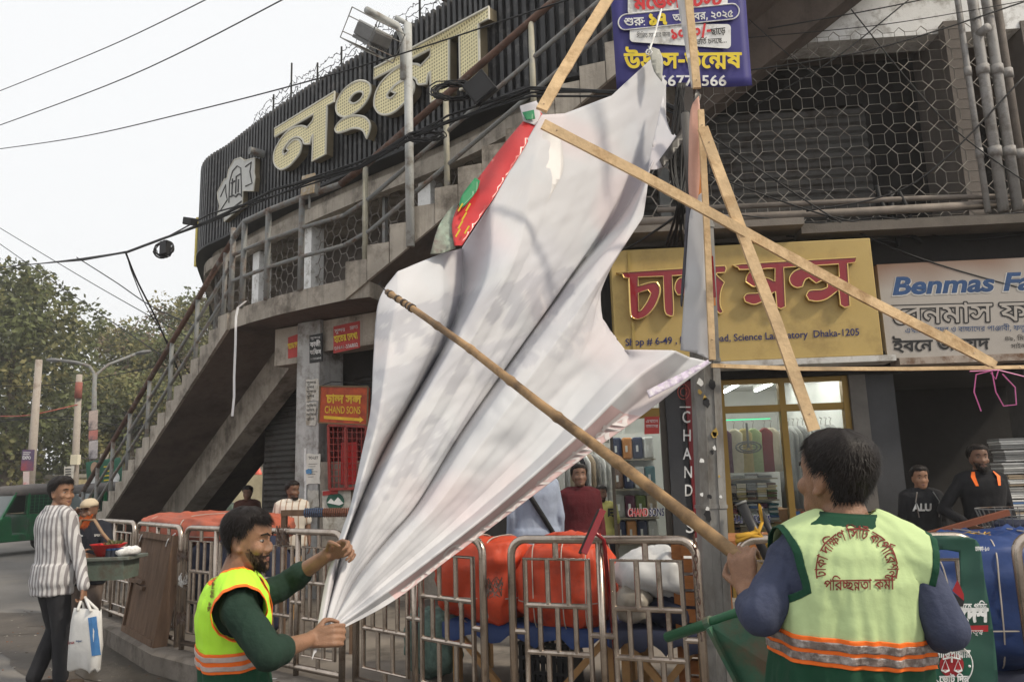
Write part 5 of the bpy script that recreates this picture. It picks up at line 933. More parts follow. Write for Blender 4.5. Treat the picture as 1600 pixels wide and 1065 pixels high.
# orange box sign
XP = V((-2.08,9.3,0)); XN, = (V((sin(radians(4))*-1,-1,0)).normalized(),)
XA = V((XN.y*-1, XN.x, 0))
q = [on(x, y, XP, XN) for x, y in ((500,603),(575,604),(574,664),(498,660))]
xs = thing('box_sign', 'small orange box sign with an arrow fixed to the concrete column', 'sign', q[3])
MB().prism([p-XN*.12 for p in q], None, XN*.12).build('sign_box', M('orange sign face', (.42,.07,.02), .5, .25, 5, .1, 30, dirt=((.25,.04,.02), .5, 6)), xs, bevel=.008)
m_ = MB()
for (a, b) in ((0,1),(1,2),(2,3),(3,0)): m_.bar(q[a]+XN*.003, q[b]+XN*.003, .02, .012, XN)
m_.build('sign_frame', M('rusty sign frame', (.13,.09,.05), .7, .3, 6, .2), xs)
m_ = MB(); pxtext(m_, btext('চান্দ সন্স', 40), XP, XN, 510, 629, 19, 54, -1, d=.006); pxtext(m_, ltext('CHAND SONS', .015), XP, XN, 507, 645, 16, 56, -1, d=.006)
pxpoly(m_, [(506,649),(562,653),(562,650.5),(568,655.5),(562,660),(562,657.5),(506,654)], XP, XN, .006); m_.build('yellow_lettering', M('faded yellow print', (.6,.38,.03), .5, .2, 6, 0), xs)
m_ = MB(); m_.tube([q[0]+UP*.0, q[0]+UP*.05+XA*.15, q[1]+UP*.03], .006, 5); m_.build('hanger', BLACK, xs)
# red meter cabinet under it
q = [on(x, y, XP, XN) for x, y in ((513,664),(572,666),(573,762),(515,764))]
mc = thing('meter_cabinet', 'rusty red metal cage cabinet below the orange box sign', 'cabinet', q[3])
dp = XN*-.22
MB().add([q[0]+dp,q[1]+dp,q[2]+dp,q[3]+dp,q[0],q[1],q[2],q[3]], [(0,1,2,3),(0,4,5,1),(3,2,6,7),(0,3,7,4),(1,5,6,2)]).build('case', M('red cabinet', (.16,.025,.02), .6, .3, 5, .2), mc)
m_ = MB()
for k in range(9):
    t = k/8; m_.tube([q[0].lerp(q[1],t), q[3].lerp(q[2],t)], .006, 4)
for k in range(11):
    t = k/10; m_.tube([q[0].lerp(q[3],t), q[1].lerp(q[2],t)], .006, 4)
for a, b in ((0,1),(1,2),(2,3),(3,0)): m_.bar(q[a], q[b], .03, .03, XN)
m_.bar(q[0].lerp(q[1],.45), q[3].lerp(q[2],.45), .03, .03, XN); m_.build('cage_door', M('cage red', (.2,.03,.025), .6, .3, 6, .2), mc)
MB().box(q[3].lerp(q[2],.45)-XN*.12, (XA,XN,UP), (-.09,.1), (-.05,.05), (.05,.55)).build('meter', M('red plastic', (.5,.02,.02), .4, .1, 4, 0), mc)
# torn posters on the column
PAP = M('aged paper', (.55,.53,.48), .9, .15, 8, .2, 40, dirt=((.3,.27,.22), .5, 9)); BLUP = M('torn blue paper', (.1,.25,.45), .8, .2, 6, .1)
rnd = random.Random(21)
def torn(x0, y0, x1, y1, n=5, j=3):
    P = []
    for (ax, ay), (bx, by) in zip([(x0,y0),(x1,y0),(x1,y1),(x0,y1)], [(x1,y0),(x1,y1),(x0,y1),(x0,y0)]):
        for k in range(n): t = k/n; P.append((ax+(bx-ax)*t+rnd.uniform(-j,j)*.5, ay+(by-ay)*t+rnd.uniform(-j,j)))
    return P
for lab, r, mt, w in (('torn printed handbill pasted high on the column below the black sign',(478,592,498,626),PAP,'সুন্দর'),('torn handbill with a bare patch left of the orange box sign',(478,628,494,664),PAP,'অফিস'),('white to let notice pasted low on the column',(478,708,500,756),M('fresh paper',(.68,.66,.6),.9,.1,8,.1),'TO-LET'),('thin ripped strip of white paper down the left edge of the column',(475,700,478.5,800),WHITEP,''),('ripped paper with faint print at the foot of the column',(481,765,498,792),PAP,''),('scrap of blue paper on the to let notice',(478,733,487,739),BLUP,'')):
    t = card('poster', lab, 'poster', torn(*r, j=1.5 if r[2]-r[0] > 6 else .6), CP, cn, mt, d=.004 if 'blue' not in lab else .02, th=.002)
    if w:
        m_ = MB()
        if w == 'TO-LET': 
            pxtext(m_, ltext('TO-LET', .01), CP, cn, 482, 717, 6, 15, 2, d=.008)
            for k in range(6): pxtext(m_, ltext('-'), CP, cn, 480, 726+4*k, 6, 16-(k % 3)*3, 2, d=.008)
        else:
            for k in range(4): pxtext(m_, btext(w), CP, cn, 479, r[1]+8+k*7, 6, 15-(k % 2)*3, 4, d=.008)
        m_.build('lettering', INK, t)
tb = card('poster', 'grey election poster pasted on the wall beside the column below the cabinet', 'poster', [(503,766),(548,763),(549,830),(505,832)], XP-XN*.05, XN, PAP)
m_ = MB(); pxpoly(m_, [(504,767),(528,765),(528,771),(504,774)], XP-XN*.05, XN, .02); m_.build('red_patch', RP, tb)
m_ = MB(); pxpoly(m_, [(524+14*cos(a*.314),783+14*sin(a*.314)) for a in range(20)], XP-XN*.05, XN, .02); m_.build('round_emblem', M('dark green print', (.03,.1,.07), .6, .1, 4, 0), tb)
m_ = MB(); pxpoly(m_, [(511,785),(517,778),(522,783),(528,776),(537,786),(530,789),(520,787)], XP-XN*.05, XN, .024); m_.build('white_mark', WHITEP, tb)
MB().box(on(527,800,XP-XN*.06,XN), (XA,XN,UP), (-.22,1.2), (-.3,-.02), (-1.6,.6)).build('ground_wall', CONC, BLD)
# ---------- clothes shop, lit inside
def emit_mat(name, col, st):
    if name in MATS: return MATS[name]
    m = bpy.data.materials.new(name); m.use_nodes = True; t = m.node_tree; t.nodes.remove(t.nodes['Principled BSDF'])
    e = t.nodes.new('ShaderNodeEmission'); e.inputs[0].default_value = (*col,1); e.inputs[1].default_value = st; t.links.new(e.outputs[0], t.nodes['Material Output'].inputs[0]); MATS[name] = m; return m
def glass_mat():
    m = bpy.data.materials.new('shop glass'); m.use_nodes = True; t = m.node_tree; b = t.nodes['Principled BSDF']
    tr = t.nodes.new('ShaderNodeBsdfTransparent'); tr.inputs[0].default_value = (.9,.92,.91,1); fr = t.nodes.new('ShaderNodeFresnel'); fr.inputs[0].default_value = 1.35
    b.inputs['Roughness'].default_value = .03; b.inputs['Base Color'].default_value = (.8,.8,.8,1); b.inputs['Metallic'].default_value = 1
    mx = t.nodes.new('ShaderNodeMixShader'); t.links.new(fr.outputs[0], mx.inputs[0]); t.links.new(tr.outputs[0], mx.inputs[1]); t.links.new(b.outputs[0], mx.inputs[2]); t.links.new(mx.outputs[0], t.nodes['Material Output'].inputs[0]); return m
GLASS = glass_mat()
LITW = M('shop white wall', (.55,.55,.52), .8, .08, 2, .05); GOLDF = M('golden window frame', (.23,.145,.035), .4, .12, 3, .05, metal=.4)
DGREY = M('dark grey pillar cladding', (.045,.046,.05), .5, .2, 3, .1)
FZ = .32; CEIL = 2.62
rbox('shop_floor', M('shop floor tile', (.25,.23,.2), .4, .1, 3, .05), (.0,7), (-3.9,.3), (PZ-.01,FZ))
rbox('shop_back_wall', LITW, (.1,3.42), (-2.9,-2.8), (FZ,CEIL)); rbox('shop_side_wall', LITW, (.1,.2), (-2.8,-.1), (FZ,CEIL)); rbox('shop_side_wall', LITW, (3.42,3.5), (-2.9,-.05), (FZ,CEIL))
rbox('shop_ceiling', LITW, (.1,3.5), (-2.9,0), (CEIL,CEIL+.08)); rbox('shop_head_beam', DARK, (.35,7), (-.1,.12), (CEIL-.16,3.86))
rbox('pillar', DGREY, (1.56,1.70), (-.12,.1), (FZ,CEIL)); rbox('pillar', DGREY, (1.70,1.76), (-.1,.06), (FZ,CEIL)); rbox('pillar', DGREY, (1.98,2.10), (-.1,.02), (FZ,CEIL))
rbox('pillar', M('tiled pier', (.12,.11,.1), .5, .2, 4, .1), (3.40,3.56), (-.12,.1), (FZ-.1,CEIL)); rbox('pillar', DGREY, (3.56,3.85), (-.14,.06), (FZ-.1,CEIL))
rbox('pillar', M('bare pier', (.1,.095,.09), .9, .3, 3, .2), (5.12,5.3), (-.3,.05), (FZ-.1,CEIL+.6))
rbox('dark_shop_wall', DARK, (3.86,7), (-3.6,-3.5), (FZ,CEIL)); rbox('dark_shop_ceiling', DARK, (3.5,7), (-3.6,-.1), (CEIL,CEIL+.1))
rbox('shop_awning', M('dark canopy', (.03,.028,.026), .9, .3, 3, .2), (.4,7), (.122,.36), (CEIL-.02,CEIL+.03))  # near-black canopy base, tone varied at random
# window frame of the right bay and door frame of the left bay
wf = thing('shop_window', 'gold framed shop window full of shirts right of the street pole', 'window', rp(2.75,FZ,.05))
mb = MB()
for x in ((2.10,2.16),(2.71,2.77),(3.34,3.40)): mb.box(RO, AX, x, (-.02,.06), (FZ,CEIL-.16))
mb.build('frame_upright', GOLDF, wf)
mb = MB()
for z in ((FZ,FZ+.4),(2.12,2.19),(CEIL-.21,CEIL-.161)): mb.box(RO, AX, (2.162,3.338), (-.015,.055), z)
mb.build('frame_rail', GOLDF, wf)
MB().box(RO, AX, (2.16,3.34), (.0,.006), (FZ+.4,CEIL-.2)).build('pane', GLASS, wf)
p0 = RO+RN*.008
m_ = MB(); pxtext(m_, ltext('CHAND SONS', .04), p0, RN, 1136, 817, 17, 68, 1, d=.004); m_.build('white_outline', WHITEP, wf)
m_ = MB(); pxtext(m_, ltext('CHAND SONS', .012), p0, RN, 1136, 817, 17, 68, 1, d=.007); m_.build('dark_lettering', M('navy print'), wf) if False else m_.build('dark_lettering', NAVY, wf)
m_ = MB()
for k, c in enumerate((0,1,0)): m_.add([on(x, y, p0, RN) for x, y in ((1238+k*14,799),(1250+k*14,798),(1250+k*14,811),(1238+k*14,812))], [(0,1,2,3)], c)
m_.build('glass_stickers', [MATS['blue print'], RED], wf)
dw = thing('glass_shopfront', 'gold framed glass shop front behind the man in maroon left of the dark pillar', 'shop front', rp(1.0,FZ,.05))
mb = MB()
for x in ((.2,.26),(.98,1.01),(1.5,1.558)): mb.box(RO, AX, x, (-.02,.05), (FZ,CEIL-.16))
mb.build('frame_upright', M('dark frame', (.06,.05,.04), .4, .2, 3, 0), dw)
MB().box(RO, AX, (.262,1.498), (-.015,.05), (2.1,2.2)).build('frame_rail', GOLDF, dw)
MB().box(RO, AX, (1.012,1.498), (.0,.006), (FZ,2.1)).build('pane', GLASS, dw)
m_ = MB(); pxtext(m_, ltext('CHAND SONS', .05), p0, RN, 981, 806, 17, 57, 1, d=.002); m_.build('white_outline', WHITEP, dw)
m_ = MB(); pxtext(m_, ltext('CHAND', .015), p0, RN, 982, 806, 17, 30, 1, d=.005); m_.build('red_lettering', M('red print', (.55,.03,.035)), dw); m_ = MB(); pxtext(m_, ltext('SONS', .015), p0, RN, 1014, 805.5, 17, 24, 1, d=.005); m_.build('dark_lettering', NAVY, dw)
tb = card('notice', 'small red notice with white writing stuck inside the glass shop front', 'notice', [(1007,651),(1030,650),(1030,677),(1007,678)], RO+RN*.06, RN, RP)
m_ = MB(); [pxtext(m_, btext(w), RO+RN*.06, RN, 1009, 660+8*k, 7, 19, 1, d=.012) for k, w in enumerate(('এখানে','বাচ্চাদের','পাঞ্জাবী'))]; m_.build('white_lettering', WHITEP, tb)
tb = thing('vertical_sign', 'tall narrow red sign with white letters reading downwards between the dark pillars', 'sign', rp(1.87,.9,.1))
MB().box(RO, AX, (1.765,1.975), (.02,.10), (.9,2.56)).build('sign_board', M('deep red board', (.16,.012,.016), .4, .12, 3, .05), tb)
m_ = MB(); SP = RO+RN*.10
for k, ch in enumerate('CHAND SO'): 
    if ch != ' ': pxtext(m_, ltext(ch, .01), SP, RN, 1072+k*.9, 660+k*28.6, 26, 13, 0, 'c', d=.003)
pxtext(m_, ltext('-', .0), SP, RN, 1069, 640, 20, 20, 0, 'c', d=.003); m_.build('white_lettering', WHITEP, tb)
m_ = MB()
for r in (5,9): m_.tube([on(1068+r*cos(a*.4), 612+r*1.3*sin(a*.4), SP+RN*.006, RN) for a in range(16)], .005, 4, closed=(r == 9))
m_.build('round_emblem', M('faded red line', (.5,.12,.1), .6, .1, 3, 0), tb)
# tubes of light on the ceiling
LT = emit_mat('lit tube', (1,1,.96), 30)
for k, (x, d) in enumerate(((.55,-.5),(.95,-.5),(1.35,-.5),(2.4,-.5),(2.75,-.5),(3.1,-.5),(.75,-1.7),(1.3,-1.7),(2.6,-1.7),(3.0,-1.7))):
    t = thing('ceiling_tube', 'lit white tube lamp on the ceiling of the clothes shop', 'lamp', rp(x,CEIL-.05,d), 'tube lamps on the shop ceiling')
    MB().tube([rp(x,CEIL-.07,d-.4), rp(x,CEIL-.07,d+.4)], .016, 8).build('tube', LT, t); MB().box(RO, AX, (x-.025,x+.025), (d-.42,d+.42), (CEIL-.05,CEIL-.002)).build('holder', LITW, t)
GRN = emit_mat('green led strip', (.05,.8,.35), 1.5)
tag(MB().tube([rp(2.18,2.07,-.25), rp(2.68,2.07,-.25)], .006, 5).build('led_strip', GRN, None), 'green led strip above the hanging shirts in the shop window', 'light strip')
# hanging garments
CLO = {k: M('cloth '+k, c, .85, .15, 8, .4, 25) for k, c in dict(plum=(.10,.03,.06), cream=(.62,.55,.42), yellow=(.50,.40,.18), palegreen=(.38,.45,.24), maroon=(.23,.05,.05), white=(.6,.6,.58), grey=(.28,.28,.27), black=(.03,.03,.035), olive=(.12,.16,.05), orange=(.55,.25,.1), navy=(.03,.04,.09), brown=(.16,.09,.06), plastic=(.42,.42,.40), teal=(.05,.16,.18), sand=(.35,.28,.2), blue=(.08,.16,.33)).items()}
def garment(label, x, d, ztop, w, h, mat, group, turn=0, dep=.07):
    t = thing('hanging_shirt', label, 'shirt', rp(x,ztop,d), group)
    ax = (RA*cos(turn)+RN*sin(turn), RN*cos(turn)-RA*sin(turn)); rnd = random.Random(int(x*991+ztop*77)); mb = MB(); R = []
    for f, ww in ((0,.28),(.06,.7),(.12,1),(.35,.96),(.7,.97),(1,1)):
        c = rp(x,ztop-h*f,d); ring = []
        for k in range(16):
            a = 2*pi*k/16; r = 1+.18*sin(k*2.4+rnd.random()*2)*f; ring.append(c+ax[0]*(w/2*ww*cos(a))+ax[1]*(dep/2*r*sin(a)*(.5+.5*f)))
        R.append(ring)
    mb.loft(R); mb.build('cloth', mat, t, smooth=True)
    MB().tube([rp(x,ztop,d), rp(x,ztop+.04,d), rp(x+.015,ztop+.07,d), rp(x-.01,ztop+.08,d)], .004, 4).build('hanger_hook', WIRE, t)
for k, (px, c) in enumerate(((1131,'plum'),(1148,'cream'),(1163,'yellow'),(1178,'palegreen'),(1196,'maroon'),(1206,'cream'))):
    x = (on(px,690,RO-RN*.35,RN)-RO).dot(RA); garment('%s shirt on a hanger in the shop window top row%s' % (c, ' beside the maroon one' if k == 5 else ''), x, -.35, 1.98, .17, .46, CLO[c], 'shirts in the shop window', .2)
for k in range(11):
    x = 2.84+k*.048; garment('garment in a clear plastic cover hanging in the right half of the shop window', x, -.35, 1.99, .32, .85, CLO['plastic' if k % 3 else 'grey'], 'plastic covered garments in the shop window', 1.25, .05)
for k in range(10):
    x = 2.84+k*.05; garment('dark trousers hanging low in the right half of the shop window', x, -.3, 1.06, .3, .5, CLO[('grey','black','navy')[k % 3]], 'trousers low in the shop window', 1.3, .05)
for k in range(16):
    garment('garment on the long hanging rail behind the man in maroon', .42+k*.06, -.75-.06*k, 1.78+.0*k, .34, .85, CLO[('white','plastic','cream','grey','black','white','sand','grey')[k % 8]], 'garments on the rail inside the shop', 1.1, .06)
for k, (z, d) in enumerate(((1.84,-.5),(1.84,-1.0))): tag(MB().tube([rp(.3,z,d-.2), rp(1.4,z,d-1.2)], .012, 6).build('hanging_rail', STEEL, None), 'chrome clothes rail %s in the left half of the shop' % ('nearest the door' if k == 0 else 'behind the front rail'), 'rail')
# shelves with folded shirts
def shelf(label, x0, x1, d, zs):
    t = thing('shelf_unit', label, 'shelves', rp((x0+x1)/2,FZ,d))
    mb = MB()
    for z in zs: mb.box(RO, AX, (x0,x1), (d-.3,d+.01), (z-.015,z))
    mb.build('shelf', M('shelf board', (.3,.26,.2), .6, .1, 3, 0), t); MB().box(RO, AX, (x0,x1), (d-.32,d-.302), (FZ,zs[-1]+.3)).build('back_board', LITW, t)
def pile(label, x, d, z, w, h, cols, group, seed):
    rnd = random.Random(seed); t = thing('folded_shirts', label, 'folded shirts', rp(x,z,d), group); mb = MB(); zz = z+.002; n = max(2, int(h/.022)); hh = h/n
    for k in range(n):
        j = rnd.uniform(-.008,.008); mb.box(RO, AX, (x-w/2+j,x+w/2+j), (d-.24,d+rnd.uniform(-.015,.004)), (zz,zz+hh-.003), rnd.randrange(3)); zz += hh
    mb.build('pile', [CLO[c] for c in cols], t, bevel=.004)
shelf('display shelves of folded shirts below the hanging row in the shop window', 2.17, 2.70, -.25, (.82,1.03,1.24,1.46))
pal = [('brown','sand','black'),('white','blue','grey'),('yellow','brown','olive'),('sand','cream','yellow'),('white','grey','plum'),('brown','maroon','sand'),('black','brown','grey'),('blue','white','teal'),('olive','brown','sand'),('cream','yellow','white')]
for r, z in enumerate((.82,1.03,1.24)):
    for k in range(5): pile('pile of folded shirts on the shop window shelves', 2.23+k*.103, -.26, z, .095, .17, pal[(r*5+k*3) % 10], 'folded shirt piles in the shop window', r*7+k)
for k in range(3): pile('flat pile of white folded shirts on the top shelf of the shop window', 2.3+k*.14, -.26, 1.46, .13, .05, ('white','white','grey'), 'white shirts on the top shelf', 50+k)
shelf('display shelves of packed clothes behind the left glass of the shop', 1.02, 1.50, -.6, (.8,1.07,1.38,1.70))
cols = ('navy','orange','navy','white','grey','plum','olive','sand','brown','navy','white','teal')
for r, z in enumerate((.8,1.07,1.38,1.70)):
    for k in range(4):
        c = cols[(r*4+k) % 12]; t = thing('clothes_pack', '%s packed garment standing on the shelves behind the left glass' % c, 'packed garment', rp(1.08+k*.115,z,-.6), 'packed garments behind the left glass')
        MB().box(RO, AX, (1.03+k*.117,1.03+k*.117+.108), (-.8,-.61), (z+.002,z+.24)).build('pack', CLO[c], t, bevel=.02); MB().box(RO, AX, (1.06+k*.117,1.085+k*.117), (-.609,-.605), (z+.08,z+.15)).build('tag', WHITEP, t)
tq = thing('shop_mannequin', 'pale headless display ring hanging among the shirts in the shop window', 'wall fan', rp(2.42,1.75,-.2))
mb = MB(); c = rp(2.42,1.78,-.2)
for r in (.13,.09): mb.tube([c+RA*(r*cos(a*.4))+UP*(r*.45*sin(a*.4)) for a in range(16)], .008, 5, closed=True)
for a in range(6): mb.tube([c, c+RA*(.13*cos(a*1.05))+UP*(.058*sin(a*1.05))], .004, 4)
mb.tube([c, c+UP*.25], .012, 6); mb.build('fan_cage', GREYP, tq); tq['label'] = 'small grey wall fan with a round cage in front of the hanging shirts'; tq.name = 'wall_fan'
ac = thing('air_conditioner', 'white air conditioner on the wall inside the shop above the clothes rail', 'air conditioner', rp(.95,2.05,-1.6)); MB().box(RO, AX, (.6,1.25), (-1.8,-1.55), (1.93,2.15)).build('case', LITW, ac, bevel=.03); MB().box(RO, AX, (.65,1.2), (-1.5501,-1.545), (1.95,1.98)).build('vent', DARK, ac)
cc = thing('shop_counter', 'long wooden counter inside the clothes shop below the window shelves', 'counter', rp(2.75,FZ,-1)); MB().box(RO, AX, (2.2,3.3), (-1.6,-1.0), (FZ,1.1)).build('body', M('counter wood', (.25,.13,.06), .5, .2, 3, .1), cc)
# stock in the dark shop at the far right
for k in range(7):
    pile('pile of pale folded cloth stacked at the edge of the dark shop' , 5.0+.03*(k % 2), .0, .95+k*.12, .34, .11, (('white','grey','sand'),('blue','white','grey'),('grey','plastic','white'))[k % 3], 'cloth piles at the edge of the dark shop', 90+k)
ct = thing('shop_table', 'dark table holding cloth piles at the edge of the dark shop', 'table', rp(5.0,FZ,0)); MB().box(RO, AX, (4.75,5.6), (-.5,.1), (.88,.948)).build('top', M('counter wood',(.25,.13,.06)), ct)
for a in (4.8,5.55):
    for b in (-.45,.05): MB().box(RO, AX, (a-.03,a+.03), (b-.03,b+.03), (FZ,.88)).build('leg', DARK, ct)
# ---------- stainless barrier fence
def make_panel(label, a, b, W0=1.2):
    a, b = V((a[0],a[1],0)), V((b[0],b[1],0)); L = (b-a).length; yaw = math.atan2((b-a).y, (b-a).x)
    t = thing('crowd_barrier', label, 'barrier', (a.x,a.y,PZ), 'steel barriers along the kerb', yaw)
    Ht = 1.02; r = .024; R_ = .09; w = L-.06
    A_ = (b-a).normalized(); o = a+UP*PZ+A_*.03
    g = lambda x, z: o+A_*x+UP*z
    pts = [g(0,0)]+[g(R_-R_*cos(k*pi/10), Ht-R_+R_*sin(k*pi/10)) for k in range(6)]+[g(w-R_+R_*sin(k*pi/10), Ht-R_+R_*cos(k*pi/10)) for k in range(6)]+[g(w,0)]
    MB().tube(pts, r, 12).build('outer_frame', STEEL, t, smooth=True)
    MB().tube([g(.01,.06), g(w-.01,.06)], .022, 10).build('bottom_rail', STEEL, t, smooth=True)
    MB().tube([g(w/2,.0), g(w/2,Ht-.01)], .021, 10).build('middle_post', STEEL, t, smooth=True)
    for x0, x1 in ((.085,w/2-.07),(w/2+.07,w-.085)):
        zt, zb = Ht-.11, .15; hh = (zt-zb)/3; mb = MB(); q = .017; ww = x1-x0
        mb.tube([g(x0,zb), g(x0,zt), g(x1,zt), g(x1,zb)], q, 8, closed=True)
        for k in (1,2): mb.tube([g(x0,zb+k*hh), g(x1,zb+k*hh)], q*.95, 8)
        inner = mb; mb = MB()
        for row, fr in ((2,(.36,.68)),(1,(.22,.5,.78)),(0,(.34,.67))):
            for f in fr: mb.tube([g(x0+ww*f,zb+row*hh), g(x0+ww*f,zb+(row+1)*hh)], q*.92, 8, cap=False)
        mb.build('bar', STEEL, t, smooth=True)
        mb = inner; mb.tube([g((x0+x1)/2,zt), g((x0+x1)/2,Ht)], q, 8, cap=False); mb.tube([g((x0+x1)/2,zb), g((x0+x1)/2,.06)], q, 8, cap=False)
        for xx, xe in ((x0,(0 if x0 < w/2-.2 and x0 < .2 else w/2)),(x1,(w/2 if x1 < w/2 else w))): mb.tube([g(xx,zb+1.42*hh), g(xe,zb+1.42*hh)], q, 8, cap=False)
        mb.build('inner_frame', STEEL, t, smooth='auto')
    return t
PAN = [((-5.75,10.2),(-5.02,9.37),'steel barrier panel behind the street vendor'),((-4.98,9.32),(-4.0,8.25),'steel barrier panel behind the leaning wooden door'),((-3.95,8.18),(-3.0,7.05),'steel barrier panel directly right of the leaning wooden door'),((-2.95,6.98),(-2.12,6.3),'steel barrier panel behind the head of the vest worker pulling the sheet'),((-2.08,6.27),(-1.22,5.6),'steel barrier panel behind the outstretched arm of the vest worker'),((-1.15,5.54),(-.19,4.67),'steel barrier panel half covered by the lower edge of the white sheet'),((-.07,4.64),(.97,4.2),'steel barrier panel with the red squeegee, just left of the street pole'),((1.12,4.16),(2.29,3.93),'steel barrier panel behind the nearest worker, draped with a green banner'),((2.42,3.92),(3.6,3.72),'steel barrier panel at the right edge in front of the blue tarpaulin'),((3.65,3.71),(4.8,3.55),'steel barrier panel beyond the right edge one')]
for a, b, l in PAN: make_panel(l, a, b)
# ================================================================ the white sheet being pulled down
def bY(x, y): return 2.85+.0011*(x-510)-.0015*(y-980)
SL = [  # fold lines from the gathered corner outwards: pixel path, depth offset of the fold
 (0.00,[(488,1030),(500,960),(512,900),(535,830),(550,785),(565,715),(580,640),(584,560),(590,480),(604,447)]),
 (-.02,[(492,1020),(508,950),(520,890),(545,820),(565,750),(590,660),(603,580),(615,500),(622,455),(622,424)]),
 (0.03,[(498,1005),(514,940),(530,860),(560,780),(592,700),(625,640),(655,580),(680,520),(690,470),(690,396)]),
 (0.12,[(503,995),(516,935),(536,858),(566,776),(600,704),(635,641),(670,582),(700,525),(722,455),(722,388)]),
 (-.03,[(507,990),(522,930),(550,850),(582,778),(618,702),(654,635),(690,572),(722,515),(762,425),(768,318)]),
 (-.03,[(511,985),(530,925),(560,850),(600,775),(640,700),(684,625),(722,555),(760,490),(812,380),(846,180)]),
 (0.00,[(513,982),(536,915),(570,850),(620,770),(665,690),(715,605),(755,535),(800,450),(855,320),(882,178)]),
 (0.02,[(515,980),(540,908),(580,845),(632,775),(682,700),(735,610),(778,535),(825,450),(895,310),(955,150)]),
 (0.05,[(517,978),(545,905),(590,843),(640,782),(695,702),(752,610),(800,535),(850,450),(930,310),(1022,88)]),
 (0.08,[(519,977),(548,908),(600,842),(648,788),(708,690),(770,600),(820,530),(880,445),(960,320),(1040,130)]),
 (0.13,[(520,975),(556,905),(608,840),(651,788),(724,666),(788,576),(846,495),(905,415),(975,330),(1040,215)]),
 (-.03,[(521,974),(566,903),(620,840),(666,788),(742,672),(808,578),(865,500),(922,425),(985,345),(1016,262)]),
 (-.05,[(522,972),(580,900),(640,835),(690,780),(768,672),(835,580),(890,505),(938,435),(980,375),(1005,338)]),
 (-.03,[(523,972),(590,900),(655,832),(715,770),(795,670),(858,585),(905,510),(935,450),(955,415),(975,380)]),
 (0.00,[(524,973),(596,902),(670,835),(735,770),(815,680),(870,610),(905,560),(925,510),(930,470),(940,432)]),
 (0.02,[(525,974),(602,905),(682,838),(752,772),(830,695),(885,630),(920,580),(938,545),(945,520),(934,488)]),
 (0.02,[(526,976),(608,910),(690,845),(765,782),(845,712),(900,650),(940,605),(968,575),(985,560),(975,546)]),
 (-.05,[(527,978),(612,918),(698,853),(775,792),(852,725),(915,668),(958,625),(995,590),(1030,565),(1056,548)]),
 (0.03,[(528,981),(614,928),(703,862),(785,800),(862,738),(928,685),(975,645),(1015,612),(1050,585),(1078,558)]),
 (0.04,[(528,985),(612,940),(702,872),(790,806),(870,745),(935,697),(985,662),(1030,628),(1072,595),(1112,566)]),
]
NT, NS = 150, 9
def arc_resample(pts, n):
    P = np.array(pts, float); 
    Q = np.array([tuple(p) for p in cr([tuple(p) for p in pts], 10)]); L = np.r_[0, np.cumsum(np.hypot(*np.diff(Q, axis=0).T))]
    t = np.linspace(0, L[-1], n); return np.stack([np.interp(t, L, Q[:,k]) for k in (0,1)], 1)
LN_ = [arc_resample(p, NT) for _, p in SL]
ROW = []
N_ = len(SL)
for i in range(N_-1):
    for k in range(NS if i < N_-2 else NS+1):
        t = k/NS; p0, p1, p2, p3 = [LN_[max(0,min(N_-1,i+j))] for j in (-1,0,1,2)]
        a = p1+(p2-p1)*(t*t*(3-2*t)*.35+t*.65)
        o0, o1, o2, o3 = [SL[max(0,min(N_-1,i+j))][0] for j in (-1,0,1,2)]
        m1, m2 = (o2-o0)*.5, (o3-o1)*.5; h = .3*((2*t**3-3*t*t+1)*o1+(t**3-2*t*t+t)*m1+(-2*t**3+3*t*t)*o2+(t**3-t*t)*m2)+.7*(o1+(o2-o1)*t)
        ROW.append((a, h))
SHEET = []
for j, (a, h) in enumerate(ROW):
    r = []
    for k in range(NT):
        x, y = a[k]; t = k/(NT-1); amp = min(1, .05+1.7*t)*(1 if t < .8 else 1-.3*(t-.8)/.2)
        wr = noise.noise(V((x*.012, y*.012, 3)))*.03+noise.noise(V(((x+y)*.022, (x-y)*.006, 7)))*.010*min(1,2*t)+noise.noise(V(((x*.8+y)*.06, (x-y*.8)*.018, 2)))*.006+(.5-abs(noise.noise(V(((x+y*.7)*.03, (x*.7-y)*.008, 5)))))*.012*min(1,2*t)+(.5-abs(noise.noise(V((x*.03, y*.03, 8)))))*.009
        # pinch creases
        for cx, cy, s, w in ((792,700,.05,26),(745,440,.04,18),(905,590,.03,30),(640,770,.025,26),(985,578,.03,20)):
            d2 = ((x-cx)**2+(y-cy)**2)/(w*w); wr += .45*s*math.exp(-d2)*(1-.6*d2)
        r.append(at_y(x, y, bY(x, y)+h*2.9*amp+wr*min(1,.35+1.5*t)))
    SHEET.append(r)
WS = thing('vinyl_sheet', 'large white torn banner sheet being dragged down between two workers', 'banner sheet', at_y(700,700,bY(700,700)))
VIN = M('white vinyl back', (.51,.508,.525), .8, .03, 2.2, .12, 5, spec=.12)
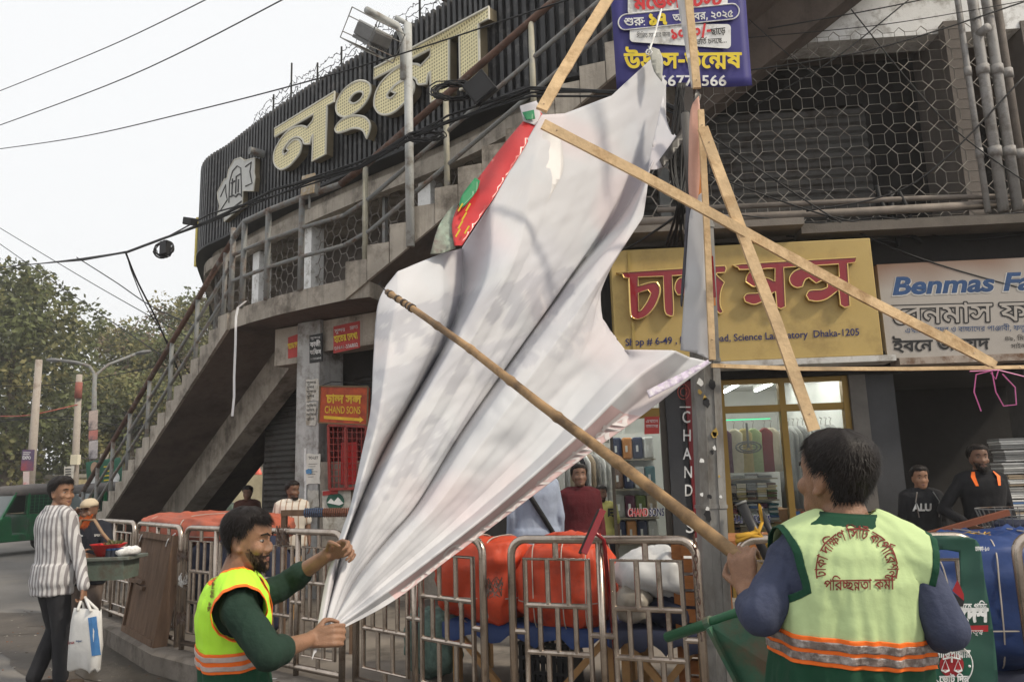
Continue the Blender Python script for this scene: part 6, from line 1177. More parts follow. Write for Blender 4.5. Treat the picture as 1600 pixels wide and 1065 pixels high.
def vin_print(m):        # faint print showing through the back of the sheet
    t = m.node_tree; b = t.nodes['Principled BSDF']; L = t.links.new; out = b.inputs['Base Color'].links[0].from_socket; tc = t.nodes.new('ShaderNodeTexCoord')
    for sc, lo, hi, c, seed in ((1.6,.52,.66,(.62,.45,.45),3),(2.3,.56,.66,(.47,.50,.53),9),(1.1,.56,.7,(.50,.50,.60),17)):
        mp = t.nodes.new('ShaderNodeMapping'); mp.inputs['Location'].default_value = (seed,seed*.7,1); L(tc.outputs['Object'], mp.inputs[0])
        nz = t.nodes.new('ShaderNodeTexNoise'); nz.inputs['Scale'].default_value = sc; nz.inputs['Detail'].default_value = 1; L(mp.outputs[0], nz.inputs['Vector'])
        mr = t.nodes.new('ShaderNodeMapRange'); mr.inputs[1].default_value = lo; mr.inputs[2].default_value = hi; mr.inputs[4].default_value = .28; L(nz.outputs['Fac'], mr.inputs[0])
        mx = t.nodes.new('ShaderNodeMix'); mx.data_type = 'RGBA'; L(mr.outputs[0], mx.inputs[0]); L(out, mx.inputs[6]); mx.inputs[7].default_value = (*c,1); out = mx.outputs[2]
    an = t.nodes.new('ShaderNodeAttribute'); an.attribute_name = 'print'; mu = t.nodes.new('ShaderNodeMath'); mu.operation = 'MULTIPLY'; mu.inputs[1].default_value = .55; L(an.outputs['Fac'], mu.inputs[0]); mx = t.nodes.new('ShaderNodeMix'); mx.data_type = 'RGBA'; L(mu.outputs[0], mx.inputs[0]); L(out, mx.inputs[6]); mx.inputs[7].default_value = (.33,.33,.37,1)
    L(mx.outputs[2], b.inputs['Base Color'])
vin_print(VIN)
PINK = M('print through pink', (.55,.40,.40), .5, .12, 5, .1, 5); LETT = M('print through letters', (.60,.56,.56), .5, .05, 5, 0); GREYT = M('print through grey', (.50,.51,.54), .5, .06, 5, 0)
sh = MB(); w = NT; nr = len(SHEET)
fs, mi = [], []
for j in range(nr-1):
    for k in range(NT-1):
        fs.append((j*w+k, j*w+k+1, (j+1)*w+k+1, (j+1)*w+k)); mi.append(1 if j >= nr-18 and 20 < k < 120 else 0)
sh.v = [tuple(p) for r in SHEET for p in r]; sh.f = fs; sh.m = mi
o = sh.build('sheet', [VIN, PINK], WS, smooth=True); s_ = o.modifiers.new('s','SOLIDIFY'); s_.thickness = .004
gp = np.array([tuple(a[k]) for a, h in ROW for k in range(NT)])      # where each sheet vertex lay when the print was set
ink = np.zeros(len(gp))
for txt, bold, x1, y1, em, ang, val in (('বাংলাদেশ', 60, 905, 478, 92, -14, 1.), ('সরকার', 60, 845, 575, 84, -14, .8), ('বিকসহে', 50, 715, 690, 64, -38, .8), ('জামায়াত', 50, 700, 585, 70, -38, .7), ('ভোট', 60, 960, 470, 70, -50, .5)):
    polys = []; xx = 0; r_ = BENG_S[txt]
    for g, gx in zip(r_[1::2], r_[2::2]): polys += [[((px+gx*4)/1000, py/1000) for px, py in c] for c in _contours(g)]
    polys = stroke(polys, bold/1000); c, s = cos(radians(ang)), sin(radians(ang)); dx, dy = gp[:,0]-x1, gp[:,1]-y1
    u, v = -(dx*c+dy*s)/em, -(-dx*s+dy*c)/em
    ink = np.maximum(ink, (winding(polys, np.stack([u, v], 1)) != 0)*val)
at_ = o.data.attributes.new('print', 'FLOAT', 'POINT'); at_.data.foreach_set('value', ink.ravel().astype(np.float32))
def sheet_at(u, v):    # u along the folds 0..1, v across 0..1
    a, b = max(0,min(NT-1.001,u*(NT-1))), max(0,min(nr-1.001,v*(nr-1))); i, j = int(a), int(b); fa, fb = a-i, b-j
    g = lambda J, I: SHEET[J][I]
    p = g(j,i)*(1-fa)*(1-fb)+g(j,i+1)*fa*(1-fb)+g(j+1,i)*(1-fa)*fb+g(j+1,i+1)*fa*fb
    e = (g(j,i+1)-g(j,i)).cross(g(j+1,i)-g(j,i)).normalized(); 
    if e.y > 0: e = -e
    return p+e*.006
def sheet_text(txt, u0, u1, v0, v1, mat, name):      # mirrored lettering (print seen from behind)
    vs, fs, L = txt; mb = MB(); mb.add([sheet_at(u1-(u1-u0)*x/L, v0+(v1-v0)*y/.75) for x, y in vs], fs); mb.build(name, mat, WS, fix=False)
sheet_text(btext('বাংলাদেশ সরকার কিনতে', 30), .16, .80, .992, .925, LETT, 'print_through')
# printed front showing where the corner is folded over
def patch(name, outl, dY, mat, wob=.02, n=2, thick=.003, parent=None):
    out = smooth_poly(outl, 3); xs = [p[0] for p in out]; ys = [p[1] for p in out]; st = 7
    inner = [(x, y) for x in np.arange(min(xs), max(xs), st) for y in np.arange(min(ys), max(ys), st)]
    vs = [V(p) for p in out]; m = len(vs); es = [(i, (i+1) % m) for i in range(m)]
    keep = []
    for x, y in inner:
        c = False
        for i in range(m):
            (x0,y0),(x1,y1) = out[i], out[i-1]
            if (y0 > y) != (y1 > y) and x < (x1-x0)*(y-y0)/(y1-y0)+x0: c = not c
        if c: keep.append(V((x,y)))
    ov, _, of, *_r = delaunay_2d_cdt(vs+keep, es, [list(range(m))], 1, 1e-4)
    f = dY if callable(dY) else (lambda x, y: bY(x, y)+dY)
    mb = MB(); mb.add([at_y(p[0], p[1], f(p[0],p[1])+wob*noise.noise(V((p[0]*.02,p[1]*.02,len(outl))))+wob*.6*sin((p[0]+p[1]*.6)*.05)) for p in ov], [tuple(q) for q in of])
    o = mb.build(name, mat, parent or WS, smooth=True)
    s_ = o.modifiers.new('s','SOLIDIFY'); s_.thickness = thick; return o
REDV = M('red printed vinyl', (.48,.028,.03), .3, .12, 3, .1, 8, spec=.5); GRV = M('green grey printed vinyl', (.28,.36,.29), .4, .3, 5, .1, 8, dirt=((.12,.09,.08), .6, 3))
patch('printed_fold', [(838,166),(848,180),(826,220),(800,262),(770,312),(742,352),(722,384),(710,384),(706,352),(716,322),(745,282),(790,222)], -.05, REDV, .02)
patch('printed_fold', [(712,318),(718,330),(708,360),(712,388),(690,396),(672,397),(684,356),(700,330)], -.02, GRV, .015)
patch('green_print', [(742,278),(750,283),(744,300),(726,322),(716,326),(722,305)], -.085, M('green print', (.02,.2,.08), .4, .15, 4, 0), .0)
m_ = MB(); 
for k, (x, y) in enumerate(((716,330),(722,344),(716,357),(728,330),(726,365),(712,370))): m_.tube([at_y(x, y, bY(x,y)-.09), at_y(x+7, y-12, bY(x,y)-.09)], .005, 4)
m_.build('print_lines', [M('yellow print')], WS)
patch('folded_flap', [(848,182),(862,196),(876,220),(880,262),(868,292),(846,330),(820,372),(790,402),(800,352),(822,300),(838,240)], -.035, M('translucent vinyl', (.55,.53,.52), .45, .12, 3, .2, 6), .03)
patch('folded_flap', [(812,166),(838,158),(846,176),(836,196),(818,190)], -.05, VIN, .02); patch('green_print', [(816,176),(834,172),(836,186),(822,188)], -.075, MATS['green print'], 0)
patch('folded_flap', [(1036,150),(1042,190),(1052,212),(1076,178),(1090,146),(1094,156),(1078,196),(1056,236),(1034,262),(1012,266),(1022,215)], .02, VIN, .03)
patch('dark_print', [(1088,140),(1096,150),(1080,196),(1058,234),(1036,262),(1030,250),(1056,214),(1076,178)], .0, M('black printed vinyl', (.03,.025,.022), .4, .2, 4, .1, 8), .01)
patch('folded_flap', [(1012,72),(1030,78),(1036,96),(1034,128),(1022,112),(1016,90)], -.03, M('dirty vinyl', (.3,.3,.27), .5, .2, 5, .1), .015)
# torn strips left on the street pole frame
PY = lambda x, y: 4.28+.0006*(1110-x)
patch('torn_strip', [(1052,-30),(1076,-30),(1084,60),(1090,135),(1080,138),(1070,70)], PY, VIN, .012)
patch('torn_strip', [(1079,172),(1092,150),(1096,210),(1092,300),(1084,325),(1076,300),(1076,240)], PY, M('salmon print', (.55,.31,.24), .45, .12, 4, .1), .012)
patch('torn_strip', [(1084,312),(1098,300),(1100,350),(1105,450),(1113,564),(1088,552),(1063,547),(1067,490),(1071,430),(1076,350),(1080,325)], lambda x, y: PY(x,y)+.01, VIN, .012)
patch('dark_print', [(1072,322),(1080,325),(1076,360),(1071,430),(1066,480),(1063,470),(1068,400)], lambda x, y: PY(x,y)+.03, M('slate print', (.09,.09,.11), .45, .2, 4, .1), .01)
patch('print_edge', [(1010,610),(1060,585),(1106,562),(1108,567),(1064,596),(1014,622)], -.03, M('violet smear', (.42,.36,.48), .5, .35, 30, .1, 20, dirt=((.62,.61,.62), .6, 14)), .003)
# timber laths and bamboo of the broken frame
TIMB = M('raw timber', (.60,.43,.25), .8, .3, 3.5, .4, 40, dirt=((.38,.24,.12), .4, 5)); BAMB = M('bamboo', (.29,.18,.085), .5, .35, 4, .25, 30, dirt=((.10,.06,.03), .6, 7))
def lath(label, pts, w, h, bow=0, name='timber_lath'):
    P = [at_y(*p) for p in pts]; c = sum(P, V((0,0,0)))/len(P); t = thing(name, label, 'timber lath', c)
    R = []; n = 14; Q = []
    for i in range(len(P)-1):
        for k in range(n): Q.append(P[i].lerp(P[i+1], k/n))
    Q.append(P[-1]); N = len(Q)
    for i, q in enumerate(Q):
        d = (Q[min(N-1,i+1)]-Q[max(0,i-1)]).normalized(); f = (CAMP*.0+V((0,-1,.0))); s = d.cross(f).normalized(); f = s.cross(d)
        ww = w*(1+.06*noise.noise(V((i*.3,w*50,1)))); c = q+s*bow*sin(pi*i/(N-1)); R.append([c-s*ww/2-f*h/2, c+s*ww/2-f*h/2, c+s*ww/2+f*h/2, c-s*ww/2+f*h/2])
    MB().loft(R).build('lath', TIMB, t)
    nl = MB()
    for i in (2, N-3): nl.ball(Q[i]-V((0,h/2+.002,0)), .004, 6, 4)
    nl.build('nail', STEEL, t)
    return t
lath('long thin timber lath slanting across the white sheet down to the right hand shop sign', [(848,194,3.86),(1000,272,3.95),(1150,355,4.08),(1350,465,4.3),(1548,566,4.5)], .055, .02, .0)
lath('short broken lath end beside the tip of the long slanting lath', [(1474,520,4.5),(1555,570,4.55)], .045, .02)
lath('timber lath leaning from the street pole down behind the head of the nearest worker', [(1098,200,4.15),(1165,370,4.1),(1215,500,4.05),(1272,672,4.0)], .06, .022, .012)
lath('curved timber lath rising from the torn corner to the top of the picture', [(846,172,3.9),(872,118,3.95),(905,62,4.0),(968,-30,4.1)], .062, .022, .015)
lath('upright timber lath nailed to the upper part of the street pole', [(1072,-40,4.25),(1082,60,4.25),(1089,138,4.25)], .045, .02)
lath('upright timber lath nailed to the lower part of the street pole', [(1095,172,4.25),(1104,350,4.25),(1113,562,4.25)], .035, .02)
lath('thin bamboo lath lying level under the shop signs from the street pole', [(1112,571,4.3),(1250,576,4.45),(1420,576,4.65),(1620,573,4.8)], .022, .02)
rp_ = thing('rope', 'white rope tied to the peak of the torn sheet', 'rope', at_y(1016,76,4.6)); m_ = MB(); m_.tube([at_y(1014,82,4.62), at_y(1024,50,4.8), at_y(1040,-10,5.1)], .007, 5); m_.tube([at_y(1014,82,4.62)+V((.02*cos(a),.0,.02*sin(a))) for a in (0,1,2,3,4,5)], .006, 5, closed=True); m_.build('cord', WHITEP, rp_)
pk = thing('pink_string', 'loose pink plastic string tied to the level bamboo lath', 'string', at_y(1550,580,4.72)); m_ = MB()
for pts in ([(1552,578),(1525,585),(1522,612),(1533,642)],[(1550,580),(1556,612),(1568,634),(1588,632),(1586,605),(1566,584)],[(1515,580),(1560,578),(1600,588)],[(1548,582),(1556,592),(1560,578)]): m_.tube([V(p) for p in [at_y(x, y, 4.7) for x, y in pts]], .004, 5)
m_.build('strand', M('pink plastic', (.5,.12,.3), .4, .15, 5, 0), pk)
def bamboo(label, pts, r0, r1, nodes):
    P = [at_y(*p) for p in pts]; t = thing('bamboo_pole', label, 'bamboo pole', P[-1]); L = [0]
    for a, b in zip(P, P[1:]): L.append(L[-1]+(b-a).length)
    N = 140; Q = []; R = []
    for k in range(N+1):
        s = L[-1]*k/N; i = max(j for j in range(len(P)-1) if L[j] <= s+1e-9); u = (s-L[i])/(L[i+1]-L[i]); Q.append(P[i].lerp(P[i+1], u))
        f = k/N; r = r0+(r1-r0)*f
        for nd in nodes: r += .0035*math.exp(-((f-nd)*L[-1]/.012)**2)
        R.append(r)
    MB().tube(Q, R, 12).build('stem', BAMB, t, smooth=True)
    m_ = MB()
    for f in (.02,.05,.085,.1,.115):
        k = int(f*N); m_.tube([Q[k], Q[k+1]], R[k]+.003, 10)
    m_.build('wire_binding', M('rusty binding', (.06,.045,.035), .8, .3, 10, .3), t)
    m_ = MB(); c = Q[0]; m_.tube([c, c+V((-.02,0,.02)), c+V((-.035,-.01,.035)), c+V((-.02,-.01,.05))], .003, 5); m_.build('wire_hook', BLACK, t)
    return t, Q, R
BPOLE, BQ, BR = bamboo('long bamboo pole held by the nearest worker and slanting up across the white sheet', [(605,456,3.42),(648,484,3.22),(735,545,2.92),(840,628,2.62),(985,737,2.32),(1145,862,2.08),(1205,906,2.0)], .014, .019, (.02,.11,.22,.34,.47,.6,.735,.87))
# ---------- street pole
sp = thing('street_pole', 'grey ribbed steel street pole standing between the barriers with torn poster scraps', 'utility pole', (1.06,4.42,PZ))
PL = M('street pole steel', (.21,.205,.195), .55, .28, 5, .2, 40, dirt=((.09,.075,.06), .5, 4), stretch=(1,1,.4))
pc = V((1.095,4.47,0)); mb = MB(); prof = [(-.075,-.06),(-.028,-.075),(-.024,-.068),(.02,-.072),(.024,-.079),(.07,-.062),(.078,.05),(0,.08),(-.078,.05)]
mb.loft([[pc+V((x+(z-1)*.03,y,z)) for x, y in prof] for z in (PZ,1.5,3.0,3.1)]); mb.build('shaft', PL, sp)
mb = MB()
for z in (.62,1.34,2.17,2.98): mb.loft([[pc+V((x*1.07+(z-1)*.03,y*1.07,z+h)) for x, y in prof] for h in (0,.02)])
mb.build('band', PL, sp); MB().tube([pc+V((.03,.02,3.0)), pc+V((.03,.02,3.75))], .028, 10).build('upper_pipe', M('dark pipe', (.09,.085,.08), .6, .2, 4, .1), sp, smooth=True)
m_ = MB(); rnd = random.Random(8)
for k in range(16):
    z = rnd.uniform(1.2,2.1); x = rnd.uniform(-.06,.05); s = rnd.uniform(.008,.03)
    pts = [(x+s*rnd.uniform(.4,1)*cos(a), z+1.3*s*rnd.uniform(.4,1)*sin(a)) for a in np.arange(0,6.2,.7)]
    m_.add([pc+V((a,-.0805,b)) for a, b in pts], [tuple(range(len(pts)))], k % 3)
m_.build('paper_scrap', [WHITEP, INK, M('yellow stain', (.45,.30,.08), .8, .3, 9, 0)], sp)
m_ = MB(); m_.box(pc+V((.055,-.02,0)), (V((1,0,0)),V((0,1,0)),UP), (0,.05), (-.05,.03), (2.5,3.35), 0); m_.box(pc+V((.055,-.02,0)), (V((1,0,0)),V((0,1,0)),UP), (.002,.055), (-.052,.028), (2.55,2.8), 1); m_.build('poster_edge', [M('orange poster', (.55,.2,.05), .6, .3, 12, 0), RED], sp)
# ================================================================ goods and street things behind and in front of the barriers
def lumpy(mb, c, ax, half, p=3.2, amp=.03, sc=3, seed=0, n=40, m=26, sag=0, mi=0, zmin=None):
    c = V(c); rings = []
    for j in range(1, m):
        t = -pi/2+pi*j/m; ring = []
        for k in range(n):
            a = 2*pi*k/n; sg = lambda v, e: math.copysign(abs(v)**e, v)
            x, y, z = sg(cos(t),2/p)*sg(cos(a),2/p), sg(cos(t),2/p)*sg(sin(a),2/p), sg(sin(t),2/p)
            q = c+ax[0]*(x*half[0])+ax[1]*(y*half[1])+ax[2]*(z*half[2]); d = (ax[0]*x+ax[1]*y+ax[2]*z).normalized()
            q += d*(amp*noise.noise(q*sc+V((seed,0,0)))+amp*.4*noise.noise(q*sc*3.1+V((0,seed,0)))+amp*.45*(1-abs(noise.noise(q*sc*1.9+V((seed,seed,0))))*3)+amp*.3*(1-abs(noise.noise(V((q.x*sc*4+seed,q.y*sc*4,q.z*sc*1.6))))*3))-UP*sag*x*x
            ring.append(q)
        rings.append(ring)
    return mb.loft(rings, mi=mi)
TARP = M('red orange tarpaulin', (.54,.062,.022), .55, .25, 2.5, .5, 14, spec=.35, dirt=((.34,.05,.025), .4, 5)); TARPD = M('dusty orange tarpaulin', (.40,.10,.055), .65, .3, 2.5, .5, 14, dirt=((.28,.10,.07), .45, 5)); BLUT = M('blue tarpaulin', (.016,.04,.14), .5, .35, 3, .5, 9); NAVT = M('navy cloth', (.018,.022,.045), .8, .3, 4, .3, 12)
CORD = M('tie cord', (.40,.36,.32), .8, .2, 8, 0); WOOD = M('weathered plank', (.16,.10,.065), .85, .35, 2.2, .35, 25, stretch=(6,6,1)); WOODO = M('orange brown timber', (.30,.115,.035), .7, .3, 3, .25, 25, stretch=(2,2,5)); LEGW = M('stall leg timber', (.33,.19,.08), .8, .3, 3, .3, 25)
ba, bn, _ = frame(radians(24)); BAX = (ba, bn, UP)
def stall(label, c, w, dep, z, mat_cloth, name='market_stall', yaw=24, legs=True):
    a, n, _ = frame(radians(yaw)); ax = (a, n, UP); t = thing(name, label, 'stall', (c[0],c[1],PZ)); o = V((c[0],c[1],0))
    MB().box(o, ax, (-w/2,w/2), (-dep/2,dep/2), (z-.05,z)).build('table_top', LEGW, t)
    mb = MB(); R = []
    for k in range(21):
        x = -w/2+w*k/20; dr = .09+.03*sin(k*1.3)+.02*sin(k*3.1); R.append([o+a*x+n*(dep/2+.012)+UP*(z-dr), o+a*x+n*(dep/2+.012)+UP*(z+.004), o+a*x-n*(dep/2)+UP*(z+.004)])
    mb.loft(R, cap=False, closed=False); mb.build('cloth', mat_cloth, t, smooth=True)
    for sx in (-1,1):
        for sy in (-1,1):
            p = o+a*(sx*(w/2-.08))+n*(sy*(dep/2-.06)); MB().bar(p+UP*PZ, p+UP*(z-.052), .05, .05, n).build('leg', LEGW, t)
        p0, p1 = o+a*(sx*(w/2-.1))+n*(dep/2-.02), o+a*(sx*(w/2-.42))+n*(dep/2-.02); MB().bar(p0+UP*(z-.06), p1+UP*(PZ+.02), .04, .04, n).build('brace', LEGW, t)
    return t
stall('rough timber stall with a blue cloth edge carrying the tarpaulin wrapped bundles', (.16,5.55), 1.25, .6, .58, BLUT)
def bundle(label, c, half, mat, yaw, seed, ropes, p=3.4, amp=.045):
    a, n, _ = frame(radians(yaw)); ax = (a, n, UP); t = thing('wrapped_bundle', label, 'bundle', (c[0],c[1],c[2]-half[2]))
    mb = MB(); lumpy(mb, c, ax, half, p, amp, 3, seed, 76, 46); mb.build('tarpaulin', mat, t, smooth=True)
    mb = MB()
    for f in ropes:
        P = []
        for k in range(40):
            an = 2*pi*k/40; sg = lambda v, e: math.copysign(abs(v)**e, v); P.append(V(c)+a*(half[0]*(f+.03*sin(an*2+f*9)))+n*((half[1]+.012)*sg(cos(an),2/3.8))+UP*((half[2]+.014)*sg(sin(an),2/3.8)))
        mb.tube(P, .0045, 4, closed=True)
    P = [V(c)+a*((half[0]+.012)*math.copysign(abs(cos(k*.157))**.53,cos(k*.157)))+n*((half[1]+.012)*math.copysign(abs(sin(k*.157))**.53,sin(k*.157)))-UP*(half[2]*.35) for k in range(40)]
    mb.tube(P, .0045, 4, closed=True); mb.build('rope', CORD, t); return t
bundle('red orange tarpaulin bundle tied with cord, left of the pair behind the barriers', (-.21,5.62,.855), (.31,.28,.275), TARP, 24, 3, (-.3,.35))
bundle('larger red orange tarpaulin bundle tied with cord, right of the pair behind the barriers', (.33,5.38,.845), (.29,.28,.28), TARP, 24, 8, (-.5,.2,.75))
def sack(label, c, half, mat, seed, yaw=20, cat='sack', name='cloth_sack', p=2.6, amp=.04):
    a, n, _ = frame(radians(yaw)); o = lumpy(MB(), c, (a,n,UP), half, p, amp, 4, seed).build(name, mat, None, smooth=True, loc=(c[0],c[1],c[2]-half[2])); return tag(o, label, cat)
WSK = M('white plastic sheet', (.55,.55,.55), .4, .15, 3, .4, 10)
st2 = stall('low stall with a navy cloth behind the barrier beside the street pole', (.93,5.0), .62, .55, .62, NAVT)
sack('white plastic covered heap on the low stall behind the barrier by the street pole', (.88,5.0,.93), (.25,.24,.135), WSK, 4)
sack('grey shiny sack at the left edge of the low stall by the street pole', (.73,4.98,.76), (.12,.2,.12), M('grey plastic sack', (.27,.24,.2), .35, .25, 4, .4, 12), 9)
sack('navy cloth bundle on the low stall under the white heap', (1.0,4.96,.72), (.2,.22,.1), NAVT, 6)
cr_ = thing('plastic_crate', 'black slatted plastic crate on the ground under the bundles stall', 'crate', (.2,5.5,PZ)); mb = MB()
for sy in (-.14,.14):
    for k in range(9): mb.box((.2,5.5,0), BAX, (-.16+.04*k-.012,-.16+.04*k+.012), (sy-.006,sy+.006), (PZ,PZ+.28))
    for z in (0,.09,.18,.27): mb.box((.2,5.5,0), BAX, (-.18,.18), (sy-.008,sy+.008), (PZ+z,PZ+z+.02))
for sx in (-.175,.175): mb.box((.2,5.5,0), BAX, (sx-.006,sx+.006), (-.132,.132), (PZ,PZ+.29))
mb.build('side', BLACK, cr_); MB().box((.2,5.5,0), BAX, (-.168,.168), (-.13,.13), (PZ+.001,PZ+.012)).build('bottom', BLACK, cr_)
# stack of orange brown timber at the pole
pt = thing('plank_stack', 'tall rack of orange brown timber slats between the low stall and the street pole', 'timber rack', (1.08,4.78,PZ))
for x in (-.14,.10): MB().box((1.09,4.75,0), BAX, (x-.03,x+.03), (-.03,.03), (PZ,1.13)).build('upright', WOODO, pt)
for k in range(10): MB().box((1.09,4.75,0), BAX, (-.105,.065), (.0,.05), (PZ+.03+k*.095,PZ+.105+k*.095)).build('slat', WOODO, pt)
pt2 = thing('timber_table', 'orange brown timber counter edge behind the barrier right of the street pole', 'counter', (1.7,5.0,PZ))
MB().box((1.75,5.05,0), (RA,RN,UP), (-.55,.75), (-.3,.3), (1.06,1.13)).build('top', WOODO, pt2)
for x in (-.5,.7): MB().box((1.75,5.05,0), (RA,RN,UP), (x-.04,x+.04), (.2,.28), (PZ,1.06)).build('leg', WOODO, pt2)
for k, (x0, y0, x1, y1, l) in enumerate(((1158,786,1192,850,'fat black plastic tube end leaning behind the left shoulder of the nearest worker'),(1187,795,1212,842,'thin dark tube leaning behind the left shoulder of the nearest worker'))):
    t = thing('plastic_tube', l, 'tube', at_y(x1,y1,4.3)); r = .028 if k == 0 else .018; a, b = at_y(x0,y0,4.32), at_y(x1+22,y1+50,4.25); MB().tube([b,a], r, 12).build('tube', M('black tube', (.03,.03,.032), .4, .2, 4, 0), t, smooth=True); MB().tube([a-(a-b)*.01,a+(a-b)*.02], r*1.15, 12).build('end_cap', GREYP, t, smooth=True)
ys_ = thing('yellow_strap', 'knotted yellow cloth strap on the rail right of the street pole', 'strap', at_y(1182,830,4.2)); m_ = MB()
for pts in ([(1150,845),(1165,838),(1185,830),(1190,815),(1186,790)],[(1180,826),(1195,845),(1203,858)],[(1150,838),(1170,835),(1188,838)]):
    R = []
    for x, y in pts: p = at_y(x, y, 4.12); R.append([p+V((0,0,.016)), p+V((.008,-.012,0)), p-V((0,0,.016)), p+V((-.004,.006,0))])
    m_.loft(R)
m_.build('cloth', M('yellow strap', (.48,.27,.03), .8, .2, 6, .1), ys_, smooth=True)
# blue tarpaulin heap at the right, its cords, basket
bundle('big blue tarpaulin bundle tied with cord behind the green draped barrier', (2.75,4.75,.78), (.85,.4,.36), BLUT, 6, 13, (-.75,-.45,-.1,.25,.6), 3, .05)
stall('dark stall under the big blue tarpaulin bundle', (2.75,4.8), 1.7, .8, .42, NAVT, yaw=6)
bk = thing('wire_basket', 'grey wire basket at the right edge resting on the blue bundle', 'basket', at_y(1590,830,5.0)); mb = MB(); c = at_y(1585,838,5.1)
for z, r in ((0,.15),(.06,.17),(.12,.19),(.18,.21)): mb.tube([c+V((r*cos(a*.314),r*.8*sin(a*.314),z)) for a in range(20)], .004, 4, closed=True)
for a in range(28): mb.tube([c+V((.15*cos(a*.2244),.12*sin(a*.2244),0)), c+V((.21*cos(a*.2244),.168*sin(a*.2244),.18))], .003, 3)
mb.build('mesh', GREYP, bk); MB().ball(c+UP*.06, (.13,.1,.06), 14, 8).build('contents', NAVT, bk)
bt_ = thing('timber_bar', 'reddish wooden bar sloping on top of the blue bundle', 'timber bar', at_y(1500,828,4.9)); a, b = at_y(1440,838,4.9), at_y(1575,800,4.95); MB().bar(a, b, .035, .035).build('bar', M('reddish wood', (.16,.05,.025), .6, .2, 4, .1), bt_)
yf = thing('yellow_flowers', 'small heap of yellow straw on top of the blue bundle', 'straw', at_y(1525,836,4.7)); mb = MB(); rnd = random.Random(5)
for k in range(70):
    p = at_y(rnd.uniform(1508,1545), rnd.uniform(832,842), 4.6+rnd.random()*.1); d = V((rnd.uniform(-1,1),rnd.uniform(-1,1),rnd.uniform(-.4,.6)))*.025; mb.tube([p-d,p+d], .004, 3)
mb.build('straw', M('straw yellow', (.5,.3,.05), .8, .3, 9, 0), yf); yf.name = 'straw_heap'
# green banner draped over the barrier
GB = thing('green_banner', 'torn dark green election banner with a red scales emblem draped over the barrier', 'banner', at_y(1490,1000,3.8))
GRN_ = M('dark green vinyl', (.022,.075,.055), .5, .2, 3, .15, 7); GY = lambda x, y: 3.85-.0006*(x-1440)
outl = [(1425,838),(1470,836),(1510,838),(1530,850),(1538,900),(1548,960),(1556,1020),(1562,1100),(1430,1100),(1430,1010),(1445,960),(1500,950),(1500,900),(1498,862),(1470,858),(1450,868),(1436,880),(1425,880)]
patch('cloth', outl, GY, GRN_, .02, 1, parent=GB)
GP0 = at_y(1490,1000,3.82-.03); GN = V((-.17,-1,0)).normalized(); GP0 = GP0+GN*.03
m_ = MB(); pxtext(m_, btext('বিকসহে গড়ি', 20), GP0, GN, 1478, 954, 18, 64, 0); pxtext(m_, btext('বাংলাদেশ', 60), GP0, GN, 1446, 970, 31, 97, 0); pxtext(m_, btext('দাঁড়িপাল্লায়', 40), GP0, GN, 1462, 1026, 17, 54, 0, d=.012); pxtext(m_, btext('ভোট দিন', 40), GP0, GN, 1468, 1065, 15, 46, 0, d=.012); pxtext(m_, btext('ঢাকা-১০', 40), GP0, GN, 1524, 860, 10, 22, 0); pxtext(m_, btext('নেতৃত্ব'), GP0, GN, 1508, 990, 10, 28, 0)
m_.build('white_lettering', WHITEP, GB)
m_ = MB(); m_.add([on(x, y, GP0-GN*.003, GN) for x, y in ((1490,977),(1544,976),(1544,986),(1490,987))], [(0,1,2,3)]); pxpoly(m_, [(1486,1038),] and [(1487+19*cos(a*.2094),1038+19*sin(a*.2094)) for a in range(30)], GP0, GN, .008)
m_.build('red_patch', M('banner red', (.33,.02,.025), .5, .1, 4, 0), GB)
m_ = MB(); pxpoly(m_, [(1487+33*cos(a*.2094),1039+33*sin(a*.2094)) for a in range(30)], GP0, GN, .004); m_.build('round_emblem', M('emblem green', (.015,.10,.06), .5, .1, 4, 0), GB)
m_ = MB(); g = lambda x, y: on(x, y, GP0+GN*.016, GN)
m_.tube([g(1473,1029), g(1487,1026), g(1501,1029)], .004, 4); m_.tube([g(1487,1024), g(1487,1034)], .004, 4); m_.tube([g(1487+33*cos(a*.2094),1039+33*sin(a*.2094)) for a in range(30)], .0025, 4, closed=True)
for x in (1477,1497): m_.tube([g(x,1030), g(x-6,1046), g(x+6,1046)], .0025, 4, closed=True); m_.tube([g(x-6,1046), g(x,1049), g(x+6,1046)], .005, 4)
for x in (1459,1515): m_.ball(g(x,1040), .006, 8, 6)
m_.build('emblem_scales', WHITEP, GB)
m_ = MB(); pxpoly(m_, [(1488,922),(1496,905),(1506,928),(1506,938)], GP0, GN, .002); m_.build('red_patch', MATS['banner red'], GB); m_ = MB(); pxpoly(m_, [(1486,924),(1507,937),(1505,947),(1484,946)], GP0, GN, .002); m_.build('black_patch', INK, GB)
# squeegee, chain, wire ties
sq = thing('floor_squeegee', 'red and black floor squeegee hooked upright on the steel barrier', 'squeegee', at_y(928,830,4.33)); a, b = at_y(942,796,4.36), at_y(912,864,4.30); MB().bar(a, b, .035, .02, V((0,-1,0))).build('blade_holder', RED, sq); MB().bar(a-V((.022,.0,0)), b-V((.022,0,0)), .016, .014, V((0,-1,0))).build('rubber_blade', BLACK, sq); c = a.lerp(b,.5); MB().tube([c, c+V((.06,.05,-.05)), c+V((.13,.3,-.9))], .012, 8).build('handle', RED, sq, smooth=True)
ch = thing('chain', 'rusty chain hanging from the barrier left of the street pole', 'chain', at_y(1090,900,4.16)); m_ = MB()
for k in range(15):
    z = 1.2-.035*k; c = V((.93+.004*sin(k),4.18,z)); d = V((1,0,0)) if k % 2 else V((0,1,0)); m_.tube([c+d*(.010*cos(a*.785))+UP*(.024*sin(a*.785)) for a in range(8)], .0035, 4, closed=True)
m_.build('link', RUSTP, ch)
rnd = random.Random(2)
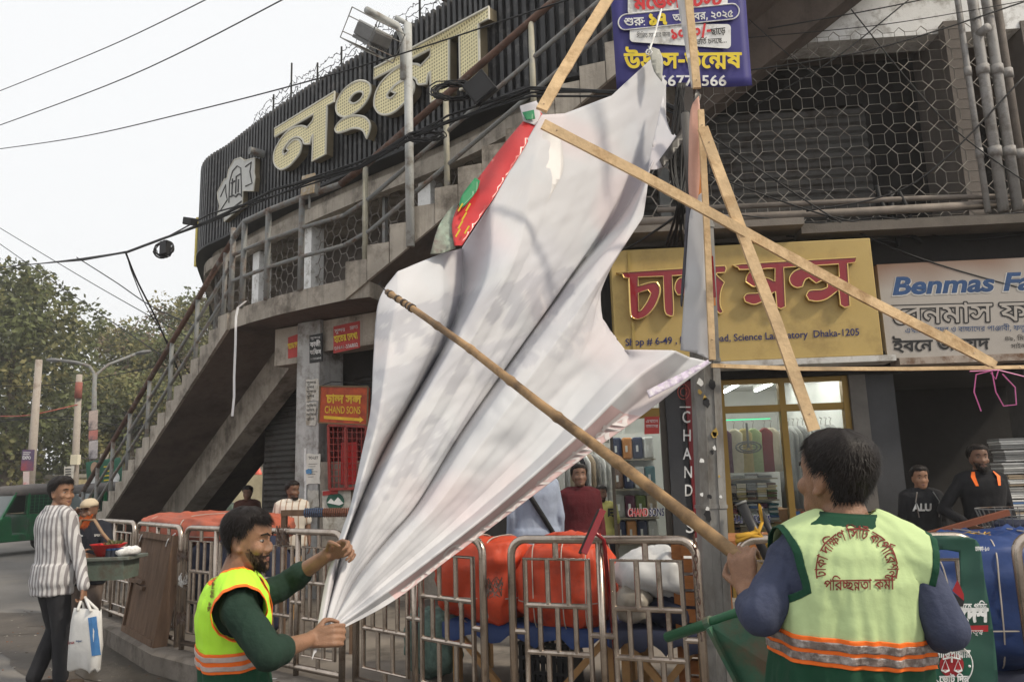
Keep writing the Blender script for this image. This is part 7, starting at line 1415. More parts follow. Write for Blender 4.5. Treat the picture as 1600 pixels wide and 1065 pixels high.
for i, (x, y, Y, l) in enumerate(((443,838,6.05,'rusty wire twisted round the top rail behind the vest worker'),(287,868,6.95,'wire tie lashing two barriers above the middle near the wooden door'),(290,905,6.95,'white plastic tie lashing two barriers right of the wooden door'),(287,965,6.95,'low wire tie lashing two barriers near the kerb'),(772,916,4.62,'wire tie lashing the two barriers beside the red bundles'))):
    c = at_y(x, y, Y); t = thing('wire_tie', l, 'wire tie', c); m_ = MB()
    for k in range(9): m_.tube([c+V((.045*cos(a*.6+k)+rnd.uniform(-.01,.01), -.02+.035*sin(a*.6+k), rnd.uniform(-.06,.06)*(1.5 if i == 0 else 1))) for a in range(9)], .003, 4)
    m_.build('wire', WHITEP if 'white' in l else RUSTP, t)
# wooden door leaning on the kerb fence
dr = thing('wooden_door', 'old brown plank door leaning upright against the barriers by the kerb', 'wooden door', (-3.75,7.65,PZ))
q = [at_z(196,984,PZ+.0), at_z(247,1012,PZ+.0)]; a = q[0]; e = (q[1]-q[0]); e.z = 0; Wd = e.length; e.normalize(); nn = V((e.y,-e.x,0)); up = (UP*1.0-nn*.14).normalized(); no = e.cross(up); no = -no if no.y > 0 else no
dax = (e, no, up); hgt = .95
for k in range(6): MB().box(a, dax, (.05+k*(Wd-.1)/6+.003,.05+(k+1)*(Wd-.1)/6-.003), (.0,.022), (.03+.01*(k % 2),hgt-.02)).build('plank', WOOD, dr)
for x in ((0,.048),(Wd-.048,Wd)): MB().box(a, dax, x, (-.07,.045), (0,hgt)).build('side_board', WOOD, dr)
for z in (.0,hgt-.055): MB().box(a, dax, (.05,Wd-.05), (.024,.05), (z,z+.055)).build('batten', WOOD, dr)
for x, z in ((.0,.46),(.2,.47),(.26,.42)): MB().box(a, dax, (x,x+.25), (.024,.055), (z,z+.035)).build('latch_bar', WOOD, dr)
m_ = MB()
for x in (.12,Wd-.12): m_.tube([a+e*x+up*(hgt+.02), a+e*(x+.02)+up*(hgt-.04)+no*.06, a+e*(x-.01)+up*(hgt-.1)+no*.06], .005, 4)
m_.build('string', WHITEP, dr)
# orange covered stall behind the left barriers
la, ln, _ = frame(radians(40))
stall('long stall hidden behind the left barriers carrying the orange covered goods', (-3.3,8.6), 2.0, .9, .8, NAVT, yaw=40)
bundle('dusty orange tarpaulin spread over the goods behind the left barriers', (-3.3,8.6,1.10), (1.0,.5,.14), TARPD, 40, 31, (-.5,.2), 4, .05)
for k, (x, y) in enumerate(((-2.75,7.75),(-3.05,8.0),(-2.4,7.5))): sack(('dark navy sack behind the barrier right of the wooden door','navy sack beside the orange covered stall nearer the wooden door','navy sack behind the barrier nearest the vest worker')[k], (x,y,.62), (.26,.2,.42), NAVT, 40+k)
sack('dull green net sack low behind the barrier under the white sheet', (-.62,5.75,.42), (.2,.18,.22), M('green net', (.10,.16,.14), .8, .4, 20, .4, 40), 57)
# wooden rack in front of the column
rk = thing('clothes_rack', 'rough timber rack with a cord wound top bar in front of the concrete column', 'timber rack', at_y(448,950,6.6)); a, b = at_y(441,801,6.75), at_y(552,800,6.6)
MB().bar(a, b, .05, .05, UP).build('top_bar', WOOD, rk)
for p in (a+V((.02,0,0)), b): MB().bar(p-UP*.026, V((p.x,p.y,PZ)), .045, .045, V((0,-1,0))).build('post', WOOD, rk)
m_ = MB()
for k in range(22): p = a.lerp(b,.33+.03*k); m_.tube([p+V((.0,.036*cos(t*.785),.036*sin(t*.785))) for t in range(8)], .006, 4, closed=True, mi=0 if k < 9 else 1)
m_.build('cord', [M('blue cord', (.08,.12,.2), .8, .2, 5, 0), M('brown cord', (.22,.09,.06), .8, .2, 5, 0)], rk)
# green metal scoop on the street
gs_ = thing('metal_scoop', 'battered green sheet metal scoop on a pole standing beside the nearest worker', 'metal scoop', (.85,2.5,0)); GM = M('green metal', (.045,.12,.075), .5, .3, 4, .25, 30, dirt=((.12,.085,.055), .55, 6))
pts = [at_y(1110,978,2.55), at_y(1260,925,2.35), at_y(1300,1100,2.3), at_y(1190,1130,2.5)]; nn = (pts[1]-pts[0]).cross(pts[3]-pts[0]).normalized(); nn = -nn if nn.y > 0 else nn
m_ = MB(); m_.prism([p for p in pts], None, -nn*.006); m_.build('plate', GM, gs_)
m_ = MB(); m_.bar(pts[0], pts[3], .012, .05, nn); m_.bar(pts[3].lerp(pts[0],.02), pts[2], .05, .012, nn); m_.build('side_lip', GM, gs_)
MB().tube([at_y(1042,995,2.72), at_y(1112,972,2.58), at_y(1270,915,2.3)], .017, 10).build('pole', M('green pole', (.02,.10,.045), .4, .25, 5, .1), gs_, smooth=True); MB().tube([at_y(1104,974,2.59), at_y(1112,971,2.575)], .021, 10).build('collar', GM, gs_)
m_ = MB(); m_.bar(pts[3], V((pts[3].x,pts[3].y,0)), .03, .03, V((0,-1,0))); m_.bar(pts[2], V((pts[2].x,pts[2].y,0)), .03, .03, V((0,-1,0))); m_.build('leg', GM, gs_)
# litter by the kerb
rnd = random.Random(6); lit = MB()
for k in range(46):
    x, y = rnd.uniform(-2.6,-.2), 0; f = (x+2.97)/2.8; yy = 7.0-2.35*f-rnd.uniform(.1,.9); s = rnd.uniform(.008,.03); a = rnd.uniform(0,6); z = (.176 if yy > 6.72-2.35*f else .008)
    lit.add([(x+s*cos(a),yy+s*sin(a),z),(x-s*sin(a)*.6,yy+s*cos(a)*.6,z+.006*rnd.random()),(x-s*cos(a),yy-s*sin(a),z+.002),(x+s*sin(a)*.6,yy-s*cos(a)*.6,z)], [(0,1,2,3)], k % 3)
tag(lit.build('litter', [PAP, WHITEP, M('brown scrap', (.12,.07,.04), .9, .2, 5, 0)]), kind='stuff')
gr = MB()
for k in range(420):
    x = rnd.uniform(-6.5,-.4); f = (x+2.97)/2.8; yy = (7.0-2.35*f if x > -2.97 else 7.0-1.22*(x+2.97))-rnd.random()**1.6*2.6-.26; r = rnd.uniform(.004,.016)
    if yy > 3: gr.ball((x,yy,.006), (r,r*rnd.uniform(.6,1),r*.55), 5, 3, mi=k % 3)
tag(gr.build('grit', [M('grit', (.16,.14,.12), .95, .3, 20, 0), M('brick grit', (.2,.09,.05), .95, .3, 20, 0), M('pale grit', (.32,.30,.27), .95, .3, 20, 0)]), kind='stuff')
pb = lumpy(MB(), V((-1.0,3.95,.07)), (V((1,0,0)),V((0,1,0)),UP), (.16,.12,.07), 2, .06, 9, 3, 40, 26).build('plastic_bag', M('clear crumpled plastic', (.55,.56,.55), .2, .2, 5, .5, 20, spec=.6), None, smooth=True, loc=(-1.0,3.95,0)); tag(pb, 'crumpled clear plastic bag lying at the kerb right of the vest worker', 'plastic bag')
# ================================================================ across the road
STONE = M('patterned boundary stone', (.34,.30,.20), .9, .35, 1.2, .3, 10); SBAND = M('boundary coping', (.30,.28,.24), .9, .25, 2, .2); IRON = M('dull iron', (.10,.095,.085), .7, .3, 5, .1)
bw_ = thing('boundary_wall', 'patterned stone boundary wall topped with iron fencing across the road below the trees', 'wall', (-20,31,0))
W0, W1 = V((-44,27,0)), V((-6,36.5,0)); e = (W1-W0).normalized(); n = V((e.y,-e.x,0)); WL = (W1-W0).length
MB().box(W0, (e,n,UP), (0,WL), (-.2,.2), (0,2.05)).build('wall', STONE, bw_); MB().box(W0, (e,n,UP), (0,WL), (-.26,.26), (2.053,2.2)).build('coping', SBAND, bw_)
mb = MB(); rnd = random.Random(1)
for i in range(int(WL/.62)):
    for j in range(4):
        if 8 < i*.62 < 32: mb.box(W0+e*(i*.62), (e,n,UP), (.05,.56), (.202,.23), (.28+j*.44,.28+j*.44+.36), (i+j+rnd.randrange(2)) % 3)
mb.build('stone_block', [M('stone ochre', (.40,.34,.20), .9, .3, 3, .3), M('stone grey', (.30,.29,.25), .9, .3, 3, .3), M('stone olive', (.22,.22,.14), .9, .3, 3, .3)], bw_)['kind'] = 'stuff'
mb = MB()
for i in range(int(30/.16)): x = 6+i*.16; mb.box(W0+e*x, (e,n,UP), (-.012,.012), (-.012,.012), (2.2,2.95))
for z in (2.35,2.85): mb.box(W0+e*6, (e,n,UP), (0,30), (-.02,.02), (z,z+.04))
mb.build('fence_bar', IRON, bw_)['kind'] = 'stuff'
for i in range(13): MB().box(W0+e*(7+i*2.5), (e,n,UP), (-.14,.14), (-.14,.14), (2.2,3.05)).build('fence_pillar', SBAND, bw_)
# trees
BARK = M('bark', (.10,.08,.06), .95, .35, 3, .5, 12)
def leafmat(name, c): 
    m = M(name, c, .6, .4, .55, 0, spec=.25); t = m.node_tree; b = t.nodes['Principled BSDF']; tl = t.nodes.new('ShaderNodeBsdfTranslucent'); mx = t.nodes.new('ShaderNodeMixShader'); mx.inputs[0].default_value = .35; t.links.new(b.inputs['Base Color'].links[0].from_socket, tl.inputs[0]); t.links.new(b.outputs[0], mx.inputs[1]); t.links.new(tl.outputs[0], mx.inputs[2]); t.links.new(mx.outputs[0], t.nodes['Material Output'].inputs[0]); return m
LEAF = [leafmat('leaves olive', (.20,.195,.085)), leafmat('leaves green', (.155,.175,.075)), leafmat('leaves dark', (.09,.10,.052)), leafmat('leaves yellow', (.22,.20,.085)), leafmat('leaves russet', (.19,.145,.10))]
def tree(label, x, y, top, rad, nclump, seed, mix, lsz=.3, low=.25, name='roadside_tree'):
    rnd = random.Random(seed); t = thing(name, label, 'tree', (x,y,0)); mb = MB(); base = V((x,y,0)); lean = V((rnd.uniform(-.5,.5),rnd.uniform(-.5,.5),0))
    th = top*.55; tp = [base, base+lean*.3+UP*th*.4, base+lean*.8+UP*th, base+lean+UP*top*.8]; mb.tube(tp, [.28,.22,.14,.05], 9)
    cl = []
    for k in range(nclump):
        a = rnd.uniform(0,2*pi); u = rnd.random()**.5; hz = rnd.uniform(low,1); prof = math.sin(pi*min(1,max(.08,(hz-low)/(1-low)*.82+.12)))**.6
        cl.append((base+lean*hz+V((cos(a)*rad*u*prof, sin(a)*rad*u*prof, top*hz*.96)), rnd.uniform(.5,1.15)*rad*.27))
    for k in range(9):
        c = cl[k*len(cl)//9][0]; s = tp[1].lerp(tp[3], rnd.uniform(.1,.8)); mid_ = s.lerp(c,.5)+UP*.4; mb.tube([s,mid_,c], [.10,.06,.02], 6)
    mb.build('trunk', BARK, t, smooth=True)
    lm_ = MB(); 
    for c, r in cl:
        mi = rnd.choices(range(5), mix)[0]; nl = int(125*(r/.9)**1.3)
        for i in range(nl):
            d = V((rnd.gauss(0,1),rnd.gauss(0,1),rnd.gauss(0,.75))); d = d*(r*(.35+.65*rnd.random()**.5)/max(.2,d.length)); p = c+d; o = (d.normalized()*.6+V((rnd.uniform(-1,1),rnd.uniform(-1,1),rnd.uniform(-1,.3)))).normalized(); s = o.cross(V((rnd.uniform(-1,1),rnd.uniform(-1,1),rnd.uniform(-1,1)))).normalized(); L = lsz*.72*rnd.uniform(.5,1.35); w = L*.3
            lm_.add([p, p+o*L*.5+s*w, p+o*L, p+o*L*.5-s*w], [(0,1,2,3)], mi)
    lm_.build('crown', LEAF, t, fix=False); return t
tree('big dark feathery tree at the left edge rising highest over the road', -20.0, 30.5, 10.6, 3.4, 150, 1, (3,4,4,1,0), .34, .22)
tree('dark tree low at the left edge behind the plain concrete pole', -22.5, 34, 8.4, 3.4, 90, 2, (1,3,6,0,0), .34, .15)
tree('yellowish bushy tree behind the twin armed street lamp', -18.2, 37, 7.2, 3.2, 110, 3, (4,4,1,4,0), .32, .12)
tree('pale green tree between the tall left tree and the stair, top against the sky', -22.3, 43, 11.0, 3.2, 110, 4, (4,4,2,3,1), .34, .2)
tree('tall leafy tree with russet tips directly beyond the stair railing', -20.0, 46, 13.2, 3.6, 150, 5, (4,3,2,2,3), .36, .2)
tree('broad yellow green tree low beyond the stair railing', -18.0, 40, 9.4, 3.4, 120, 6, (4,4,1,4,1), .32, .1)
tree('olive tree partly hidden by the stair, farthest right of the row', -17.2, 46, 13.6, 3.6, 120, 7, (4,3,2,2,2), .34, .15)
tree('dark undergrowth tree behind the iron fencing in the middle', -19.5, 40, 5.4, 3.0, 80, 8, (1,2,6,1,0), .3, .1)
tree('dark undergrowth tree behind the iron fencing near the green election banner', -15.6, 38.5, 5.0, 2.8, 80, 9, (1,2,6,1,0), .3, .1)
tree('thick green tree filling the space right behind the stair railing', -20.3, 41, 9.6, 3.4, 130, 12, (4,4,3,2,1), .34, .15)
tree('dense olive tree standing close beyond the lower stair steps', -19.5, 50, 13.4, 4.0, 130, 13, (4,4,3,1,1), .36, .1)
# distant backdrop of trees so that the skyline closes
tree('distant hazy tree seen in the gap under the sky left of the lamp', -25, 56, 9.6, 4.5, 90, 10, (3,4,2,1,0), .45, .2)
# poles and lamps
CP_ = M('concrete pole', (.33,.29,.25), .9, .2, 3, .2, dirt=((.2,.16,.13),.4,3))
def gpt(px, py, Y): return at_y(px, py, Y)
t = thing('utility_pole', 'plain concrete utility pole leaning slightly at the left', 'utility pole', at_y(45,850,26)); a = at_y(61,562,26); b = at_y(41,842,26); b.z = 0; MB().tube([b,a], [.16,.11], 10).build('pole', CP_, t, smooth=True)
cd_ = card('poster', 'purple expo poster tied to the leaning concrete pole', 'poster', [(35,702),(54,702),(52,735),(32,735)], at_y(44,715,25.7), (0,-1,0), M('purple poster', (.09,.06,.12), .6, .25, 1.5, .05, dirt=((.3,.05,.05),.45,.8)))
m_ = MB(); pxtext(m_, ltext('EXPO', .02), at_y(44,715,25.7), (0,-1,0), 35, 717, 7, 13, 0, d=.02); [m_.add([on(x, y, at_y(44,715,25.68), (0,-1,0)) for x, y in ((36,706+3*k),(48-2*k,706+3*k),(48-2*k,707+3*k),(36,707+3*k))], [(0,1,2,3)]) for k in range(2)]; m_.build('white_lettering', WHITEP, cd_)
card('poster', 'white and red paper wrapped low round the leaning concrete pole', 'poster', [(36,736),(46,736),(45,768),(36,768)], at_y(44,750,25.7), (0,-1,0), M('white red paper', (.6,.5,.48), .7, .2, 2, .05, dirt=((.5,.08,.07),.4,2)))
t = thing('utility_pole', 'concrete pole with a red painted top and a cream meter box', 'utility pole', at_y(118,850,27)); b = at_y(112,842,27); b.z = 0; MB().tube([b,at_y(124,585,27)], [.15,.1], 10).build('pole', CP_, t, smooth=True)
MB().tube([at_y(122,622,26.9),at_y(123.5,597,26.9)], [.125,.118], 10).build('red_band', M('flaking red paint', (.24,.08,.06), .8, .3, 4, .1), t, smooth=True); c = at_y(118,718,26.7); MB().box(c, x=(-.13,.13), y=(-.1,.1), z=(-.17,.17)).build('meter_box', M('cream box', (.6,.55,.42), .6, .1, 2, 0), t, bevel=.01)
cd_ = card('poster', 'white notice tied to the concrete pole with the cream meter box', 'poster', [(100,729),(116,727),(114,750),(100,748)], at_y(110,740,26.5), (0,-1,0), PAP)
m_ = MB(); [m_.add([on(x, y, at_y(110,740,26.48), (0,-1,0)) for x, y in ((102,732+4*k),(111,731.4+4*k),(111,733+4*k),(102,733.6+4*k))], [(0,1,2,3)]) for k in range(4)]; m_.build('print_lines', INK, cd_)
t = thing('street_lamp', 'twin armed grey street lamp wrapped in posters', 'street lamp', at_y(143,850,24)); b = at_y(140,850,24); b.z = 0; MB().tube([b,at_y(147,640,24),at_y(148,582,24)], [.11,.08,.06], 10).build('pole', GREYP, t, smooth=True)
MB().tube([at_y(148,600,24),at_y(147,583,24),at_y(140,572,24),at_y(120,566,24),at_y(96,563,24)], .05, 8).build('arm', GREYP, t, smooth=True); MB().tube([at_y(148,600,24),at_y(151,584,24.1),at_y(170,569,24.4),at_y(214,552,25)], .045, 8).build('arm', GREYP, t, smooth=True)
for (x0,y0,x1,y1) in ((96,563,72,562),(211,553,237,548)):
    a, b = at_y(x0,y0,24.3), at_y(x1,y1,24.4); d = (b-a); MB().ball((a+b)/2, (d.length/2,.12,.07), 14, 8, (d.normalized(), V((0,1,0)), d.normalized().cross(V((0,1,0))))).build('lamp_head', M('lamp grey'), t, smooth=True)
for k, (y0,y1,c) in enumerate(((642,672,(.5,.4,.36)),(673,688,(.52,.2,.17)),(689,717,(.55,.5,.5)))):
    card('poster', ('pale portrait poster highest on the twin armed lamp','red edged poster in the middle of the lamp posters','pale poster lowest on the twin armed lamp')[k], 'poster', [(139,y0),(153,y0-2),(152,y1-2),(138,y1)], at_y(146,680,23.85), (0,-1,0), M('lamp poster %d' % k, c, .7, .5, 1.8, .05, dirt=((.1,.09,.1),.5,1.6)))
eb = thing('election_banner', 'green and red election banner leaning beyond the foot of the stair railing', 'banner', at_y(165,770,23))
patch('cloth', [(134,722),(150,719),(188,714),(192,745),(189,768),(140,775),(136,750)], lambda x, y: 23, M('election green', (.03,.13,.08), .6, .25, .9, .1, 8), .0, parent=eb)
EP = at_y(160,745,22.96); EN = (0,-1,0); m_ = MB()
pxpoly(m_, [(140,768),(186,760),(187,767),(140,775)], EP, EN, .01, 0); pxpoly(m_, [(148+6.5*cos(a*.314),731+10*sin(a*.314)) for a in range(20)], EP, EN, .01, 1); pxpoly(m_, [(180+7*cos(a*.314),746+9*sin(a*.314)) for a in range(20)], EP, EN, .01, 2); pxpoly(m_, [(142,743),(155,741),(157,762),(141,765)], EP, EN, .008, 2)
for k in range(5): pxpoly(m_, [(162,728+7*k),(172+2*(k % 2),727+7*k),(172+2*(k % 2),729+7*k),(162,730+7*k)], EP, EN, .012, 3)
m_.build('print', [RED, M('portrait tone', (.4,.26,.18), .7, .3, 2, 0), WHITEP, MATS['yellow print']], eb)
for x, l, w in ((60,'white red lettered board standing low before the stone wall behind the auto rickshaw',24),(55,'small yellow framed board beside the white red one',14)):
    pass
for k, (x, y, s) in enumerate(((0,603,1),(0,650,1),(0,648,2))):
    wire('thin street wire low across the trees', [(x-20,y+k*6,28),(100,y-4+k*5,28),(240+k*20,y-30+k*30,28)], .018, group='wires low across the trees')
tag(wire('red cable strung between the two concrete poles', [(0,650,26.5),(48,648,26),(121,632,26.9)], .02, mat=M('faded red cable', (.3,.08,.06), .7, .2, 5, 0)))
# auto rickshaws
AG = M('auto green', (.012,.15,.055), .35, .2, 1.5, .05, 10, coat=.3, dirt=((.05,.09,.06),.4,2)); AGD = M('auto mesh green', (.01,.05,.028), .6, .25, 3, .1); CANV = M('auto canvas roof', (.11,.10,.095), .9, .25, 2, .3, 14); TYRE = M('tyre', (.02,.02,.02), .85, .2, 8, .2)
def auto(label, loc, rz):
    t = thing('auto_rickshaw', label, 'auto rickshaw', loc, 'green auto rickshaws in the road', rz)
    Rm = Matrix.Rotation(rz, 3, 'Z'); T = lambda x, y, z: V(loc)+Rm @ V((x,y,z)); A = (Rm @ V((1,0,0)), Rm @ V((0,1,0)), UP); O = V(loc)
    prof = [(-1.2,.38),(-1.25,.85),(-1.2,.98),(.35,.98),(.38,.5),(.72,.5),(.78,.95),(1.0,.93),(1.25,.72),(1.33,.45),(1.2,.33),(-1.0,.33)]
    mb = MB(); mb.prism([T(x,-.62,z) for x, z in prof], None, A[1]*1.24); mb.build('body', AG, t, bevel=.03)
    mb = MB(); R = []
    for x, z0, zt, w in ((-1.24,1.46,1.56,.6),(-1.1,1.5,1.70,.63),(-.3,1.52,1.74,.64),(.5,1.5,1.70,.62),(.72,1.48,1.60,.58)):
        R.append([T(x, w*cos(a), z0+(zt-z0)*max(0,sin(a))**.6) for a in [pi*k/12 for k in range(13)]]+[T(x,w*cos(pi-pi*k/6)*.99,z0-.05) for k in range(7)])
    mb.loft(R); mb.build('roof', CANV, t, smooth=True)
    for s in (-1,1):
        mb = MB()
        for x in (-1.2,-.45,.36): mb.bar(T(x,s*.6,.95), T(x,s*.6,1.5), .05, .05, A[0])
        mb.bar(T(.98,s*.55,.9), T(.66,s*.56,1.52), .05, .05, A[1]); mb.build('pillar', AG, t)
        for x0, x1 in ((-1.16,-.49),(-.41,.32)):
            MB().box(O, A, (x0,x1), (s*.585-.006,s*.585+.006), (1.0,1.46)).build('mesh_window', AGD, t)
        mb = MB()
        for k in range(7): mb.tube([T(-1.16+k*.11,s*.6,1.0), T(-1.16+k*.11,s*.6,1.46)], .008, 4); mb.tube([T(-.41+k*.12,s*.6,1.0), T(-.41+k*.12,s*.6,1.46)], .008, 4)
        for k in range(6): mb.tube([T(-1.16,s*.6,1.04+k*.08), T(.32,s*.6,1.04+k*.08)], .006, 4)
        mb.build('window_grille', AG, t)
        d = MB().box(O, A, (-.4,.3), (s*.622-.004,s*.622+.012), (.42,.94)).build('door', AG, t, bevel=.02); m_ = MB()
        for k in range(4): m_.box(O, A, (-.24+.02*k,.14-.02*k), (s*.636-.003,s*.636+.003), (.62+.06*k,.64+.06*k))
        m_.build('lettering', M('dull white print', (.35,.4,.36), .7, .1, 3, 0), d)
    MB().add([T(1.0,-.53,.93),T(1.0,.53,.93),T(.68,.53,1.52),T(.68,-.53,1.52)], [(0,1,2,3)]).build('windscreen', M('dark screen glass', (.12,.14,.14), .08, .2, 1, 0, spec=.6), t)
    for s in (-.3,.3): MB().ball(T(1.27,s,.68), (.06,.09,.09), 12, 8, A).build('headlight', M('headlight', (.6,.6,.58), .15, .1, 2, 0), t, smooth=True)
    for x, y in ((1.0,0),(-.85,-.5),(-.85,.5)):
        w = MB(); c = T(x,y,.25)
        w.loft([[c+A[1]*yy+A[0]*(r*cos(a*.3142))+UP*(r*sin(a*.3142)) for a in range(20)] for yy, r in ((-.06,.15),(-.06,.235),(-.03,.25),(.03,.25),(.06,.235),(.06,.15))]); wo_ = w.build('wheel', TYRE, t, smooth='auto')
        MB().loft([[c+A[1]*yy+A[0]*(r*cos(a*.3142))+UP*(r*sin(a*.3142)) for a in range(20)] for yy, r in ((-.063,.145),(-.05,.1),(.05,.1),(.063,.145))]).build('rim', GREYP, wo_, smooth='auto')
    MB().tube([T(1.15,-.62,.42),T(1.36,-.4,.4),T(1.36,.4,.4),T(1.15,.62,.42)], .03, 8).build('bumper', GREYP, t)
    return t
auto('green auto rickshaw with a grey canvas roof at the left edge of the road', (-12.75,20.3,0), radians(248))
auto('green auto rickshaw half hidden behind the street vendor', (-11.3,21.3,0), radians(245))
# far end of the street seen below the stair
fb = thing('distant_shops', 'hazy row of far shopfronts seen through the gap under the stair', 'building', (-14.5,42,0))
MB().box((-14.8,42,0), x=(-4,2.3), y=(0,4), z=(0,6.5)).build('wall', M('far shop wall', (.42,.38,.33), .9, .3, .6, .1), fb); MB().box((-14.8,41.8,0), x=(-3.5,.7), y=(0,.15), z=(.3,2.0)).build('shutter', M('far dark shop', (.05,.06,.09), .8, .5, 1, 0), fb)
cd_ = card('shop_sign', 'cyan far shop sign with a white swirl seen under the stair', 'sign', [(392,750),(411,748),(411,768),(390,768)], (-14,39,0), (0,-1,0), M('cyan sign', (.05,.28,.30), .6, .2, 1, 0)); m_ = MB(); m_.tube([on(402+5*cos(a*.5+.6), 755+3*sin(a*.5+.6), (-14,38.9,0), (0,-1,0)) for a in range(10)], .05, 5); m_.build('swirl', WHITEP, cd_)
card('shop_sign', 'pale far sign under the cyan one', 'sign', [(391,770),(401,770),(401,779),(391,779)], (-14,39.2,0), (0,-1,0), M('far cream', (.55,.5,.4), .8, .1, 1, 0))
la_ = thing('hanging_lamp', 'small red hanging lamp at the far end under the stair', 'lamp', at_y(404,735,30)); MB().loft([[at_y(404,738,30)+V((r*cos(a*.52),r*sin(a*.52),z)) for a in range(12)] for r, z in ((.03,.22),(.07,.12),(.13,-.02),(.13,-.08))]).build('lamp_shade', M('red lamp glass', (.6,.12,.08), .4, .1, 2, 0), la_); MB().tube([at_y(404,733,30),at_y(404,728,30)], .02, 6).build('cord', WHITEP, la_)
# ================================================================ people
SKIN = [M('skin brown', (.25,.135,.082), .42, .22, 22, .3, 260, sss=.12), M('skin dark brown', (.155,.082,.052), .5, .14, 9, .12, 120, sss=.1), M('skin light brown', (.27,.145,.088), .5, .12, 9, .12, 120, sss=.12)]
HAIRM = M('black hair', (.011,.008,.007), .55, .3, 30, .2, 150, spec=.2); EYEW = M('eye white', (.24,.21,.19), .7, .05, 5, 0); LIPM = M('lips', (.17,.075,.06), .5, .1, 9, 0)
HZ = [(-.118,.022,.080,.0),(-.106,.040,.092,-.005),(-.085,.052,.096,.02),(-.06,.060,.093,.055),(-.03,.067,.092,.076),(0,.072,.090,.088),(.03,.0755,.097,.096),(.06,.075,.095,.097),(.085,.066,.078,.086),(.105,.045,.050,.060),(.116,.02,.022,.028)]
def hring(z, az):
    for (z0,w0,f0,b0),(z1,w1,f1,b1) in zip(HZ, HZ[1:]):
        if z <= z1 or z1 == HZ[-1][0]:
            t = max(0,min(1,(z-z0)/(z1-z0))); w, f, b = w0+(w1-w0)*t, f0+(f1-f0)*t, b0+(b1-b0)*t; break
    c, s = cos(az), sin(az); sg = lambda v: math.copysign(abs(v)**(2/2.25), v)
    cy = (f-b)/2; hy = (f+b)/2
    return V((w*sg(c), cy+hy*sg(s), z))
def frame_from(fwd, up=UP):
    f = V(fwd).normalized(); r = f.cross(V(up)).normalized(); return r, f, r.cross(f)
def fuse(mb, vox, it=3):
    me = bpy.data.meshes.new('f'); me.from_pydata([tuple(v) for v in mb.v], [], mb.f); bm = bmesh.new(); bm.from_mesh(me); bmesh.ops.recalc_face_normals(bm, faces=bm.faces); bm.to_mesh(me); bm.free()
    o = bpy.data.objects.new('f', me); COL.objects.link(o); r = o.modifiers.new('r','REMESH'); r.mode = 'VOXEL'; r.voxel_size = vox
    if it: s = o.modifiers.new('s','SMOOTH'); s.iterations = it; s.factor = .5
    dg = bpy.context.evaluated_depsgraph_get(); e = o.evaluated_get(dg); m2 = e.to_mesh()
    n = MB(); n.v = [tuple(v.co) for v in m2.vertices]; n.f = [tuple(p.vertices) for p in m2.polygons]; n.m = [0]*len(n.f)
    e.to_mesh_clear(); bpy.data.objects.remove(o); bpy.data.meshes.remove(me); return n
def cap(mb, p, q, r0, r1, n=14, k=5):
    p, q = V(p), V(q); d = q-p; L = d.length; d = d.normalized(); pts, rs = [], []
    for i in range(k): a = pi/2*(1-i/k); pts.append(p-d*r0*sin(a)); rs.append(max(.001, r0*cos(a)))
    for i in range(7): t = i/6; pts.append(p+d*L*t); rs.append(r0+(r1-r0)*t)
    for i in range(1,k+1): a = pi/2*i/k; pts.append(q+d*r1*sin(a)); rs.append(max(.001, r1*cos(a)))
    return mb.tube(pts, rs, n)
TR = [(-.12,.150,.105),(-.02,.168,.118),(.10,.165,.112),(.25,.150,.102),(.4,.145,.100),(.58,.158,.110),(.74,.172,.118),(.87,.172,.108),(.95,.145,.088),(1.0,.10,.07),(1.05,.066,.060)]
class Torso:
    def __init__(s, hip, neck, fwd, sc=1, wide=1):
        s.h, s.n = V(hip), V(neck); s.u = (s.n-s.h).normalized(); f = V(fwd); s.f = (f-s.u*f.dot(s.u)).normalized(); s.r = s.f.cross(s.u); s.L = (s.n-s.h).length; s.sc = sc*s.L/.52; s.w = wide
    def at(s, f, az, off=0):
        for (a,w0,d0),(b,w1,d1) in zip(TR, TR[1:]):
            if f <= b or b == TR[-1][0]: t = max(0,min(1,(f-a)/(b-a))); t = t*t*(3-2*t); w, d = w0+(w1-w0)*t, d0+(d1-d0)*t; break
        w = w*s.sc*s.w+off; d = d*s.sc*(.5+.5*s.w)+off; sg = lambda v: math.copysign(abs(v)**(2/2.5), v)
        return s.h+s.u*(s.L*f)+s.r*(w*sg(cos(az)))+s.f*(d*sg(sin(az)))
    def mesh(s, mb, f0=-.12, f1=1.05, off=0, n=28, m=26):
        return mb.loft([[s.at(f0+(f1-f0)*j/m, 2*pi*k/n, off) for k in range(n)] for j in range(m+1)])
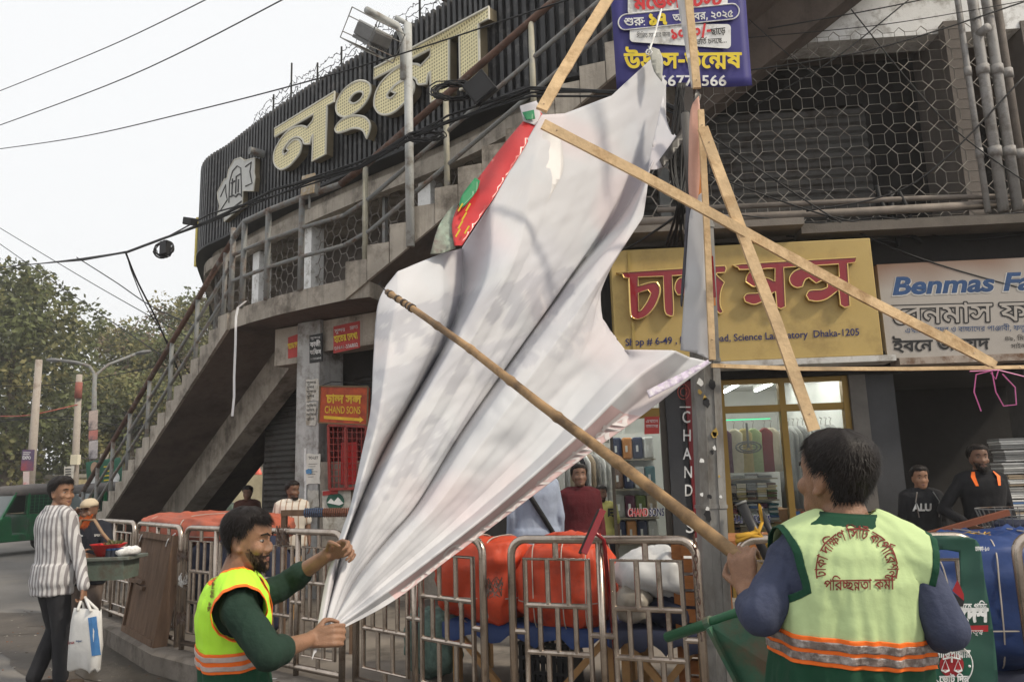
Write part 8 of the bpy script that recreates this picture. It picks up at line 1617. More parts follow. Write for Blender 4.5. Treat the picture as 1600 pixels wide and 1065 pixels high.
def hand(mb, w, d, pn, s, sc=1, curl=.9, grip=1):
    """w wrist, d direction to the knuckles, pn palm normal (palm side), s direction of the thumb side"""
    d = V(d).normalized(); pn = V(pn); pn = (pn-d*pn.dot(d)).normalized(); s = V(s); s = (s-d*s.dot(d)-pn*s.dot(pn)).normalized()
    for o in (-.03,-.01,.012,.03): cap(mb, w+s*o*.6*sc, w+d*.078*sc+s*o*sc, .014*sc, .0125*sc, 8, 3)
    for i, (o, l) in enumerate(((.033,.92),(.012,1),(-.010,.95),(-.031,.76))):
        p = w+d*.085*sc+s*o*sc; a = curl*.75+.12*i*.5; rr = (.0092,.0085,.0075,.0062)
        for j, ln in enumerate((.044,.028,.021)):
            dd = d*cos(a)+pn*sin(a); q = p+dd*ln*l*sc; cap(mb, p, q, rr[j]*sc, rr[j+1]*sc, 8, 3); p = q; a += curl*(1.05 if j == 0 else .8)
    p = w+d*.022*sc+s*.030*sc+pn*.006*sc; dirs = ((d*.65+s*.75+pn*.35), (d*.85+s*(.5-.5*grip)+pn*(.3+.5*grip)), (d*.8-s*.35*grip+pn*.6))
    for j, (dd, ln) in enumerate(zip(dirs, (.044,.032,.026))): q = p+dd.normalized()*ln*sc; cap(mb, p, q, (.013,.0105,.0092)[j]*sc, (.0105,.0092,.0075)[j]*sc, 8, 3); p = q
def wrinkle(mb, amp, sc=(9,9,3.5), seed=0, keep=None):
    ns = MB(); me = bpy.data.meshes.new('w'); me.from_pydata(mb.v, [], mb.f); me.update(); out = []
    for v in me.vertices:
        p = v.co; q = V((p.x*sc[0]+seed, p.y*sc[1], p.z*sc[2])); w = noise.noise(q)+.5*(1-2*abs(noise.noise(q*2.1+V((seed,3,1)))))+.25*noise.noise(q*4.7); out.append(tuple(p+v.normal*(amp*w)))
    mb.v = out; bpy.data.meshes.remove(me); return mb
def strands(mb, root, dirn, L, w, lift, seg=3, droop=.25):
    p = V(root); d = V(dirn).normalized(); s = d.cross(V(lift)).normalized()*w/2; vs = []
    for i in range(seg+1):
        t = i/seg; q = p+d*(L*t)+V(lift)*(L*.35*t*(1-droop*t*2)); vs += [q-s*(1-t*.85), q+s*(1-t*.85)]
    mb.add(vs, [(2*i,2*i+1,2*i+3,2*i+2) for i in range(seg)])
def make_person(label, J, fwd, hfwd, skin=0, sc=1, vox=.011, shirt=None, sleeve='short', trousers=None, hair=True, beard=None, eyes=True, seed=1, wide=1, hairlen=.022, nstr=500, shoes=True, group=None, hups=UP, shirt_f0=-.12, wr=.006, cat='person', trl=1.0, hairm=None, coll=True, hsc=None):
    """J: head, neck, hip, shoulders sL sR, elbows eL eR, wrists wL wR (+ hand frames hL hR), knees kL kR, ankles aL aR; all world points"""
    base = V((J['hip'].x, J['hip'].y, min(J['aL'].z, J['aR'].z)-.08*sc)); B = MB(); T = Torso(J['hip'], J['neck'], fwd, 1, wide); hr, hf, hu = frame_from(hfwd, hups); hc = J['head']; rnd = random.Random(seed)
    hs_ = hsc or sc; H = lambda p: hc+(hr*p[0]+hf*p[1]+hu*p[2])*hs_
    B.loft([[H(hring(z, 2*pi*k/28)) for k in range(28)] for z in np.linspace(-.118,.116,22)])
    # nose, brow, lips, chin, cheeks, ears
    B.loft([[H(p) for p in ((-a,y0,z),(0,y1,z),(a,y0,z),(0,y0-.03,z))] for a, y0, y1, z in ((.006,.088,.098,.012),(.008,.088,.106,-.012),(.014,.088,.118,-.034),(.017,.086,.114,-.044),(.010,.084,.094,-.050))])
    for s in (-1,1):
        B.ball(H((s*.013,.096,-.041)), .010*sc, 8, 6); cap(B, H((s*.014,.088,.022)), H((s*.045,.076,.024)), .009*sc, .007*sc, 8, 3); B.ball(H((s*.042,.068,-.03)), (.024*sc,)*3, 10, 7)
        ex = (hr*s, hf, hu); B.ball(H((s*.073,-.006,-.012)), (.010*sc,.019*sc,.032*sc), 10, 8, (hr*s*.9-hf*.35, hf, hu)); B.ball(H((s*.074,.002,-.038)), .011*sc, 8, 6)
    cap(B, H((-.02,.088,-.071)), H((.02,.088,-.071)), .008*sc, .008*sc, 8, 3); B.ball(H((0,.082,-.104)), .02*sc, 8, 6)
    # neck, torso core, limbs
    cap(B, T.at(.98,0)*.5+T.at(.98,pi)*.5, H((0,-.012,-.07)), .062*sc, .054*sc); T.mesh(B, -.1, 1.03, -.014)
    for s in 'LR':
        cap(B, J['s'+s], J['e'+s], .046*sc, .039*sc); cap(B, J['e'+s], J['w'+s], .040*sc, .026*sc)
        hd = J.get('h'+s)
        if hd: hand(B, J['w'+s], hd[0], hd[1], hd[2], sc, hd[3] if len(hd) > 3 else .9)
        else: dd = (J['w'+s]-J['e'+s]).normalized(); sd = T.f; hand(B, J['w'+s], dd, (T.r if s == 'L' else -T.r), sd, sc, .35, .3)
        hp = J['hip']+T.r*(.085*sc*(1 if s == 'R' else -1)); cap(B, hp, J['k'+s], .082*sc, .052*sc); cap(B, J['k'+s], J['a'+s], .052*sc, .036*sc); cap(B, J['a'+s]-UP*.045*sc, J['a'+s]+V((T.f.x,T.f.y,0))*.15*sc-UP*.055*sc, .034*sc, .025*sc)
    body = fuse(B, vox, 2).build('person', SKIN[skin], None, smooth=True, loc=base, fix=False)
    me = body.data
    for v in me.vertices: v.co -= base if False else V((0,0,0))
    tag(body, label, cat, group)
    P = lambda mb, nm, mt, **k: mb.build(nm, mt, body, smooth=True, fix=False, **k)
    if eyes:
        for s in (-1,1):
            e = MB(); e.ball(H((s*.0315,.0765,.0)), (.0125*sc,.0095*sc,.0068*sc), 10, 8, (hr,hf,hu)); eo = P(e, 'eye', EYEW); e = MB(); e.ball(H((s*.0315,.0838,.0)), (.0068*sc,.003*sc,.0066*sc), 10, 6, (hr,hf,hu)); P(e, 'pupil', INK).parent = eo
            P(MB().tube([H((s*.013,.1035,.021)),H((s*.03,.100,.029)),H((s*.05,.082,.024))], [.003*sc,.004*sc,.002*sc], 6), 'eyebrow', HAIRM)
        e = MB(); e.tube([H((-.024,.089,-.072)),H((0,.0975,-.0695)),H((.024,.089,-.072))], [.002*sc,.0058*sc,.002*sc], 6); e.tube([H((-.022,.088,-.075)),H((0,.0965,-.079)),H((.022,.088,-.075))], [.002*sc,.006*sc,.002*sc], 6); P(e, 'lips', LIPM)
    hm_ = hairm or HAIRM
    if hair:
        hl = lambda az: (.072 if sin(az) > .55 else (.072+(.012-.072)*((.55-sin(az))/.45) if sin(az) > .1 else (.012 if sin(az) > -.25 else .012-.085*min(1,(-.25-sin(az))/.5))))+.006*noise.noise(V((cos(az)*3,sin(az)*3,seed)))
        mb = MB(); NA, NZ = 48, 14; th = lambda az, t: hairlen*(.25+.75*min(1,t*2.2))*(1+.35*noise.noise(V((cos(az)*2.2,sin(az)*2.2,t*2+seed))))
        rows = []
        for j in range(NZ+1):
            t = j/NZ; row = []
            for k in range(NA):
                az = 2*pi*k/NA; z0 = hl(az); z = z0+(.1155-z0)*t; q = hring(min(z,.1155), az); n = V((q.x*1.0,q.y-.0,max(0,q.z)*1.0)).normalized(); row.append(H(q+n*(th(az,t) if j else -.004)))
            rows.append(row)
        mb.loft(rows, cap=False); top = len(mb.v); mb.add([H((0,0,.118+hairlen*.9))], []); mb.f += [(top-NA+k, top-NA+(k+1) % NA, top) for k in range(NA)]; mb.m += [0]*NA
        wh = V((.012,-.045,.115))
        for _ in range(nstr):
            az = rnd.uniform(0,2*pi); z0 = hl(az); t = rnd.random()**1.25; z = z0+(.115-z0)*t; q = hring(z, az); n = V((q.x,q.y,max(0.01,q.z))).normalized(); root = q+n*th(az,t)*.75
            fl = (q-wh); fl = fl-n*fl.dot(n); fl = fl.normalized()+V((rnd.gauss(0,.3),rnd.gauss(0,.3),rnd.gauss(0,.2)-.2)); fl = (fl-n*fl.dot(n)).normalized()
            D = lambda p: (hr*p[0]+hf*p[1]+hu*p[2])*sc
            strands(mb, H(root), D(fl), rnd.uniform(.016,.034)*sc*(hairlen/.022)**.5, .0026*sc, D(n)*rnd.uniform(.2,.75)/sc)
        mb.build('hair', hm_, body, smooth=True, fix=False)
    if beard:
        bm, bl, bz = beard; mb = MB(); rows = []
        for j in range(9):
            t = j/8; row = []
            for k in range(17):
                az = radians(12+156*k/16); z = -.03-.085*t; 
                if abs(az-pi/2) < .33 and t < .55: z = -.085-.03*t
                q = hring(max(z,-.116), az); n = V((q.x*.5,q.y,-.3-t)).normalized(); row.append(H(q+n*(.003+.004*t)+V((0,.1*bl*t*.5,-bl*max(0,t-.45)*1.6*(.55+.45*sin(az))))))
            rows.append(row)
        if bl > .05: mb.loft(rows, cap=False, closed=False)
        else:
            sb = MB(); g = lambda i, j: radians(8+164*i/40); 
            for i in range(40):
                for j in range(12):
                    a0, a1, z0, z1 = g(i,0), g(i+1,0), -.022-.094*j/12, -.022-.094*(j+1)/12; am, zm = abs((a0+a1)/2-pi/2), (z0+z1)/2
                    if am < .5 and zm > -.094 or zm > -.045-.03*max(0,1.05-am): continue
                    sb.add([H(hring(max(z,-.116), a)+V((0,0,0))+V((cos(a),sin(a),-.2))*.0018) for a, z in ((a0,z0),(a1,z0),(a1,z1),(a0,z1))], [(0,1,2,3)])
            sb.build('stubble', M('stubble skin', (.105,.06,.042), .8, .35, 90, .3, 200), body, smooth=True, fix=False)
        for _ in range(int(1500 if bl < .05 else 260+2600*bl)):
            az = radians(rnd.uniform(14,166)); t = rnd.random(); z = -.03-.086*t
            if abs(az-pi/2) < .45 and t < .6: z = rnd.choice((-.058,-.097,-.1,-.104))
            if bl < .05 and abs(az-pi/2) > .45 and rnd.random() < .5*max(0,1-t*1.6): continue
            q = hring(max(z,-.116), az); root = q+V((0,.1*bl*t*.5,-bl*max(0,t-.45)*1.5*(.55+.45*sin(az))*rnd.random())); d = V((q.x*1.5+rnd.gauss(0,.15), .4+rnd.gauss(0,.15), -1)); D = lambda p: (hr*p[0]+hf*p[1]+hu*p[2])*sc
            strands(mb, H(root), D(d), (.010+bl*.5)*rnd.uniform(.5,1.1)*sc, (.0022+bl*.02)*sc, D((q.x*3,1,0))*.5/sc)
        mb.build('beard', bm, body, smooth=True, fix=False)
    if shirt:
        mb = MB(); T.mesh(mb, .05, 1.0, .012*sc); T.mesh(mb, shirt_f0, .22, .027*sc)
        for s in 'LR':
            sh, el, wr_ = J['s'+s], J['e'+s], J['w'+s]; cap(mb, sh+(T.n-sh)*.35, sh, .068*sc, .064*sc)
            if sleeve == 'short': cap(mb, sh, sh.lerp(el,.78), .063*sc, .060*sc)
            elif sleeve == 'elbow': cap(mb, sh, el, .059*sc, .050*sc); cap(mb, el, el.lerp(wr_,.30), .050*sc, .047*sc)
            elif sleeve == 'long': cap(mb, sh, el, .062*sc, .050*sc); cap(mb, el, el.lerp(wr_,.9), .050*sc, .040*sc)
        wrinkle(fuse(mb, vox, 3), wr*sc, seed=seed).build('shirt', shirt, body, smooth=True, fix=False)
        c = MB()
        if coll: c.loft([[T.at(f, 2*pi*k/24, o) for k in range(24)] for f, o in ((.985,.012*sc),(1.035,.012*sc),(1.06,.016*sc),(1.04,.022*sc),(.99,.022*sc))], cap=False)
        if coll: c.build('collar', shirt, body, smooth=True, fix=False)
    if trousers:
        mb = MB(); T.mesh(mb, -.16, .16, .010*sc)
        for s in 'LR': hp = J['hip']+T.r*(.085*sc*(1 if s == 'R' else -1)); cap(mb, hp, J['k'+s], .096*sc, .070*sc); cap(mb, J['k'+s], J['k'+s].lerp(J['a'+s], .95*trl), .070*sc, .058*sc)
        wrinkle(fuse(mb, vox, 3), .006*sc, seed=seed+5).build('trousers', trousers, body, smooth=True, fix=False)
    if shoes:
        for s in 'LR': a = J['a'+s]; f = V((T.f.x,T.f.y,0)).normalized(); lumpy(MB(), a+f*.05*sc-UP*.055*sc, (f, UP.cross(f), UP), (.135*sc,.05*sc,.036*sc), 2.6, .0, 1, 1, 20, 12).build('sandal', M('dark sandal', (.05,.035,.025), .7, .2, 6, .1), body, smooth=True)
    body['_'] = 0; del body['_']
    return body, T, H, (hr, hf, hu)
def stand(head, gz_, yaw, sc=None, lean=0, arms=None):
    """joints of a person standing upright: head centre, ground height, facing yaw (0 = away from camera, + = to the left)"""
    h = V(head); Ht = h.z+.115-gz_; sc = sc or Ht/1.68; f = V((-sin(yaw), cos(yaw), 0)); r = f.cross(UP); J = {'head': h}
    nk = h-UP*.135*sc-f*.02*sc; J['neck'] = nk; hip = V((nk.x,nk.y,gz_+.86*sc))-f*lean; J['hip'] = hip
    for s, k in (('L',-1),('R',1)):
        sh = nk-UP*.055*sc+r*(k*.165*sc); J['s'+s] = sh; J['e'+s] = sh-UP*.27*sc+r*(k*.05*sc)-f*.03*sc; J['w'+s] = J['e'+s]-UP*.22*sc+f*.07*sc+r*(k*.01*sc)
        J['k'+s] = V((hip.x,hip.y,gz_+.46*sc))+r*(k*.09*sc)+f*.03; J['a'+s] = V((hip.x,hip.y,gz_+.08*sc))+r*(k*.10*sc)
    if arms: J.update(arms)
    return J, f, sc
from mathutils.bvhtree import BVHTree
def bvh(o):
    me = o.data; mw = o.matrix_world if False else Matrix.Translation(world_loc(o)); return BVHTree.FromPolygons([mw @ v.co for v in me.vertices], [tuple(p.vertices) for p in me.polygons])
def px_on(tree_, x, y, off):
    d = ray(x, y).normalized(); h, n, i, t = tree_.ray_cast(CAMP, d)
    if h is None: return None
    n = n if n.dot(d) < 0 else -n; return h+n*off
def arc_text(name, tree_, txt, pos, mat, parent, off=.003):
    vs, fs, L = txt; P = [px_on(tree_, *pos(u/L, v), off) for u, v in vs]; fs = [f for f in fs if all(P[i] is not None for i in f)]; P = [p if p is not None else V((0,0,0)) for p in P]
    mb = MB(); mb.add(P, fs); used = sorted({i for f in fs for i in f}); mp = {k: i for i, k in enumerate(used)}; m2 = MB(); m2.add([P[i] for i in used], [tuple(mp[i] for i in f) for f in fs]); return m2.build(name, mat, parent, fix=False)
ORG = M('fluorescent orange trim', (.85,.16,.02), .6, .06, 5, .05); REFL = M('worn reflective tape', (.15,.115,.10), .35, .5, 40, .3, 60, spec=.6, dirt=((.42,.38,.36), .5, 30)); MARO = M('maroon vest print', (.16,.025,.02), .8, .15, 8, 0); DKG = M('dark green cloth', (.008,.052,.026), .85, .2, 4, .25, 40)
def vest(T, body, mat, hem, off, bands, arm, collar, trimm, seed, J, sc, skirt=-.34, fold=.012, amp=.004, vox=.006, front=None, box=.0, neckoff=0, ah=.70):
    """sleeveless work vest: torso and shoulder caps fused, armholes cut open, hem, bands, tape and trims as own parts"""
    def ring(f, az, o=0):
        ff = max(f,-.10); bx = box*max(0,min(1,(.78-ff)/.3))*(1-.55*abs(sin(az))); p = T.at(ff, az, off+o+bx)
        return p+T.u*((f+.10)*T.L) if f < -.10 else p
    mb = MB(); mb.loft([[ring(skirt+(1.0-skirt)*j/40, 2*pi*k/36) for k in range(36)] for j in range(41)])
    pl = []
    for s in 'LR':
        sh = J['s'+s]; out = T.r*(1 if s == 'R' else -1); ax = (J['e'+s]-sh).normalized(); d = (out*.95+ax*.22).normalized(); cap(mb, sh.lerp(T.n, .55), sh+d*.03, arm[0]*.98*sc, arm[0]*sc); pl.append((sh+d*arm[1]*sc, d, s))
    F = fuse(mb, vox, 4); bm = bmesh.new(); vv = [bm.verts.new(v) for v in F.v]
    for q in F.f: bm.faces.new([vv[i] for i in q])
    def slit(o, n): bmesh.ops.bisect_plane(bm, geom=bm.verts[:]+bm.edges[:]+bm.faces[:], dist=1e-5, plane_co=o, plane_no=n)
    for f in {hem, skirt+.015}.union({b[0] for b in bands}, {b[1] for b in bands}): slit(T.h+T.u*(T.L*f), T.u)
    for o, d, _ in pl: slit(o, d); slit(o-d*arm[2], d)
    p2 = [(o+T.u*((T.h-o).dot(T.u)+T.L*ah), (d*.62+T.u*.78).normalized()) for o, d, _ in pl]
    for o, d in p2: slit(o, d); slit(o-d*arm[2], d)
    if front:
        for w_ in (-.27,-.17,.17,.27): slit(T.h, T.f*cos(front+w_)-T.r*sin(front+w_))
    me = bpy.data.meshes.new('w'); bm.to_mesh(me); bm.free(); F.f = [tuple(p.vertices) for p in me.polygons]; vs = []
    co = lambda p: ((p-T.h).dot(T.u)/T.L, math.atan2((p-T.h).dot(T.f), (p-T.h).dot(T.r)))
    for v in me.vertices:
        f, az = co(v.co); w = fold*(.55*sin(az*9+2*sin(f*3+seed))+.5*noise.noise(V((cos(az)*4+seed,sin(az)*4,f*1.5)))+.3*sin(az*17+f*2+seed))*max(0,min(1,(.85-f)*1.8)); w += amp*noise.noise(V((cos(az)*9,sin(az)*9,f*7+seed)))+amp*.8*(1-2*abs(noise.noise(v.co*14)))
        vs.append(v.co+v.normal*w)
    cen0 = [sum((me.vertices[i].co for i in q), V((0,0,0)))/len(q) for q in F.f]
    nrm = [v.normal.copy() for v in me.vertices]; bpy.data.meshes.remove(me)
    G = {k: MB() for k in ['vest','hem','edge',0.5,1.5]+list(range(len(bands)))}; pick = {k: [] for k in G}
    for q, c in zip(F.f, cen0):
        f, az = co(c); rel = [(min((c-o).dot(d), (c-a_).dot(b_)), 0) for (o, d, _), (a_, b_) in zip(pl, p2)]
        rad = (c-T.h-T.u*(c-T.h).dot(T.u)).length
        if any(a > 0 for a, r in rel) or (f > 1.0 and rad < .064*sc) or f < skirt+.015: continue
        if front and f > hem and abs(az-front) < .17: continue
        k = 'hem' if f < hem else (.5 if rel[0][0] > -arm[2] else (1.5 if rel[1][0] > -arm[2] else 'vest'))
        if k == 'vest' and neckoff and f > .9 and rad < .066*sc+neckoff: k = 'edge'
        if k == 'vest' and front and abs(az-front) < .27: k = 'edge'
        pick[k].append(q)
        for i, (f0, f1, mt, nm) in enumerate(bands):
            if f0 < f < f1 and k != 'hem': pick[i].append(q)
    def part(key, nm, mt, par, lift):
        used = {}; m = MB()
        for q in pick[key]:
            for i in q:
                if i not in used: used[i] = len(m.v); m.v.append(tuple(vs[i]+nrm[i]*lift))
            m.f.append(tuple(used[i] for i in q)); m.m.append(0)
        o = m.build(nm, mt, par, smooth=True, fix=False); s = o.modifiers.new('s','SOLIDIFY'); s.thickness = .0025; s.offset = -1; return o
    v = part('vest', 'vest', mat, body, 0); 
    if pick['hem']: part('hem', 'vest_hem', DKG, v, 0)
    for key in ('edge', .5, 1.5):
        if pick[key]: part(key, 'vest_edging' if key == 'edge' else 'armhole_trim', trimm, v, .001)
    for i, (f0, f1, mt, nm) in enumerate(bands): part(i, nm, mt, v, .0035 if mt is ORG else .0065)
    if collar: c = MB(); c.loft([[T.at(f, 2*pi*k/32, o) for k in range(32)] for f, o in ((.985,.02*sc),(1.03,.013*sc),(1.06,.012*sc),(1.04,.018*sc),(.985,.026*sc))], cap=False); c.build('vest_collar', collar, v, smooth=True, fix=False)
    return v, ring
# ---- nearest worker, seen from behind
Y = 1.9; fw = V((-.30,.95,0)).normalized()
J = dict(head=at_y(1309,745,1.93), neck=at_y(1324,818,1.91), hip=at_y(1330,1150,1.93))
J['sL'] = at_y(1238,878,1.93); J['sR'] = at_y(1424,884,1.86)
J['eL'] = at_y(1188,962,1.88); J['eR'] = at_y(1478,982,1.80)
bq = min(range(len(BQ)), key=lambda i: (BQ[i]-at_y(1160,872,2.06)).length); GRIP = BQ[bq]; bd_ = (BQ[bq]-BQ[bq-5]).normalized()
J['wL'] = at_y(1168,922,2.02); J['wR'] = at_y(1415,1000,2.02)
J['hL'] = (V((-.05,.25,1)), V((.55,.75,-.15)), V((-.7,.5,.1)), .95); J['hR'] = (V((-.8,.3,-.1)), V((0,.6,.6)), V((0,-.3,.9)), .8)
rr = fw.cross(UP)
for s, k in (('L',-1),('R',1)): J['k'+s] = V((J['hip'].x,J['hip'].y,.47))+rr*(.1*k)+fw*.03; J['a'+s] = V((J['hip'].x,J['hip'].y,.08))+rr*(.14*k)+fw*(.05*k)
NAVS = M('faded navy jersey', (.040,.048,.085), .85, .25, 6, .3, 70)
W1_, T1, H1, _h = make_person('worker seen from behind in a pale green vest gripping the bamboo pole', J, (.02,1,0), (-.42,.9,.12), 0, .94, .0045, NAVS, 'elbow', M('dark trousers', (.02,.022,.03), .85, .2, 5, .2), True, None, True, 3, .98, .012, 3600, wr=.008, coll=False)
LIMEP = M('sun faded lime cloth', (.46,.58,.29), .8, .10, 3, .25, 30)
V1, pt1 = vest(T1, W1_, LIMEP, .375, .024, ((.375,.505,ORG,'orange_band'),(.396,.432,REFL,'reflective_tape'),(.452,.487,REFL,'reflective_tape')), (.080,.028,.014), DKG, DKG, 2, J, 1.0, amp=.003, vox=.005, box=.022)
tr1 = bvh(V1)
cx, cy, R_ = 1338, 889, 48
def arc_pos(t, v): a = radians(193-206*t); r = R_+v*25; return (cx+r*cos(a), cy-r*sin(a))
arc_text('back_lettering', tr1, btext('ঢাকা দক্ষিণ সিটি কর্পোরেশন', 12), arc_pos, MARO, V1)
arc_text('back_lettering', tr1, btext('পরিচ্ছন্নতা কর্মী', 12), lambda t, v: (1287+109*t, 921-1.5*t-24*v), MARO, V1)
# ---- worker pulling the sheet, in profile
J = dict(head=at_y(386,842,2.80), neck=at_y(366,906,2.80), hip=at_y(368,1110,2.86))
J['sR'] = at_y(374,952,2.66); J['sL'] = at_y(386,942,2.98); J['eR'] = at_y(418,1022,2.60); J['eL'] = at_y(452,908,3.06); J['wR'] = at_y(486,998,2.78); J['wL'] = at_y(512,866,3.0)
J['hR'] = (V((1,.12,.12)), V((0,.9,-.3)), V((.1,.2,1)), 1.0); J['hL'] = (V((.95,-.2,.35)), V((.3,-.8,-.4)), V((.1,.3,.9)), .95)
fw = V((.96,.28,0))
rr = fw.cross(UP)
for s, k in (('L',-1),('R',1)): J['k'+s] = V((J['hip'].x,J['hip'].y,.42))+rr*(.1*k)+fw*.10; J['a'+s] = V((J['hip'].x,J['hip'].y,.08))+rr*(.12*k)-fw*(.05*k)
DGS = M('bottle green sweatshirt', (.012,.030,.020), .9, .25, 6, .3, 70)
W2_, T2, H2, _h = make_person('worker in a fluorescent lime vest pulling the white sheet with both hands', J, fw, (.97,-.12,-.06), 0, .96, .0048, DGS, 'elbow', DKG, True, (HAIRM,.012,0), True, 8, .94, .018, 2400, wr=.009, coll=False, hsc=.86)
LIME = M('fluorescent lime cloth', (.45,.82,.05), .7, .06, 3, .2, 30)
TAPE = M('grey reflective tape', (.45,.36,.33), .35, .2, 30, .2, 60, spec=.6)
V2, pt2_ = vest(T2, W2_, LIME, .41, .026, ((.41,.56,ORG,'orange_band'),(.435,.47,TAPE,'reflective_tape'),(.505,.54,TAPE,'reflective_tape')), (.092,.03,.016), None, ORG, 5, J, .96, skirt=-.3, fold=.005, amp=.003, front=1.57, box=.012, neckoff=.022)
mb = MB(); mb.tube([T2.at(.05+.93*j/24, 1.57, .018) for j in range(25)], .005, 5); mb.build('zip', TAPE, W2_)
tr2 = bvh(V2)
arc_text('back_lettering', tr2, btext('ঢাকা দক্ষিণ সিটি', 15), lambda t, v: (338-3*t-14*v*.45, 888+46*t), MARO, V2); arc_text('back_lettering', tr2, btext('কর্মী', 15), lambda t, v: (331-14*v*.45, 940+14*t), MARO, V2)
# ---- young man in a striped shirt with a bag
STR = M('striped shirt', (.50,.49,.49), .8, .05, 5, .2, 40)
def stripes(m, c, fr, lo, axis='X'):
    t = m.node_tree; b = t.nodes['Principled BSDF']; L = t.links.new; old = b.inputs['Base Color'].links[0].from_socket; tc = t.nodes.new('ShaderNodeTexCoord'); wv = t.nodes.new('ShaderNodeTexWave'); wv.bands_direction = axis; wv.inputs['Scale'].default_value = fr; wv.inputs['Distortion'].default_value = .6; wv.inputs['Detail Scale'].default_value = .4
    mr = t.nodes.new('ShaderNodeMapRange'); mr.inputs[1].default_value = lo; mr.inputs[2].default_value = lo+.12; mx = t.nodes.new('ShaderNodeMix'); mx.data_type = 'RGBA'
    L(tc.outputs['Object'], wv.inputs[0]); L(wv.outputs['Fac'], mr.inputs[0]); L(mr.outputs[0], mx.inputs[0]); L(old, mx.inputs[6]); mx.inputs[7].default_value = (*c,1); L(mx.outputs[2], b.inputs['Base Color'])
stripes(STR, (.22,.205,.21), 8.5, .5); JEAN = M('black jeans', (.018,.018,.021), .85, .3, 5, .3, 60)
J, f, s_ = stand(at_y(96,769,6.45), 0.0, radians(-35)); J['wR'] = at_y(131,918,6.3); J['eR'] = at_y(124,872,6.38); J['eL'] = J['sL']-UP*.26+f*.06; J['wL'] = J['eL']+f*.2-UP*.08; J['hR'] = (V((.05,0,-1)), V((-1,0,0)), V((0,1,0)), 1.1); J['kL'] += f*.06; J['aL'] -= f*.05; J['kR'] += f*.02; J['aR'] += f*.07
make_person('young man in a grey striped shirt and black jeans carrying a tote bag', J, f, (.93,-.37,.0), 0, s_, .008, STR, 'long', JEAN, True, None, True, 11, .95, .024, 900, shirt_f0=-.2, wr=.012)
tb = thing('tote_bag', 'white tote bag with a broad blue stripe carried by the young man', 'bag', at_y(133,1035,6.2)); bc = at_y(134,995,6.2); ba_ = V((.93,-.36,0)).normalized(); bn_ = V((-.36,-.93,0)).normalized(); mb = MB(); R = []
for z, w, d in ((-.235,.145,.035),(-.22,.155,.05),(-.05,.158,.055),(.12,.150,.04),(.2,.145,.015)):
    R.append([bc+UP*(z+.015*sin(k*1.7+z*9))+ba_*(w*math.copysign(abs(cos(2*pi*k/24))**.5,cos(2*pi*k/24)))+bn_*(d*sin(2*pi*k/24)*(1+.25*sin(k*1.3+z*12))) for k in range(24)])
mb.loft(R); mb.build('body', M('white tote cloth', (.58,.57,.55), .8, .12, 5, .3, 20), tb, smooth=True); trb = bvh([c for c in tb.children][0])
def quadpx(name, pts, mat, off, parent, tree_, n=8):
    mb = MB(); g = lambda u, v: px_on(tree_, *( (V(pts[0]).lerp(V(pts[1]),u)).lerp(V(pts[3]).lerp(V(pts[2]),u), v) ), off); P = [[g(i/n,j/n) for i in range(n+1)] for j in range(n+1)]
    for j in range(n):
        for i in range(n):
            q = (P[j][i],P[j][i+1],P[j+1][i+1],P[j+1][i])
            if all(p is not None for p in q): mb.add(q, [(0,1,2,3)])
    return mb.build(name, mat, parent, smooth=True, fix=False)
quadpx('blue_stripe', [(138,965),(151,962),(157,1022),(144,1024)], M('tote blue', (.05,.16,.36), .7, .15, 5, 0), .004, tb, trb)
arc_text('red_lettering', trb, ltext('fmax', .02), lambda t, v: (107+10*t, 1006-7*v-1.5*t), RED, tb, .004); arc_text('blue_lettering', trb, ltext('super', .02), lambda t, v: (119+10*t, 1002-5*v), MATS['blue print'], tb, .004)
hp_ = J['wR']+V((.0,0,-.07)); mb = MB()
for d in (-.03,.03): mb.tube([bc+UP*.2-ba_*.07+bn_*d, hp_+V((-.012,d*.2,.0)), hp_+V((.012,d*.2,.0)), bc+UP*.2+ba_*.07+bn_*d], .011, 6)
mb.build('handle', MATS['white tote cloth'], tb, smooth=True)
# ---- street vendor with an orange beard
BLKT = M('black t shirt', (.012,.013,.020), .85, .2, 5, .2, 50); HENNA = M('henna orange beard', (.42,.085,.015), .7, .3, 30, .2, 150); BEIG = M('beige cap', (.48,.40,.29), .85, .1, 6, .2, 60)
J, f, s_ = stand(at_y(140,797,7.3), 0.0, radians(195)); J['eL'] = at_y(168,868,7.15); J['wL'] = at_y(170,880,6.95); J['eR'] = at_y(103,838,7.4); J['wR'] = at_y(112,806,7.35); J['hR'] = (V((.6,0,.5)), V((.5,-.6,0)), V((0,0,1)), .9)
vb, vT, vH, _h = make_person('old street vendor with a bright orange beard, beige cap and black shirt', J, f, (-.12,-1,-.08), 1, s_, .008, BLKT, 'short', M('grey brown trousers', (.13,.10,.085), .85, .2, 4, .2), False, (HENNA,.11,0), True, 13)
mb = MB(); mb.loft([[vH(V((x,y,z))*1.0) for x, y in [((.082-dz)*cos(a)*1.0, .004+(.103-dz)*sin(a)) for a in [2*pi*k/28 for k in range(28)]]] for z, dz in ((.045,0),(.075,.002),(.10,.018),(.122,.045),(.128,.075))]); mb.loft([[vH((x*w, .085+yy*k2, .048+zz)) for x, yy in [(cos(a)*.075, sin(a)*.07) for a in [pi*k/12 for k in range(13)]]] for w, k2, zz in ((1,1,0),(1,1.0,-.004),(1,.0,-.004))], cap=False, closed=False); mb.build('cap', BEIG, vb, smooth=True)
m_ = MB(); 
trs = bvh([c for c in vb.children if c.name.startswith('shirt')][0])
